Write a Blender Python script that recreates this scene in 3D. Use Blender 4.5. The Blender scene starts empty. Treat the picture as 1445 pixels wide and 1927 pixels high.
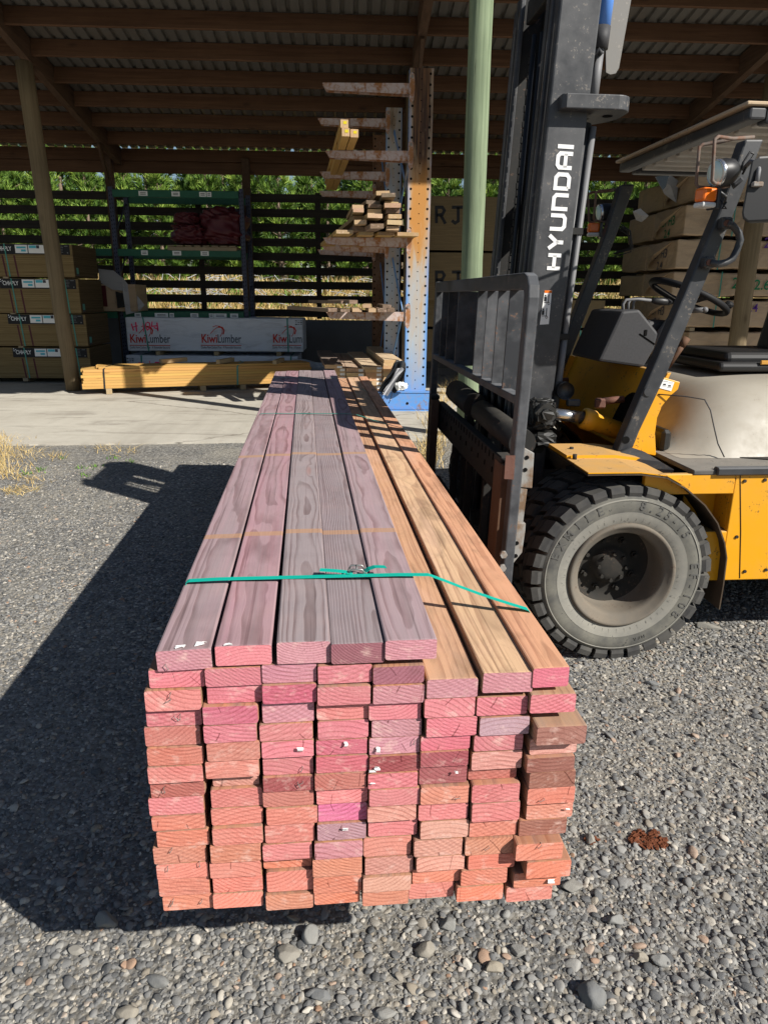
import bpy, bmesh, math, random
from mathutils import Vector, Matrix, Euler
RAD = math.radians
rnd = random.Random(11)
sc = bpy.context.scene
COL = sc.collection
V = Vector

# ------------------------------------------------------------------ camera and measuring helpers
FPX, HY, ROLL, VX, EYE = 1337.0, 556.0, 0.010, 664.0, 1.61
IW, IH = 1445.0, 1927.0
def _rc(px, py):
    x = (px - IW / 2) / FPX; y = -(py - IH / 2) / FPX
    c, s = math.cos(ROLL), math.sin(ROLL)
    return (c * x - s * y, s * x + c * y)
_r = _rc(VX, HY)
PITCH = math.atan2(_r[1], 1.0)
YAW = math.atan2(_r[0], math.hypot(1, _r[1]))
FH = V((-math.sin(YAW), math.cos(YAW), 0)); RT = V((math.cos(YAW), math.sin(YAW), 0))
FW = FH * math.cos(PITCH) + V((0, 0, -math.sin(PITCH))); UP = RT.cross(FW)
EYEP = V((0, 0, EYE))
def ray(px, py):
    r = _rc(px, py); return RT * r[0] + UP * r[1] + FW
def onz(px, py, z=0.0):
    d = ray(px, py); return EYEP + d * ((z - EYE) / d.z)
def ony(px, py, Y):
    d = ray(px, py); return EYEP + d * (Y / d.y)
def onplane(px, py, P, n):
    d = ray(px, py); return EYEP + d * ((P - EYEP).dot(n) / d.dot(n))

cam_d = bpy.data.cameras.new('camera'); cam = bpy.data.objects.new('camera', cam_d); COL.objects.link(cam)
cr = RT * math.cos(ROLL) + UP * math.sin(ROLL); cu = UP * math.cos(ROLL) - RT * math.sin(ROLL)
m3 = Matrix((cr, cu, -FW)).transposed()
cam.matrix_world = Matrix.Translation(EYEP) @ m3.to_4x4()
cam_d.sensor_fit = 'VERTICAL'; cam_d.sensor_height = 36.0; cam_d.sensor_width = 27.0
cam_d.lens = FPX / IH * 36.0
cam_d.clip_start = 0.05; cam_d.clip_end = 2000
sc.camera = cam

# ------------------------------------------------------------------ light
SUN_H = V((0.796, -0.605, 0)).normalized(); SUN_E = RAD(36.5)
sund = V((SUN_H.x * math.cos(SUN_E), SUN_H.y * math.cos(SUN_E), math.sin(SUN_E)))
sl = bpy.data.lights.new('sun', 'SUN'); so = bpy.data.objects.new('sun', sl); COL.objects.link(so)
so.rotation_euler = sund.to_track_quat('Z', 'Y').to_euler()
sl.energy = 5.0; sl.angle = RAD(0.5); sl.color = (1.0, 0.955, 0.88)
w = bpy.data.worlds.new('World'); sc.world = w; w.use_nodes = True
nt = w.node_tree; bg = nt.nodes['Background']
sky = nt.nodes.new('ShaderNodeTexSky'); sky.sky_type = 'NISHITA'; sky.sun_disc = False
sky.sun_elevation = SUN_E; sky.sun_rotation = math.atan2(SUN_H.x, SUN_H.y)
sky.air_density = 1.0; sky.dust_density = 0.4; sky.ozone_density = 1.5
nt.links.new(sky.outputs[0], bg.inputs[0]); bg.inputs[1].default_value = 0.055
sc.view_settings.view_transform = 'Standard'; sc.view_settings.look = 'None'
sc.view_settings.exposure = 0.52; sc.view_settings.gamma = 1
sc.render.engine = 'CYCLES'
sc.cycles.max_bounces = 7; sc.cycles.diffuse_bounces = 4; sc.cycles.transparent_max_bounces = 8
sc.cycles.use_denoising = True

# ------------------------------------------------------------------ tagging
def tag(o, label=None, cat=None, group=None, kind=None):
    if label: o['label'] = label
    if cat: o['category'] = cat
    if group: o['group'] = group
    if kind: o['kind'] = kind
    return o
def thing(name, label, cat, loc=(0, 0, 0), rz=0.0, group=None):
    o = bpy.data.objects.new(name, None); COL.objects.link(o)
    o.location = loc; o.rotation_euler = (0, 0, rz); o.empty_display_size = 0.1
    return tag(o, label, cat, group)
def copy_tree(o, parent=None):
    c = o.copy(); COL.objects.link(c); c.parent = parent
    for ch in list(o.children): copy_tree(ch, c)
    return c

# ------------------------------------------------------------------ mesh builder
class MB:
    def __init__(s): s.bm = bmesh.new(); s.cl = None
    def _f(s, vs):
        try: return s.bm.faces.new(vs)
        except ValueError: return None
    def box(s, c, d, M=None, bev=0.0, seg=1):
        mat = Matrix.Translation(V(c)) @ Matrix.Diagonal(V((d[0], d[1], d[2], 1)))
        if M is not None: mat = M @ mat
        if bev > 0:
            t = bmesh.new(); r = bmesh.ops.create_cube(t, size=1)
            bmesh.ops.scale(t, vec=V(d), verts=t.verts)
            bmesh.ops.bevel(t, geom=list(t.edges), offset=bev, segments=seg, profile=0.5, affect='EDGES')
            T = Matrix.Translation(V(c)); T = (M @ T) if M is not None else T
            s.merge(t, T)
        else:
            bmesh.ops.create_cube(s.bm, size=1, matrix=mat)
        return s
    def merge(s, t, T=None):
        mp = {}
        for v in t.verts: mp[v.index if False else v] = s.bm.verts.new((T @ v.co) if T is not None else v.co)
        for f in t.faces: 
            nf = s._f([mp[v] for v in f.verts])
            if nf: nf.smooth = f.smooth
        t.free(); return s
    def wrapbox(s, c, d, seed, amp=.02, bev=.02):
        t = bmesh.new(); bmesh.ops.create_cube(t, size=1); bmesh.ops.scale(t, vec=V(d), verts=t.verts)
        bmesh.ops.bevel(t, geom=list(t.edges), offset=bev, segments=2, profile=0.5, affect='EDGES')
        for _ in range(5):
            le = [e for e in t.edges if e.calc_length() > .22]
            if not le: break
            bmesh.ops.subdivide_edges(t, edges=le, cuts=1, use_grid_fill=True)
        bmesh.ops.triangulate(t, faces=t.faces)
        from mathutils import noise as mn
        for v in t.verts:
            q = v.co * 2.6 + V((seed * 7.3, 0, 0)); k = (mn.noise(q) * .6 + mn.noise(q * 2.7) * .4) - .35
            n_ = V((v.co.x / d[0], v.co.y / d[1], v.co.z / d[2])); m_ = max(abs(n_.x), abs(n_.y), abs(n_.z)); n_ = V([q_ if abs(q_) > .8 * m_ else 0 for q_ in n_]).normalized()
            v.co += n_ * min(0, k * amp)
        return s.merge(t, Matrix.Translation(V(c)))
    def bar(s, a, b, w, h, up=(0, 0, 1), bev=0.0, seg=1):
        a = V(a); b = V(b); d = b - a; L = d.length; y = d.normalized(); u = V(up)
        x = y.cross(u)
        if x.length < 1e-4: x = y.cross(V((1, 0, 0)))
        x.normalize(); z = x.cross(y)
        M = Matrix((x, y, z)).transposed().to_4x4(); M.translation = (a + b) / 2
        return s.box((0, 0, 0), (w, L, h), M, bev, seg)
    def tube(s, pts, r, n=8, caps=True, closed=False):
        pts = [V(p) for p in pts]; N = len(pts)
        rs = r if isinstance(r, (list, tuple)) else [r] * N
        rings = []; prev = None
        for i, p in enumerate(pts):
            if closed: t = (pts[(i + 1) % N] - pts[i - 1]).normalized()
            elif i == 0: t = (pts[1] - p).normalized()
            elif i == N - 1: t = (p - pts[i - 1]).normalized()
            else:
                t = ((pts[i + 1] - p).normalized() + (p - pts[i - 1]).normalized())
                t = t.normalized() if t.length > 1e-6 else (pts[i + 1] - p).normalized()
            if prev is None:
                x = t.cross(V((0, 0, 1)))
                if x.length < 1e-3: x = t.cross(V((1, 0, 0)))
            else: x = prev - t * prev.dot(t)
            x.normalize(); prev = x; y = t.cross(x)
            rings.append([s.bm.verts.new(p + (x * math.cos(2 * math.pi * k / n) + y * math.sin(2 * math.pi * k / n)) * rs[i]) for k in range(n)])
        M = N if closed else N - 1
        for i in range(M):
            A = rings[i]; B = rings[(i + 1) % N]
            for k in range(n):
                f = s._f([A[k], A[(k + 1) % n], B[(k + 1) % n], B[k]])
                if f: f.smooth = n > 5
        if caps and not closed:
            s._f(list(reversed(rings[0]))); s._f(rings[-1])
        return s
    def cyl(s, a, b, r, n=20, r2=None):
        return s.tube([a, b], [r, r if r2 is None else r2], n)
    def prism(s, poly, M, depth):
        """poly: 2D points in local xy of M, extruded along local z 0..depth"""
        A = [s.bm.verts.new(M @ V((p[0], p[1], 0))) for p in poly]
        B = [s.bm.verts.new(M @ V((p[0], p[1], depth))) for p in poly]
        n = len(poly)
        s._f(list(reversed(A))); s._f(B)
        for i in range(n): s._f([A[i], A[(i + 1) % n], B[(i + 1) % n], B[i]])
        return s
    def poly3(s, pts, off):
        """planar polygon given by 3D points, thickened by vector off"""
        off = V(off)
        A = [s.bm.verts.new(V(p)) for p in pts]; B = [s.bm.verts.new(V(p) + off) for p in pts]
        n = len(pts)
        s._f(list(reversed(A))); s._f(B)
        for i in range(n): s._f([A[i], A[(i + 1) % n], B[(i + 1) % n], B[i]])
        return s
    def lathe(s, prof, o, ax, n=48, smooth=True, closed=False):
        """prof: (r, h) pairs; around axis ax from origin o"""
        ax = V(ax).normalized(); o = V(o)
        x = ax.cross(V((0, 0, 1)))
        if x.length < 1e-3: x = ax.cross(V((1, 0, 0)))
        x.normalize(); y = ax.cross(x)
        rg = []
        for (r, h) in prof:
            if r < 1e-6: rg.append([s.bm.verts.new(o + ax * h)])
            else: rg.append([s.bm.verts.new(o + ax * h + (x * math.cos(2 * math.pi * k / n) + y * math.sin(2 * math.pi * k / n)) * r) for k in range(n)])
        L = len(rg) if closed else len(rg) - 1
        for i in range(L):
            A, B = rg[i], rg[(i + 1) % len(rg)]
            for k in range(n):
                k2 = (k + 1) % n
                if len(A) == 1: f = s._f([A[0], B[k2], B[k]])
                elif len(B) == 1: f = s._f([A[k], A[k2], B[0]])
                else: f = s._f([A[k], A[k2], B[k2], B[k]])
                if f: f.smooth = smooth
        return s
    def sphere(s, c, r, sc3=(1, 1, 1), sub=2):
        bmesh.ops.create_icosphere(s.bm, subdivisions=sub, radius=r, matrix=Matrix.Translation(V(c)) @ Matrix.Diagonal(V((*sc3, 1))))
        return s
    def strip(s, L, Rr):
        """surface between two polylines of equal length"""
        A = [s.bm.verts.new(V(p)) for p in L]; B = [s.bm.verts.new(V(p)) for p in Rr]
        for i in range(len(A) - 1): s._f([A[i], A[i + 1], B[i + 1], B[i]])
        return s
    def solid_strip(s, L, Rr, off):
        """a sheet of thickness: off is a list of vectors or one vector"""
        n = len(L); offs = off if isinstance(off, list) else [V(off)] * n
        A = [s.bm.verts.new(V(p)) for p in L]; B = [s.bm.verts.new(V(p)) for p in Rr]
        C = [s.bm.verts.new(V(p) + V(o)) for p, o in zip(L, offs)]; D = [s.bm.verts.new(V(p) + V(o)) for p, o in zip(Rr, offs)]
        for i in range(n - 1):
            s._f([A[i], A[i + 1], B[i + 1], B[i]]); s._f([C[i], D[i], D[i + 1], C[i + 1]])
            s._f([A[i], C[i], C[i + 1], A[i + 1]]); s._f([B[i], B[i + 1], D[i + 1], D[i]])
        s._f([A[0], B[0], D[0], C[0]]); s._f([A[-1], C[-1], D[-1], B[-1]])
        return s
    def build(s, name, mat, parent=None, smooth=None, bevel=0.0, auto=None):
        bmesh.ops.recalc_face_normals(s.bm, faces=s.bm.faces)
        me = bpy.data.meshes.new(name); s.bm.to_mesh(me); s.bm.free()
        o = bpy.data.objects.new(name, me); COL.objects.link(o)
        if mat: me.materials.append(mat)
        if parent: o.parent = parent
        if smooth is not None:
            for p in me.polygons: p.use_smooth = smooth
        if bevel > 0:
            b = o.modifiers.new('bevel', 'BEVEL'); b.width = bevel; b.segments = 2; b.limit_method = 'ANGLE'; b.angle_limit = RAD(40)
        return o

def text_mesh(name, body, size, M, mat, parent=None, thick=0.0008, bold=0.0, align='CENTER', shear=0.0, fit=None):
    cu = bpy.data.curves.new(name, 'FONT'); cu.body = body; cu.size = size; cu.extrude = thick
    cu.offset = bold * size; cu.align_x = align; cu.align_y = 'CENTER'; cu.shear = shear; cu.resolution_u = 3
    t = bpy.data.objects.new(name + '_curve', cu); COL.objects.link(t)
    dg = bpy.context.evaluated_depsgraph_get(); dg.update()
    me = bpy.data.meshes.new_from_object(t.evaluated_get(dg)); me.name = name
    bpy.data.objects.remove(t); bpy.data.curves.remove(cu)
    if fit:
        xs_ = [v.co.x for v in me.vertices]; me.transform(Matrix.Diagonal(V((fit / max(1e-6, max(xs_) - min(xs_)), 1, 1, 1))))
    me.transform(M); me.materials.clear(); me.materials.append(mat)
    o = bpy.data.objects.new(name, me); COL.objects.link(o)
    if parent: o.parent = parent
    return o
def frame(o, x, y):
    """4x4 with local x, y axes and z = x cross y"""
    x = V(x).normalized(); y = V(y); z = x.cross(y).normalized(); y = z.cross(x)
    M = Matrix((x, y, z)).transposed().to_4x4(); M.translation = V(o); return M
def stroke(mb, pts, w, M, depth=0.002, closed=False):
    """flat lettering stroke along 2D points"""
    P = [V((p[0], p[1])) for p in pts]; n = len(P); L = []; R_ = []
    for i in range(n):
        if closed or 0 < i < n - 1:
            d1 = (P[i] - P[i - 1]).normalized(); d2 = (P[(i + 1) % n] - P[i]).normalized()
        elif i == 0: d1 = d2 = (P[1] - P[0]).normalized()
        else: d1 = d2 = (P[-1] - P[-2]).normalized()
        n1 = V((-d1.y, d1.x)); n2 = V((-d2.y, d2.x)); m = (n1 + n2)
        m = m.normalized() if m.length > 1e-6 else n1
        k = w / 2 / max(0.35, m.dot(n1))
        L.append(P[i] + m * k); R_.append(P[i] - m * k)
    idx = range(n if closed else n - 1)
    for i in idx:
        j = (i + 1) % n
        mb.prism([L[i], R_[i], R_[j], L[j]], M, depth)
# ------------------------------------------------------------------ materials
class NT:
    def __init__(s, name, rough=0.7, spec=0.3, metal=0.0):
        s.m = bpy.data.materials.new(name); s.m.use_nodes = True; s.t = s.m.node_tree
        s.b = s.t.nodes['Principled BSDF']; s.b.inputs['Roughness'].default_value = rough
        s.b.inputs['Specular IOR Level'].default_value = spec; s.b.inputs['Metallic'].default_value = metal
        s.tc = None
    def N(s, typ, **k):
        n = s.t.nodes.new(typ)
        for a, v in k.items(): setattr(n, a, v)
        return n
    def L(s, a, b): s.t.links.new(a, b)
    def _in(s, sock, v):
        if v is None: return
        if hasattr(v, 'is_linked') or hasattr(v, 'links'): s.L(v, sock)
        else:
            if isinstance(v, (tuple, list)) and sock.type == 'RGBA' and len(v) == 3: v = (*v, 1)
            sock.default_value = v
    def obj(s):
        if s.tc is None: s.tc = s.N('ShaderNodeTexCoord')
        return s.tc.outputs['Object']
    def map(s, vec, scale=(1, 1, 1), loc=(0, 0, 0), rot=(0, 0, 0)):
        n = s.N('ShaderNodeMapping'); s._in(n.inputs[0], vec); s._in(n.inputs[1], loc); s._in(n.inputs[2], rot); s._in(n.inputs[3], scale); return n.outputs[0]
    def noise(s, vec, scale, detail=4, rough=0.55, dist=0.0, dim='3D', w=None):
        n = s.N('ShaderNodeTexNoise', noise_dimensions=dim); s._in(n.inputs['Vector'], vec)
        n.inputs['Scale'].default_value = scale; n.inputs['Detail'].default_value = detail; n.inputs['Roughness'].default_value = rough; n.inputs['Distortion'].default_value = dist
        if w is not None: s._in(n.inputs['W'], w)
        return n.outputs['Fac']
    def voro(s, vec, scale, feature='F1', out='Distance', rand=1.0):
        n = s.N('ShaderNodeTexVoronoi', feature=feature); s._in(n.inputs['Vector'], vec); n.inputs['Scale'].default_value = scale
        n.inputs['Randomness'].default_value = rand; return n.outputs[out]
    def math(s, op, a, b=None, c=None, clamp=False):
        n = s.N('ShaderNodeMath', operation=op, use_clamp=clamp); s._in(n.inputs[0], a); s._in(n.inputs[1], b)
        if c is not None: s._in(n.inputs[2], c)
        return n.outputs[0]
    def ramp(s, fac, stops, interp='LINEAR'):
        n = s.N('ShaderNodeValToRGB'); s._in(n.inputs[0], fac); e = n.color_ramp.elements; n.color_ramp.interpolation = interp
        while len(e) < len(stops): e.new(0.5)
        for q, (p, c) in zip(e, stops):
            q.position = p; q.color = (c, c, c, 1) if isinstance(c, (int, float)) else (*c[:3], 1)
        return n.outputs[0]
    def mix(s, fac, a, b, blend='MIX'):
        n = s.N('ShaderNodeMix', data_type='RGBA', blend_type=blend); s._in(n.inputs[0], fac); s._in(n.inputs[6], a); s._in(n.inputs[7], b); return n.outputs[2]
    def sep(s, vec):
        n = s.N('ShaderNodeSeparateXYZ'); s._in(n.inputs[0], vec); return n.outputs
    def comb(s, x=0.0, y=0.0, z=0.0):
        n = s.N('ShaderNodeCombineXYZ'); s._in(n.inputs[0], x); s._in(n.inputs[1], y); s._in(n.inputs[2], z); return n.outputs[0]
    def bump(s, h, strength=0.5, dist=0.005):
        n = s.N('ShaderNodeBump'); s._in(n.inputs['Height'], h); n.inputs['Strength'].default_value = strength; n.inputs['Distance'].default_value = dist
        s.L(n.outputs[0], s.b.inputs['Normal'])
    def rand(s):
        return s.N('ShaderNodeObjectInfo').outputs['Random']
    def vadd(s, a, b):
        n = s.N('ShaderNodeVectorMath', operation='ADD'); s._in(n.inputs[0], a); s._in(n.inputs[1], b); return n.outputs[0]
    def col(s, v): s._in(s.b.inputs['Base Color'], v); return s
    def rough(s, v): s._in(s.b.inputs['Roughness'], v); return s

def flat(name, c, rough=0.6, spec=0.3, metal=0.0, var=0.12, scale=9.0):
    n = NT(name, rough, spec, metal)
    f = n.noise(n.obj(), scale, 3)
    lo = tuple(x * (1 - var) for x in c); hi = tuple(min(1, x * (1 + var)) for x in c)
    n.col(n.mix(f, lo, hi)); return n.m

def paint(name, c, dust=(0.30, 0.25, 0.18), dust_amt=0.35, chip=(0.10, 0.05, 0.03), chip_amt=0.04, rough=0.38, spec=0.45, top_dust=0.0, bump=0.1):
    """worn machine paint: dust film, small chips and rusty scuffs"""
    n = NT(name, rough, spec); o = n.obj()
    big = n.noise(o, 3.1, 5, 0.6); mid = n.noise(o, 14, 5, 0.6); fine = n.noise(o, 85, 3, 0.6)
    d = n.ramp(n.math('ADD', n.math('MULTIPLY', big, 0.6), n.math('MULTIPLY', mid, 0.4)), [(0.40, 0.0), (0.68, 1.0)])
    dfac = n.math('MULTIPLY', d, dust_amt)
    if top_dust > 0:
        g = n.N('ShaderNodeNewGeometry'); nz = n.sep(g.outputs['Normal'])[2]
        t = n.ramp(nz, [(0.55, 0.0), (0.95, 1.0)])
        tt = n.math('MULTIPLY', t, n.math('MULTIPLY_ADD', mid, 0.7, top_dust - 0.35))
        dfac = n.math('MAXIMUM', dfac, tt, clamp=True)
    c1 = n.mix(dfac, c, dust)
    ch = n.ramp(n.math('MULTIPLY', mid, fine), [(0.36 - chip_amt, 0.0), (0.40 - chip_amt, 1.0)])
    c2 = n.mix(n.math('MULTIPLY', ch, 0.75), c1, chip)
    n.col(c2)
    n.rough(n.math('MULTIPLY_ADD', dfac, 0.5, rough, clamp=True))
    n.bump(n.math('ADD', mid, n.math('MULTIPLY', fine, 0.4)), bump, 0.003)
    return n.m

def rusty(name, paintc, rust1=(0.30, 0.11, 0.03), rust2=(0.10, 0.035, 0.015), amt=0.5, scale=2.2, rough=0.75):
    n = NT(name, rough, 0.25); o = n.obj()
    a = n.noise(n.map(o, (1, 1, 0.45)), scale, 7, 0.62, 0.3); b = n.noise(o, 26, 5, 0.6)
    f = n.math('ADD', n.math('MULTIPLY', a, 0.72), n.math('MULTIPLY', b, 0.28))
    mask = n.ramp(f, [(0.60 - amt * 0.28, 0.0), (0.68 - amt * 0.22, 1.0)])
    rc = n.mix(n.noise(o, 11, 5), rust2, rust1)
    wash = n.mix(n.ramp(b, [(0.4, 0.0), (0.7, 0.35)]), paintc, rust1)
    n.col(n.mix(mask, wash, rc)); n.bump(n.math('ADD', b, mask), 0.25, 0.003)
    return n.m

def pole_wood(name, c1, c2, dark=(0.05, 0.035, 0.02), axis=2, crack=0.55, scale=1.0):
    """round or sawn timber: long grain, drying checks and knots"""
    n = NT(name, 0.85, 0.15); o = n.obj()
    rv = n.comb(n.math('MULTIPLY', n.rand(), 37.0), n.math('MULTIPLY', n.rand(), 11.0), n.math('MULTIPLY', n.rand(), 5.0))
    p = n.vadd(o, rv)
    st = [26 * scale] * 3; st[axis] = 0.9
    g = n.noise(n.map(p, tuple(st)), 1.0, 6, 0.6, 0.6)
    st2 = [70 * scale] * 3; st2[axis] = 2.0
    g2 = n.noise(n.map(p, tuple(st2)), 1.0, 4, 0.6)
    big = n.noise(p, 1.3, 4, 0.6)
    c = n.mix(n.ramp(g, [(0.3, 0.0), (0.7, 1.0)]), c1, c2)
    c = n.mix(n.math('MULTIPLY', n.ramp(big, [(0.35, 0.0), (0.7, 1.0)]), 0.45), c, tuple(0.55 * (a + b) / 2 for a, b in zip(c1, c2)))
    ck = n.ramp(g2, [(0.24, 1.0), (0.34, 0.0)])
    c = n.mix(n.math('MULTIPLY', ck, crack), c, dark)
    stk = [4.0] * 3; stk[axis] = 1.6
    kn = n.ramp(n.voro(n.map(p, tuple(stk)), 1.0), [(0.05, 1.0), (0.16, 0.0)])
    c = n.mix(n.math('MULTIPLY', kn, 0.55), c, dark)
    n.col(c); n.bump(n.math('SUBTRACT', n.math('ADD', g, g2), n.math('MULTIPLY', ck, 1.2)), 0.4, 0.006)
    return n.m

def board_wood(name, ring=165.0, ringdark=0.5, weather=0.55, wcol=(0.20, 0.17, 0.165), stains=(), grain=0.0, patch=0.0):
    """sawn softwood coloured by the mesh's own colour attribute: rings on the ends, flame grain on the faces"""
    n = NT(name, 0.8, 0.15); o = n.obj()
    at = n.N('ShaderNodeVertexColor'); at.layer_name = 'Col'; base = at.outputs[0]
    end = at.outputs[1]
    r1 = n.rand(); r2 = n.math('FRACT', n.math('MULTIPLY', r1, 17.31)); r3 = n.math('FRACT', n.math('MULTIPLY', r1, 91.7)); r4 = n.math('FRACT', n.math('MULTIPLY', r1, 331.1))
    x, y, z = n.sep(o)
    seed = n.comb(n.math('MULTIPLY', r1, 53.0), n.math('MULTIPLY', r2, 31.0), n.math('MULTIPLY', r3, 17.0))
    ps = n.vadd(o, seed)
    wob = n.noise(n.map(ps, (1.5, 0.55, 1.5)), 1.0, 3, 0.5)
    wob2 = n.noise(n.map(ps, (9, 2.2, 9)), 1.0, 3, 0.5)
    cx = n.math('MULTIPLY', n.math('SUBTRACT', r2, 0.5), 0.16)
    cz = n.math('MULTIPLY_ADD', r3, 0.11, 0.085)
    cz = n.math('MULTIPLY', cz, n.math('SIGN', n.math('SUBTRACT', r4, 0.35)))
    dx = n.math('ADD', n.math('SUBTRACT', x, cx), n.math('MULTIPLY_ADD', wob, 0.05, -0.025))
    dz = n.math('ADD', n.math('SUBTRACT', z, cz), n.math('MULTIPLY_ADD', wob2, 0.016, -0.008))
    rad = n.math('SQRT', n.math('ADD', n.math('MULTIPLY', dx, dx), n.math('MULTIPLY', dz, dz)))
    kv = n.voro(n.map(ps, (7.5, 0.95, 7.5)), 1.0)
    rad = n.math('ADD', rad, n.math('MULTIPLY', n.math('SUBTRACT', 1.0, end), n.math('MULTIPLY', n.ramp(kv, [(0.0, 1.0), (0.14, 0.45), (0.40, 0.0)], 'EASE'), 0.018)))
    rg = n.math('FRACT', n.math('MULTIPLY', rad, n.math('MULTIPLY_ADD', r4, ring * 0.5, ring * 0.75)))
    late = n.ramp(rg, [(0.0, 0.0), (0.50, 0.08), (0.84, 1.0), (0.95, 0.9), (1.0, 0.0)])
    fine = n.noise(n.map(ps, (220, 9, 220)), 1.0, 3, 0.6)
    saw_d = n.math('ADD', n.math('MULTIPLY', x, n.math('MULTIPLY_ADD', r3, 1.6, -0.8)), z)
    saw = n.math('MULTIPLY_ADD', n.math('SINE', n.math('MULTIPLY', saw_d, n.math('MULTIPLY_ADD', r2, 380.0, 480.0))), 0.5, 0.5)
    sawa = n.math('MULTIPLY', n.math('MULTIPLY', saw, end), n.math('MULTIPLY', n.math('GREATER_THAN', r3, 0.42), 0.28))
    dk = n.mix(1.0, base, (0.52, 0.36, 0.34), 'MULTIPLY')
    soft = n.ramp(n.noise(n.map(ps, (16, 3, 22)), 1.0, 3, 0.6), [(0.34, 0.30), (0.62, 1.0)])
    c = n.mix(n.math('MULTIPLY', n.math('MULTIPLY', late, ringdark), soft), base, dk)
    c = n.mix(sawa, c, dk)
    c = n.mix(n.math('MULTIPLY', n.ramp(fine, [(0.35, 0.0), (0.75, 1.0)]), 0.22), c, n.mix(1.0, c, (0.55, 0.5, 0.5), 'MULTIPLY'))
    blot = n.noise(n.map(ps, (9, 9, 14)), 1.0, 5, 0.62)
    c = n.mix(n.math('MULTIPLY', n.ramp(blot, [(0.42, 0.0), (0.72, 1.0)]), n.math('MULTIPLY_ADD', r1, 0.4, 0.15)), c, n.mix(0.5, c, (0.62, 0.38, 0.32)))
    blot2 = n.noise(n.map(ps, (14, 5, 21)), 1.0, 5, 0.62)
    c = n.mix(n.math('MULTIPLY', n.ramp(blot2, [(0.58, 0.0), (0.76, 1.0)]), 0.5), c, n.mix(0.55, c, (0.12, 0.07, 0.06)))
    # weathering of the faces only, in long streaks
    wz = n.noise(n.map(ps, (42, 0.8, 42)), 1.0, 5, 0.6, 0.3)
    wl = n.noise(n.map(ps, (5, 0.8, 5)), 1.0, 3, 0.5)
    wz = n.math('ADD', n.math('MULTIPLY', wz, 0.6), n.math('MULTIPLY', wl, 0.4))
    wf = n.math('MULTIPLY', n.math('MULTIPLY', n.ramp(wz, [(0.36, 0.0), (0.66, 1.0)]), n.math('SUBTRACT', 1.0, end)), weather)
    c = n.mix(wf, c, wcol)
    notend = n.math('SUBTRACT', 1.0, end)
    if grain > 0:
        c = n.mix(n.math('MULTIPLY', n.math('MULTIPLY', late, notend), n.math('MULTIPLY', soft, grain)), c, n.mix(1.0, c, (0.50, 0.46, 0.46), 'MULTIPLY'))
    if grain > 0:
        xb = n.noise(n.map(ps, (2.0, 5.0, 2.0)), 1.0, 3, 0.6)
        c = n.mix(n.math('MULTIPLY', n.math('MULTIPLY', n.ramp(xb, [(0.50, 0.0), (0.70, 1.0)]), notend), 0.30), c, n.mix(1.0, c, (0.62, 0.60, 0.60), 'MULTIPLY'))
        hair = n.noise(n.map(ps, (120, 0.9, 120)), 1.0, 3, 0.55)
        c = n.mix(n.math('MULTIPLY', n.math('MULTIPLY', n.ramp(hair, [(0.60, 0.0), (0.68, 1.0)]), notend), 0.50), c, n.mix(1.0, c, (0.35, 0.3, 0.3), 'MULTIPLY'))
    if patch > 0:
        pz = n.noise(n.map(ps, (10, 2.6, 10)), 1.0, 7, 0.65, 1.2)
        c = n.mix(n.math('MULTIPLY', n.math('MULTIPLY', n.ramp(pz, [(0.50, 0.0), (0.66, 1.0)]), notend), patch), c, (0.17, 0.11, 0.07))
        pk = n.noise(n.map(n.vadd(ps, (4.0, 2.0, 1.0)), (6, 1.2, 6)), 1.0, 4, 0.6, 0.6)
        c = n.mix(n.math('MULTIPLY', n.math('MULTIPLY', n.ramp(pk, [(0.52, 0.0), (0.66, 1.0)]), notend), patch * 0.8), c, (0.72, 0.46, 0.33))
    ang = n.math('ARCTAN2', dz, dx)
    cr_ = n.math('FRACT', n.math('MULTIPLY_ADD', ang, 2.6, n.math('MULTIPLY', wob2, 0.6)))
    crk = n.math('MULTIPLY', n.math('LESS_THAN', cr_, 0.035), n.math('GREATER_THAN', n.noise(n.map(ps, (11, 1, 11)), 1.0, 2), 0.60))
    c = n.mix(n.math('MULTIPLY', n.math('MULTIPLY', crk, end), 0.7), c, n.mix(1.0, c, (0.25, 0.16, 0.16), 'MULTIPLY'))
    fuzz = n.noise(n.map(ps, (330, 60, 330)), 1.0, 3, 0.7)
    c = n.mix(n.math('MULTIPLY', n.math('MULTIPLY', n.ramp(fuzz, [(0.42, 0.0), (0.70, 1.0)]), end), 0.45), c, n.mix(1.0, c, (0.55, 0.42, 0.42), 'MULTIPLY'))
    dirt = n.noise(n.map(ps, (26, 8, 38)), 1.0, 5, 0.7)
    c = n.mix(n.math('MULTIPLY', n.math('MULTIPLY', n.ramp(dirt, [(0.55, 0.0), (0.75, 1.0)]), end), 0.6), c, (0.80, 0.58, 0.50))
    # knots in the faces
    kn = n.math('MULTIPLY', n.ramp(kv, [(0.05, 1.0), (0.09, 0.0)]), n.math('SUBTRACT', 1.0, end))
    c = n.mix(n.math('MULTIPLY', kn, 0.8), c, n.mix(0.5, base, (0.30, 0.13, 0.10)))
    for (ya, yb, sc_) in stains:
        yy = n.math('ADD', y, n.math('MULTIPLY_ADD', wob2, 0.012, -0.006))
        inside = n.math('MULTIPLY', n.math('GREATER_THAN', yy, ya), n.math('LESS_THAN', yy, yb))
        c = n.mix(n.math('MULTIPLY', inside, 0.75), c, sc_)
    n.col(c)
    hgt = n.math('ADD', n.math('MULTIPLY', late, -0.5), n.math('ADD', n.math('MULTIPLY', fine, 0.8), n.math('MULTIPLY', sawa, -1.2)))
    n.bump(hgt, 0.35, 0.0016)
    return n.m

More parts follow.
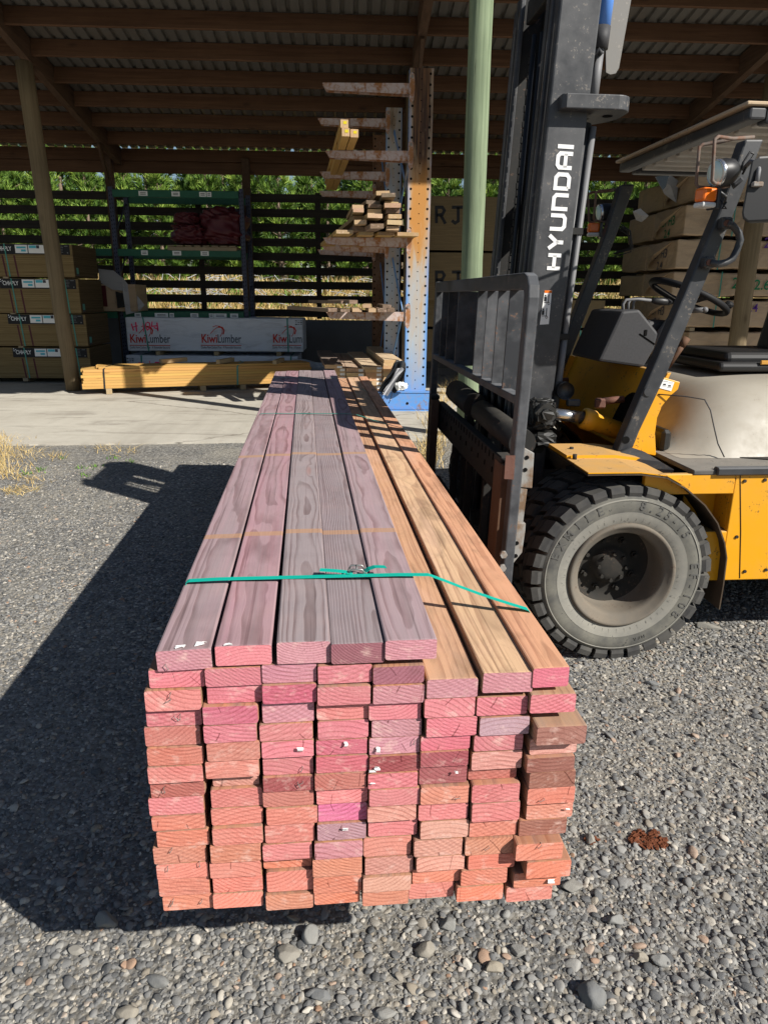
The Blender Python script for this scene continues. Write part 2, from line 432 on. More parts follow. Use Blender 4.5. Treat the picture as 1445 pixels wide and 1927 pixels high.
M_ = {}
M_['board'] = board_wood('pink treated timber', ring=115, ringdark=0.62)
M_['topboard'] = board_wood('weathered treated timber', ring=190, ringdark=0.55, weather=0.60, wcol=(0.27, 0.235, 0.235), grain=0.52, stains=((0.62, 0.655, (0.42, 0.24, 0.14)), (1.60, 1.64, (0.42, 0.25, 0.15))))
M_['rightboard'] = board_wood('orange treated timber', ring=130, ringdark=0.40, weather=0.25, wcol=(0.42, 0.27, 0.17), grain=0.32, patch=0.50)
M_['brownboard'] = board_wood('brown timber', ring=90, ringdark=0.4, weather=0.25, wcol=(0.24, 0.19, 0.14))
M_['dressed'] = board_wood('yellow pine timber', ring=110, ringdark=0.25, weather=0.12, wcol=(0.38, 0.27, 0.12))

M_['greenpole'] = pole_wood('treated green pole', (0.125, 0.165, 0.10), (0.28, 0.34, 0.215), (0.05, 0.05, 0.035), crack=0.95)
M_['brownpole'] = pole_wood('weathered pole', (0.135, 0.10, 0.06), (0.225, 0.175, 0.105), (0.05, 0.032, 0.02), crack=0.6)
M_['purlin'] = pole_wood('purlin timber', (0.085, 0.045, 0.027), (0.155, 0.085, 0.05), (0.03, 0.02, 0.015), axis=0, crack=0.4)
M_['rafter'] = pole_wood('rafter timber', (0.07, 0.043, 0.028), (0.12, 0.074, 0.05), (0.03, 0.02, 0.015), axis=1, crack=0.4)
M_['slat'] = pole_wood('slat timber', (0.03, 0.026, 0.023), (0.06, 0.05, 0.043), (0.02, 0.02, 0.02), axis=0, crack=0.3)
M_['roughsawn'] = pole_wood('offcut timber', (0.34, 0.25, 0.14), (0.46, 0.35, 0.21), (0.10, 0.06, 0.03), axis=1, crack=0.3)

def conc():
    n = NT('concrete', 0.9, 0.15); o = n.obj()
    a = n.noise(o, 0.7, 7, 0.6); b = n.noise(o, 7, 6, 0.65); f = n.noise(o, 120, 3, 0.6)
    c = n.mix(n.ramp(a, [(0.3, 0.0), (0.7, 1.0)]), (0.42, 0.39, 0.33), (0.53, 0.50, 0.43))
    c = n.mix(n.math('MULTIPLY', n.ramp(b, [(0.45, 0.0), (0.75, 1.0)]), 0.35), c, (0.36, 0.32, 0.26))
    c = n.mix(n.math('MULTIPLY', n.ramp(f, [(0.5, 0.0), (0.8, 1.0)]), 0.35), c, (0.22, 0.20, 0.17))
    sp = n.ramp(n.voro(o, 5.5), [(0.03, 1.0), (0.06, 0.0)])
    c = n.mix(n.math('MULTIPLY', sp, n.math('GREATER_THAN', n.noise(o, 2.3, 2), 0.53)), c, (0.10, 0.08, 0.06))
    st = n.noise(n.map(o, (0.5, 2.2, 1)), 1.0, 6, 0.7, 1.0)
    c = n.mix(n.math('MULTIPLY', n.ramp(st, [(0.55, 0.0), (0.68, 1.0)]), 0.6), c, (0.17, 0.145, 0.12))
    ck = n.N('ShaderNodeTexVoronoi', feature='DISTANCE_TO_EDGE'); n.L(n.vadd(n.map(o, (0.28, 0.33, 1)), n.comb(n.math('MULTIPLY', b, 0.10), n.math('MULTIPLY', a, 0.12), 0.0)), ck.inputs['Vector']); ck.inputs['Scale'].default_value = 1.0
    c = n.mix(n.ramp(ck.outputs['Distance'], [(0.0, 0.75), (0.006, 0.0)]), c, (0.13, 0.11, 0.09))
    tm_ = n.noise(n.map(o, (0.9, 0.12, 1), rot=(0, 0, 0.35)), 1.0, 5, 0.7)
    c = n.mix(n.math('MULTIPLY', n.ramp(tm_, [(0.52, 0.0), (0.68, 1.0)]), 0.35), c, (0.24, 0.215, 0.18))
    n.col(c); n.bump(n.math('ADD', b, n.math('MULTIPLY', f, 0.5)), 0.25, 0.006); return n.m
M_['concrete'] = conc()
M_['panel'] = flat('precast panel', (0.17, 0.17, 0.175), 0.85, 0.15, var=0.25, scale=2.5)

def groundm():
    n = NT('gravel ground', 0.92, 0.12); o = n.obj()
    cols = n.voro(o, 62, out='Color'); cd = n.voro(o, 62)
    cols2 = n.voro(o, 24, out='Color'); cd2 = n.voro(o, 24)
    s1 = n.sep(cols)[0]; s2 = n.sep(cols2)[0]
    tone = n.ramp(s1, [(0.0, (0.092, 0.094, 0.096)), (0.4, (0.185, 0.183, 0.176)), (0.7, (0.28, 0.272, 0.252)), (1.0, (0.41, 0.39, 0.35))])
    tone2 = n.ramp(s2, [(0.0, (0.10, 0.105, 0.11)), (0.5, (0.21, 0.208, 0.20)), (1.0, (0.33, 0.315, 0.285))])
    c = n.mix(n.ramp(cd2, [(0.25, 0.75), (0.5, 0.0)]), tone, tone2)
    c = n.mix(n.ramp(cd, [(0.35, 0.0), (0.75, 0.6)]), c, (0.14, 0.125, 0.10))
    sand = n.noise(o, 1.1, 6, 0.65)
    fine = n.noise(o, 160, 3, 0.7)
    sc_ = n.mix(fine, (0.21, 0.192, 0.158), (0.41, 0.38, 0.32))
    c = n.mix(n.math('MULTIPLY', n.ramp(sand, [(0.46, 0.0), (0.66, 1.0)]), 0.6), c, sc_)
    n.col(c)
    h = n.math('ADD', n.math('MULTIPLY', cd, -0.6), n.math('ADD', n.math('MULTIPLY', cd2, -0.8), n.math('MULTIPLY', fine, 0.3)))
    n.bump(h, 0.9, 0.012); return n.m
M_['ground'] = groundm()
def pebm():
    n = NT('river pebble', 0.82, 0.22); o = n.obj(); r = n.rand()
    base = n.ramp(r, [(0.0, (0.085, 0.090, 0.096)), (0.25, (0.155, 0.158, 0.162)), (0.48, (0.245, 0.243, 0.236)), (0.68, (0.35, 0.342, 0.32)), (0.79, (0.31, 0.268, 0.21)), (0.88, (0.45, 0.415, 0.355)), (0.96, (0.56, 0.52, 0.455)), (1.0, (0.36, 0.21, 0.13))])
    f = n.noise(o, 3.0, 5, 0.65); f2 = n.noise(o, 22, 3, 0.6)
    c = n.mix(n.math('MULTIPLY', n.ramp(f, [(0.35, 0.0), (0.7, 1.0)]), 0.5), base, n.mix(0.5, base, (0.27, 0.25, 0.21)))
    c = n.mix(n.math('MULTIPLY', f2, 0.35), c, n.mix(1.0, c, (0.5, 0.5, 0.5), 'MULTIPLY'))
    n.col(c); n.bump(n.math('ADD', f, f2), 0.3, 0.05); return n.m
M_['pebble'] = pebm()
def pebm2():
    n = NT('large river stone', 0.85, 0.2); o = n.obj(); r = n.rand()
    base = n.ramp(r, [(0.0, (0.14, 0.147, 0.155)), (0.5, (0.25, 0.25, 0.24)), (1.0, (0.31, 0.27, 0.21))])
    f = n.noise(o, 30.0, 5, 0.65); f2 = n.noise(o, 240, 3, 0.6)
    c = n.mix(n.math('MULTIPLY', n.ramp(f, [(0.35, 0.0), (0.7, 1.0)]), 0.5), base, n.mix(0.5, base, (0.30, 0.28, 0.23)))
    c = n.mix(n.math('MULTIPLY', f2, 0.4), c, n.mix(1.0, c, (0.5, 0.5, 0.5), 'MULTIPLY'))
    n.col(c); n.bump(n.math('ADD', f, f2), 0.3, 0.004); return n.m
M_['stone'] = pebm2()

M_['black'] = paint('black mast paint', (0.026, 0.027, 0.030), (0.15, 0.152, 0.158), 0.36, (0.16, 0.14, 0.12), 0.02, 0.42, 0.5, 0.5)
M_['blackflat'] = paint('dirty black steel', (0.010, 0.010, 0.010), (0.07, 0.063, 0.052), 0.25, (0.10, 0.06, 0.04), 0.0, 0.6, 0.3, 0.5)
M_['guard'] = paint('guard black paint', (0.022, 0.024, 0.028), (0.14, 0.14, 0.14), 0.25, (0.14, 0.12, 0.10), 0.02, 0.4, 0.5, 0.7)
M_['yellow'] = paint('yellow machine paint', (0.74, 0.335, 0.006), (0.50, 0.29, 0.10), 0.22, (0.10, 0.06, 0.03), 0.012, 0.38, 0.45, 0.95)
M_['beige'] = paint('beige engine cover', (0.37, 0.34, 0.285), (0.28, 0.245, 0.19), 0.7, (0.13, 0.11, 0.10), -0.055, 0.4, 0.45, 0.3)
M_['greyplate'] = paint('grey plate', (0.20, 0.195, 0.185), (0.26, 0.24, 0.21), 0.5, (0.3, 0.28, 0.25), 0.02, 0.6, 0.3, 0.0)
M_['floorplate'] = paint('dusty floor plate', (0.05, 0.05, 0.05), (0.24, 0.22, 0.19), 0.55, (0.10, 0.08, 0.06), 0.02, 0.6, 0.3, 0.8)
M_['rubber'] = paint('dusty tyre rubber', (0.040, 0.040, 0.041), (0.19, 0.18, 0.155), 0.45, (0.03, 0.03, 0.03), 0.0, 0.75, 0.25, 0.35)
M_['rubberside'] = paint('dusty tyre sidewall', (0.075, 0.075, 0.072), (0.235, 0.225, 0.185), 0.85, (0.05, 0.05, 0.05), 0.0, 0.75, 0.25, 0.0)
M_['rubberletter'] = flat('raised tyre lettering', (0.095, 0.094, 0.088), 0.7, 0.25)
M_['rubberdust'] = paint('chalky bead of the tyre', (0.20, 0.195, 0.175), (0.32, 0.305, 0.26), 0.8, (0.08, 0.08, 0.08), 0.0, 0.85, 0.2, 0.0)
M_['rim'] = paint('muddy rim', (0.125, 0.113, 0.095), (0.215, 0.178, 0.135), 0.7, (0.12, 0.09, 0.07), 0.03, 0.75, 0.25, 0.4)
M_['rimdark'] = paint('dark hub', (0.022, 0.021, 0.019), (0.085, 0.068, 0.05), 0.35, (0.10, 0.07, 0.05), 0.02, 0.7, 0.25, 0.4)
M_['fenderin'] = paint('fender underside', (0.055, 0.04, 0.028), (0.16, 0.12, 0.08), 0.5, (0.03, 0.02, 0.02), 0.0, 0.85, 0.2, 0.0)
M_['forksteel'] = rusty('rusty fork steel', (0.11, 0.065, 0.042), (0.15, 0.08, 0.045), (0.06, 0.032, 0.022), 0.7, 5)
M_['plainsteel'] = rusty('worn bracket steel', (0.27, 0.265, 0.25), (0.24, 0.15, 0.09), (0.12, 0.08, 0.05), 0.22, 7)
M_['post'] = paint('backrest post paint', (0.020, 0.022, 0.026), (0.19, 0.197, 0.21), 0.46, (0.13, 0.075, 0.05), 0.015, 0.5, 0.45, 0.55)
M_['rustpatch'] = rusty('rust brown weld', (0.13, 0.065, 0.05), (0.17, 0.08, 0.055), (0.08, 0.035, 0.025), 0.5, 14)
M_['grease'] = flat('black grease', (0.012, 0.012, 0.011), 0.5, 0.5, var=0.5, scale=60)
M_['chrome'] = flat('chrome rod', (0.55, 0.56, 0.58), 0.22, 0.5, 0.9)
M_['hose'] = flat('grey hose', (0.16, 0.16, 0.165), 0.55, 0.35)
M_['blacktube'] = flat('black tube', (0.015, 0.015, 0.016), 0.45, 0.4)
M_['bluetube'] = flat('blue sleeve', (0.10, 0.27, 0.72), 0.35, 0.5)
M_['dash'] = flat('dark grey plastic', (0.045, 0.045, 0.048), 0.62, 0.3, var=0.3, scale=120)
M_['vinyl'] = flat('black vinyl', (0.012, 0.012, 0.013), 0.45, 0.4)
M_['matteblack'] = flat('matte black rubber', (0.009, 0.009, 0.010), 0.65, 0.25)
M_['coverpanel'] = paint('grubby cover panel', (0.30, 0.275, 0.23), (0.22, 0.195, 0.155), 0.6, (0.08, 0.07, 0.065), 0.0, 0.55, 0.3, 0.0)
M_['foam'] = flat('exposed foam', (0.50, 0.26, 0.06), 0.9, 0.1)
M_['white'] = flat('white print', (0.80, 0.80, 0.79), 0.6, 0.2, var=0.05)
M_['paper'] = flat('white paper', (0.78, 0.78, 0.76), 0.8, 0.1, var=0.08)
M_['ink'] = flat('black print', (0.02, 0.02, 0.022), 0.6, 0.2)
M_['grey_ink'] = flat('dark grey print', (0.06, 0.065, 0.08), 0.6, 0.2)
M_['red_ink'] = flat('red print', (0.55, 0.035, 0.02), 0.6, 0.2)
M_['pinkspray'] = flat('fluoro pink spray', (0.90, 0.06, 0.16), 0.7, 0.1)
M_['orangeprint'] = flat('orange print', (0.70, 0.16, 0.01), 0.6, 0.2)
M_['cyanlabel'] = flat('cyan print', (0.10, 0.45, 0.55), 0.6, 0.2)
M_['greenmark'] = flat('green marker', (0.01, 0.15, 0.07), 0.7, 0.1)
M_['purplemark'] = flat('purple marker', (0.08, 0.03, 0.20), 0.7, 0.1)
M_['fluoro'] = flat('fluoro green tag', (0.15, 0.80, 0.02), 0.6, 0.2)
M_['yellowtag'] = flat('yellow tag', (0.62, 0.50, 0.02), 0.6, 0.2)
M_['strap'] = flat('teal strapping', (0.006, 0.42, 0.32), 0.35, 0.45, var=0.08)
M_['oldstrap'] = flat('faded green strapping', (0.05, 0.26, 0.21), 0.45, 0.4, var=0.15)
M_['blackstrap'] = flat('black strapping', (0.02, 0.02, 0.02), 0.5, 0.3)
M_['buckle'] = flat('galvanised wire buckle', (0.30, 0.30, 0.29), 0.4, 0.5, 0.6)
M_['staple'] = flat('steel staple', (0.42, 0.40, 0.37), 0.4, 0.5, 0.6)
M_['orangelens'] = flat('orange lens', (0.78, 0.16, 0.01), 0.25, 0.5)
M_['clearlens'] = flat('clear lens', (0.60, 0.60, 0.58), 0.2, 0.5)
M_['lamplens'] = flat('headlamp glass', (0.62, 0.80, 0.76), 0.12, 0.6)
M_['wirebrown'] = rusty('rusty guard wire', (0.16, 0.13, 0.11), (0.22, 0.11, 0.07), (0.10, 0.05, 0.03), 0.5, 12)
M_['roofboard'] = paint('dusty guard cover', (0.48, 0.36, 0.24), (0.50, 0.40, 0.28), 0.5, (0.2, 0.13, 0.08), 0.0, 0.8, 0.2, 0.0)
M_['guardbar'] = flat('bounce lit guard bars', (0.60, 0.58, 0.53), 0.7, 0.2, var=0.25, scale=6)  # pale colour stands in for light bounced up under the guard roof
def rackm(name, pale, amt):
    n = NT(name, 0.7, 0.25); o = n.obj(); x, y, z = n.sep(o)
    a = n.noise(n.map(o, (3.2, 3.2, 0.8)), 1.0, 6, 0.6, 0.4); b = n.noise(n.map(o, (22, 22, 4)), 1.0, 5, 0.6); f = n.noise(n.map(o, (60, 60, 1.2)), 1.0, 3, 0.6)
    ax = n.math('ABSOLUTE', x)
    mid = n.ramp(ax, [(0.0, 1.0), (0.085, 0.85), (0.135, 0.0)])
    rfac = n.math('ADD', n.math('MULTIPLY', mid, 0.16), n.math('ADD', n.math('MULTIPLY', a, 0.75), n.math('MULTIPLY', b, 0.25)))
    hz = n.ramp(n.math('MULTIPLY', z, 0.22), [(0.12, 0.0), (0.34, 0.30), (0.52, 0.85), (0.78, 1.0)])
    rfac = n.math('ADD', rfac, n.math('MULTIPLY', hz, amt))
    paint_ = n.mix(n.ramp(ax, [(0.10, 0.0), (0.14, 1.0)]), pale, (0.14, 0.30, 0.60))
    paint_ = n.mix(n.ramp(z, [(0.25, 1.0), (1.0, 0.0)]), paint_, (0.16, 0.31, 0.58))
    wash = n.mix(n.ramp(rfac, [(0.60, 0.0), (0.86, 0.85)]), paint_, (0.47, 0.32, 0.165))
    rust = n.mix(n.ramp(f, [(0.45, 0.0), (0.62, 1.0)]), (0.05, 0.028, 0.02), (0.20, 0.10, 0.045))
    rust = n.mix(n.ramp(n.math('MULTIPLY', z, 0.22), [(0.66, 0.0), (0.74, 1.0)]), (0.46, 0.22, 0.06), rust)  # streaky rust painted darker up top, where the roof shades the column
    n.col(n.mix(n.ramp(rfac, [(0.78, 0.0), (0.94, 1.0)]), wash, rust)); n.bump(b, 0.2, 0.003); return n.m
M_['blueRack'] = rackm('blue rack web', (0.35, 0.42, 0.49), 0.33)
M_['blueFoot'] = rusty('blue rack foot', (0.10, 0.28, 0.62), (0.34, 0.20, 0.10), (0.14, 0.08, 0.04), 0.08, 3)
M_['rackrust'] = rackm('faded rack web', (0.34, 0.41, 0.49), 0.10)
M_['rackbrown'] = rusty('brown rusted rack steel', (0.20, 0.13, 0.09), (0.24, 0.12, 0.06), (0.06, 0.03, 0.02), 0.8, 1.6)
M_['armrust'] = rusty('rusty rack arm', (0.50, 0.42, 0.40), (0.40, 0.19, 0.08), (0.22, 0.09, 0.035), 0.50, 6)
M_['hole'] = flat('dark hole', (0.008, 0.008, 0.008), 0.9, 0.05)
M_['palletblue'] = flat('navy rack upright', (0.045, 0.05, 0.085), 0.5, 0.35, var=0.3)
M_['beamgreen'] = flat('green rack beam', (0.015, 0.10, 0.055), 0.5, 0.35, var=0.25)
M_['tarp'] = flat('maroon tarpaulin', (0.075, 0.010, 0.015), 0.5, 0.35, var=0.35, scale=14)
M_['palletwood'] = flat('pallet timber', (0.30, 0.24, 0.16), 0.85, 0.1, var=0.2)
M_['blackfilm'] = flat('black plastic film', (0.02, 0.021, 0.023), 0.18, 0.6)
M_['silverfilm'] = flat('silver film', (0.50, 0.50, 0.52), 0.3, 0.5)
M_['bark'] = flat('red brown bark', (0.14, 0.05, 0.026), 0.9, 0.1, var=0.5, scale=60)
def wrapm(name, c, line):
    n = NT(name, 0.55, 0.3); o = n.obj()
    f = n.noise(n.map(o, (2.0, 2.0, 9), rot=(0, 0.6, 0)), 1.0, 6, 0.65, 1.0); g = n.noise(o, 0.9, 3)
    n.col(n.mix(n.math('MULTIPLY', n.ramp(f, [(0.5, 0.0), (0.75, 1.0)]), 0.5), n.mix(g, c, tuple(min(1, x * 1.12) for x in c)), line))
    n.bump(f, 0.6, 0.03); return n.m
M_['whitewrap'] = wrapm('white pack wrap', (0.62, 0.64, 0.69), (0.28, 0.29, 0.32))
M_['greywrap'] = wrapm('grey torn wrap', (0.30, 0.30, 0.31), (0.16, 0.16, 0.17))
M_['brownwrap'] = wrapm('brown paper wrap', (0.37, 0.27, 0.175), (0.20, 0.14, 0.09))
def plym(name, c1, c2, dark, pitch):
    n = NT(name, 0.85, 0.15); o = n.obj(); x, y, z = n.sep(o)
    zz = n.math('ADD', z, n.math('MULTIPLY_ADD', n.noise(n.map(o, (1.5, 1.5, 1)), 1.0, 2), 0.008, 0))
    fr = n.math('FRACT', n.math('MULTIPLY', zz, 1 / pitch))
    rowc = n.N('ShaderNodeTexWhiteNoise', noise_dimensions='1D'); n.L(n.math('FLOOR', n.math('MULTIPLY', zz, 1 / pitch)), rowc.inputs['W'])
    s = n.noise(n.map(o, (3, 3, 160)), 1.0, 4, 0.6)
    c = n.mix(rowc.outputs['Value'], c1, c2)
    c = n.mix(n.ramp(fr, [(0.0, 0.9), (0.12, 0.0), (0.9, 0.0), (1.0, 0.9)]), c, dark)
    c = n.mix(n.math('MULTIPLY', n.ramp(s, [(0.4, 0.0), (0.7, 1.0)]), 0.5), c, dark)
    n.col(c); return n.m
M_['ply'] = plym('plywood edges', (0.20, 0.14, 0.065), (0.28, 0.205, 0.095), (0.07, 0.045, 0.02), 0.0175)
M_['plyend'] = plym('plywood pack end', (0.09, 0.062, 0.03), (0.125, 0.09, 0.045), (0.035, 0.025, 0.015), 0.0175)
M_['battens'] = plym('yellow pine battens', (0.55, 0.345, 0.105), (0.66, 0.43, 0.15), (0.20, 0.11, 0.03), 0.045)
def ironm():
    n = NT('corrugated iron', 0.42, 0.4, 0.55); o = n.obj()
    f = n.noise(n.map(o, (9, 0.8, 1)), 1.0, 5, 0.6); g = n.noise(o, 1.4, 4)
    c = n.mix(f, (0.15, 0.148, 0.14), (0.27, 0.262, 0.245)); c = n.mix(n.math('MULTIPLY', n.ramp(g, [(0.45, 0.0), (0.75, 1.0)]), 0.4), c, (0.22, 0.17, 0.13))
    n.col(c); return n.m
M_['iron'] = ironm()
def leafm(name, stops, trans=0.0):
    n = NT(name, 0.6, 0.25); at = n.N('ShaderNodeVertexColor'); at.layer_name = 'Col'
    v = n.sep(at.outputs[0])[0]
    n.col(n.ramp(v, stops)); return n.m
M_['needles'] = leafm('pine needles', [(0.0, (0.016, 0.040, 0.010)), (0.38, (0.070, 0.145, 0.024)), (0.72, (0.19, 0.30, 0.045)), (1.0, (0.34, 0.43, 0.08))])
M_['drygrass'] = leafm('dry grass blades', [(0.0, (0.30, 0.20, 0.07)), (0.5, (0.50, 0.36, 0.14)), (0.85, (0.62, 0.48, 0.24)), (0.93, (0.12, 0.20, 0.04)), (1.0, (0.10, 0.22, 0.03))])
M_['greengrass'] = leafm('green weeds', [(0.0, (0.05, 0.13, 0.02)), (1.0, (0.16, 0.30, 0.04))])
M_['twigs'] = leafm('grey twigs', [(0.0, (0.22, 0.19, 0.16)), (1.0, (0.42, 0.38, 0.33))])
M_['trunk'] = flat('pine bark', (0.20, 0.15, 0.11), 0.9, 0.1, var=0.35, scale=12)
M_['bank'] = flat('dry grass bank', (0.42, 0.30, 0.13), 0.95, 0.05, var=0.35, scale=1.5)
# ------------------------------------------------------------------ setting: ground, slab
def tag_struct(o): o['kind'] = 'structure'; return o
g = MB(); S = 300
g.strip([(-S, -60, 0), (S, -60, 0)], [(-S, 400, 0), (S, 400, 0)])
tag_struct(g.build('gravel_ground', M_['ground']))
g = MB()
er = random.Random(44); edge_ = []
for (xa, ya), (xb, yb) in (((-20, 7.05), (-2.73, 7.86)), ((-2.73, 7.86), (-1.17, 7.99)), ((-1.17, 7.99), (.7, 8.1)), ((.7, 8.1), (18, 8.5))):
    k = max(2, int((xb - xa) / .09))
    edge_ += [(xa + (xb - xa) * i / k, ya + (yb - ya) * i / k + er.gauss(0, .007)) for i in range(k)]
g.prism(edge_ + [(18, 8.5), (18, 17.6), (-20, 17.6)], Matrix.Translation((0, 0, -0.1)), 0.118)
tag_struct(g.build('concrete_slab', M_['concrete']))

# ------------------------------------------------------------------ timber stack
PAL = dict(p=(.80, .25, .285), m=(.70, .14, .23), h=(.80, .19, .40), s=(.84, .29, .225), o=(.80, .255, .145), t=(.74, .31, .185), b=(.24, .11, .065),
           r=(.46, .14, .085), d=(.31, .055, .07), g=(.64, .31, .37), l=(.70, .42, .33), k=(.47, .34, .41), e=(.29, .105, .14))
WORD = dict(p='pink', m='deep pink', h='hot pink', s='salmon', o='orange', t='tan orange', b='dark brown', r='red brown', d='maroon', g='greyish pink', l='pale washed', k='mauve grey', e='dull plum')
YF = 1.175
ORD = ['first', 'second', 'third', 'fourth', 'fifth', 'sixth', 'seventh', 'eighth', 'ninth', 'tenth', 'eleventh', 'twelfth', 'thirteenth', 'fourteenth', 'fifteenth']
COLS = [
 "298 401 1226 1260 g|282 386 1262 1295 p|275 380 1297 1335 s|275 379 1336 1368 p|273 377 1370 1405 r|278 383 1407 1439 o|283 386 1441 1471 s|285 386 1472 1501 r|283 386 1502 1535 p|287 386 1537 1562 o|298 396 1562 1592 o|290 389 1594 1624 t|297 394 1624 1653 s|301 396 1654 1687 s|307 401 1687 1715 t",
 "408 514 1219 1252 p|386 493 1258 1291 p|389 493 1290 1325 p|384 487 1326 1360 m|386 485 1362 1394 p|392 491 1395 1429 t|390 490 1431 1462 t|399 487 1463 1486 l|397 494 1487 1521 s|400 497 1522 1553 s|402 496 1554 1586 s|399 493 1588 1620 t|397 493 1622 1651 s|401 495 1652 1682 s|403 497 1683 1710 s",
 "520 621 1212 1249 g|495 598 1252 1286 g|495 597 1288 1322 m|495 593 1324 1362 g|490 590 1363 1394 p|493 591 1395 1426 p|496 591 1429 1461 p|497 592 1462 1489 d|496 592 1490 1519 r|501 597 1519 1551 s|501 594 1553 1586 s|494 587 1588 1618 p|494 586 1620 1641 o|501 590 1642 1680 s|502 591 1683 1711 t",
 "622 723 1214 1248 e|600 702 1253 1286 p|599 699 1290 1324 p|594 695 1326 1357 s|599 695 1359 1393 p|595 692 1394 1422 m|596 694 1424 1454 m|594 691 1455 1485 r|597 694 1485 1514 p|597 690 1516 1548 h|596 688 1549 1580 k|591 682 1582 1613 g|590 683 1615 1647 t|591 682 1649 1679 o|592 679 1680 1703 o",
 "725 823 1208 1241 g|703 800 1255 1287 e|701 799 1288 1322 g|695 794 1323 1356 p|700 795 1357 1389 g|693 789 1390 1422 g|694 789 1424 1453 d|691 785 1454 1482 p|694 789 1483 1514 p|692 784 1514 1543 l|691 784 1545 1576 p|685 775 1578 1613 s|685 776 1615 1646 l|682 773 1647 1675 l|681 768 1676 1704 t",
 "802 899 1276 1312 g|796 892 1314 1349 p|801 897 1351 1386 p|792 886 1387 1414 m|790 881 1415 1443 d|787 878 1445 1477 d|791 883 1479 1511 t|786 880 1512 1543 p|791 882 1545 1577 l|779 871 1579 1609 l|783 874 1610 1637 l|774 864 1638 1664 o|769 855 1666 1694 s",
 "904 1000 1264 1302 g|897 994 1314 1348 p|902 997 1351 1384 k|889 983 1386 1415 p|886 982 1418 1451 l|881 974 1453 1473 r|884 975 1475 1508 p|886 977 1510 1544 p|883 974 1546 1576 t|872 963 1577 1607 t|878 967 1609 1635 o|867 955 1636 1664 o|856 944 1665 1692 o",
 "1001 1070 1256 1293 m|993 1080 1306 1340 p|1003 1097 1358 1391 b|994 1085 1393 1422 l|989 1080 1422 1450 b|992 1080 1451 1480 b|988 1079 1482 1512 o|988 1077 1514 1544 t|975 1066 1545 1574 b|963 1052 1575 1606 o|983 1067 1609 1639 o|963 1053 1639 1668 o|950 1038 1669 1697 s"]
PROUD = {(0, 0): .03, (1, 0): .025, (2, 0): .02, (3, 0): .012, (4, 0): .03, (5, 0): .0, (6, 0): .05, (7, 0): -.01, (7, 2): .04, (7, 9): .02, (6, 5): -.02, (1, 7): -.012, (2, 12): -.02, (4, 1): -.02, (0, 1): -.01}
SYAW = RAD(3.3)
FACE_T = [(.40, .27, .29), (.43, .245, .275), (.33, .27, .275), (.305, .245, .255), (.42, .285, .305)]
FACE_R = {5: (.57, .33, .195), 6: (.68, .45, .27), 7: (.70, .36, .21)}

def board_mesh(w, h, L, endc, facec, seed, nseg=12, rad=.004, bow=.0015):
    r = random.Random(seed); bm = bmesh.new()
    prof = []
    for (sx, sz, a0) in ((1, 1, 0), (-1, 1, 90), (-1, -1, 180), (1, -1, 270)):
        rr = rad * r.uniform(.5, 1.3)
        for k in range(3):
            a = RAD(a0 + 45 * k)
            prof.append((sx * (w / 2 - rr) + rr * math.cos(a), h / 2 + sz * (h / 2 - rr) + rr * math.sin(a)))
    ph = r.uniform(0, 6); rings = []
    ys = [0, .004] + [L * k / nseg for k in range(1, nseg)] + [L]
    for i, y in enumerate(ys):
        ox = bow * math.sin(y * 1.1 + ph); s = .985 if i == 0 else 1
        rings.append([bm.verts.new((p[0] * s + ox, y, h / 2 + (p[1] - h / 2) * (.97 if i == 0 else 1))) for p in prof])
    n = len(prof); fe = []
    for i in range(len(rings) - 1):
        for k in range(n):
            bm.faces.new([rings[i][k], rings[i + 1][k], rings[i + 1][(k + 1) % n], rings[i][(k + 1) % n]])
    fe.append(bm.faces.new(rings[0])); fe.append(bm.faces.new(list(reversed(rings[-1]))))
    bmesh.ops.recalc_face_normals(bm, faces=bm.faces)
    cl = bm.loops.layers.float_color.new('Col'); ends = set(fe)
    for f in bm.faces:
        c = (*endc, 1.0) if f in ends else (*facec, 0.0)
        for l in f.loops: l[cl] = c
    me = bpy.data.meshes.new('timber_board'); bm.to_mesh(me); bm.free(); return me
def jit(c, r, a=.12):
    k = 1 + r.uniform(-a, a); return tuple(max(0, min(1, x * k * (1 + r.uniform(-a / 2, a / 2)))) for x in c)
NXT = ['leftmost', 'second from the left', 'third from the left', 'fourth from the left', 'middle right fifth', 'third from the right', 'second from the right', 'rightmost']
FARX = [(518.5, 540.5), (541.5, 562), (563, 584.5), (585.5, 607.5), (609, 631.5)]
boards = {}
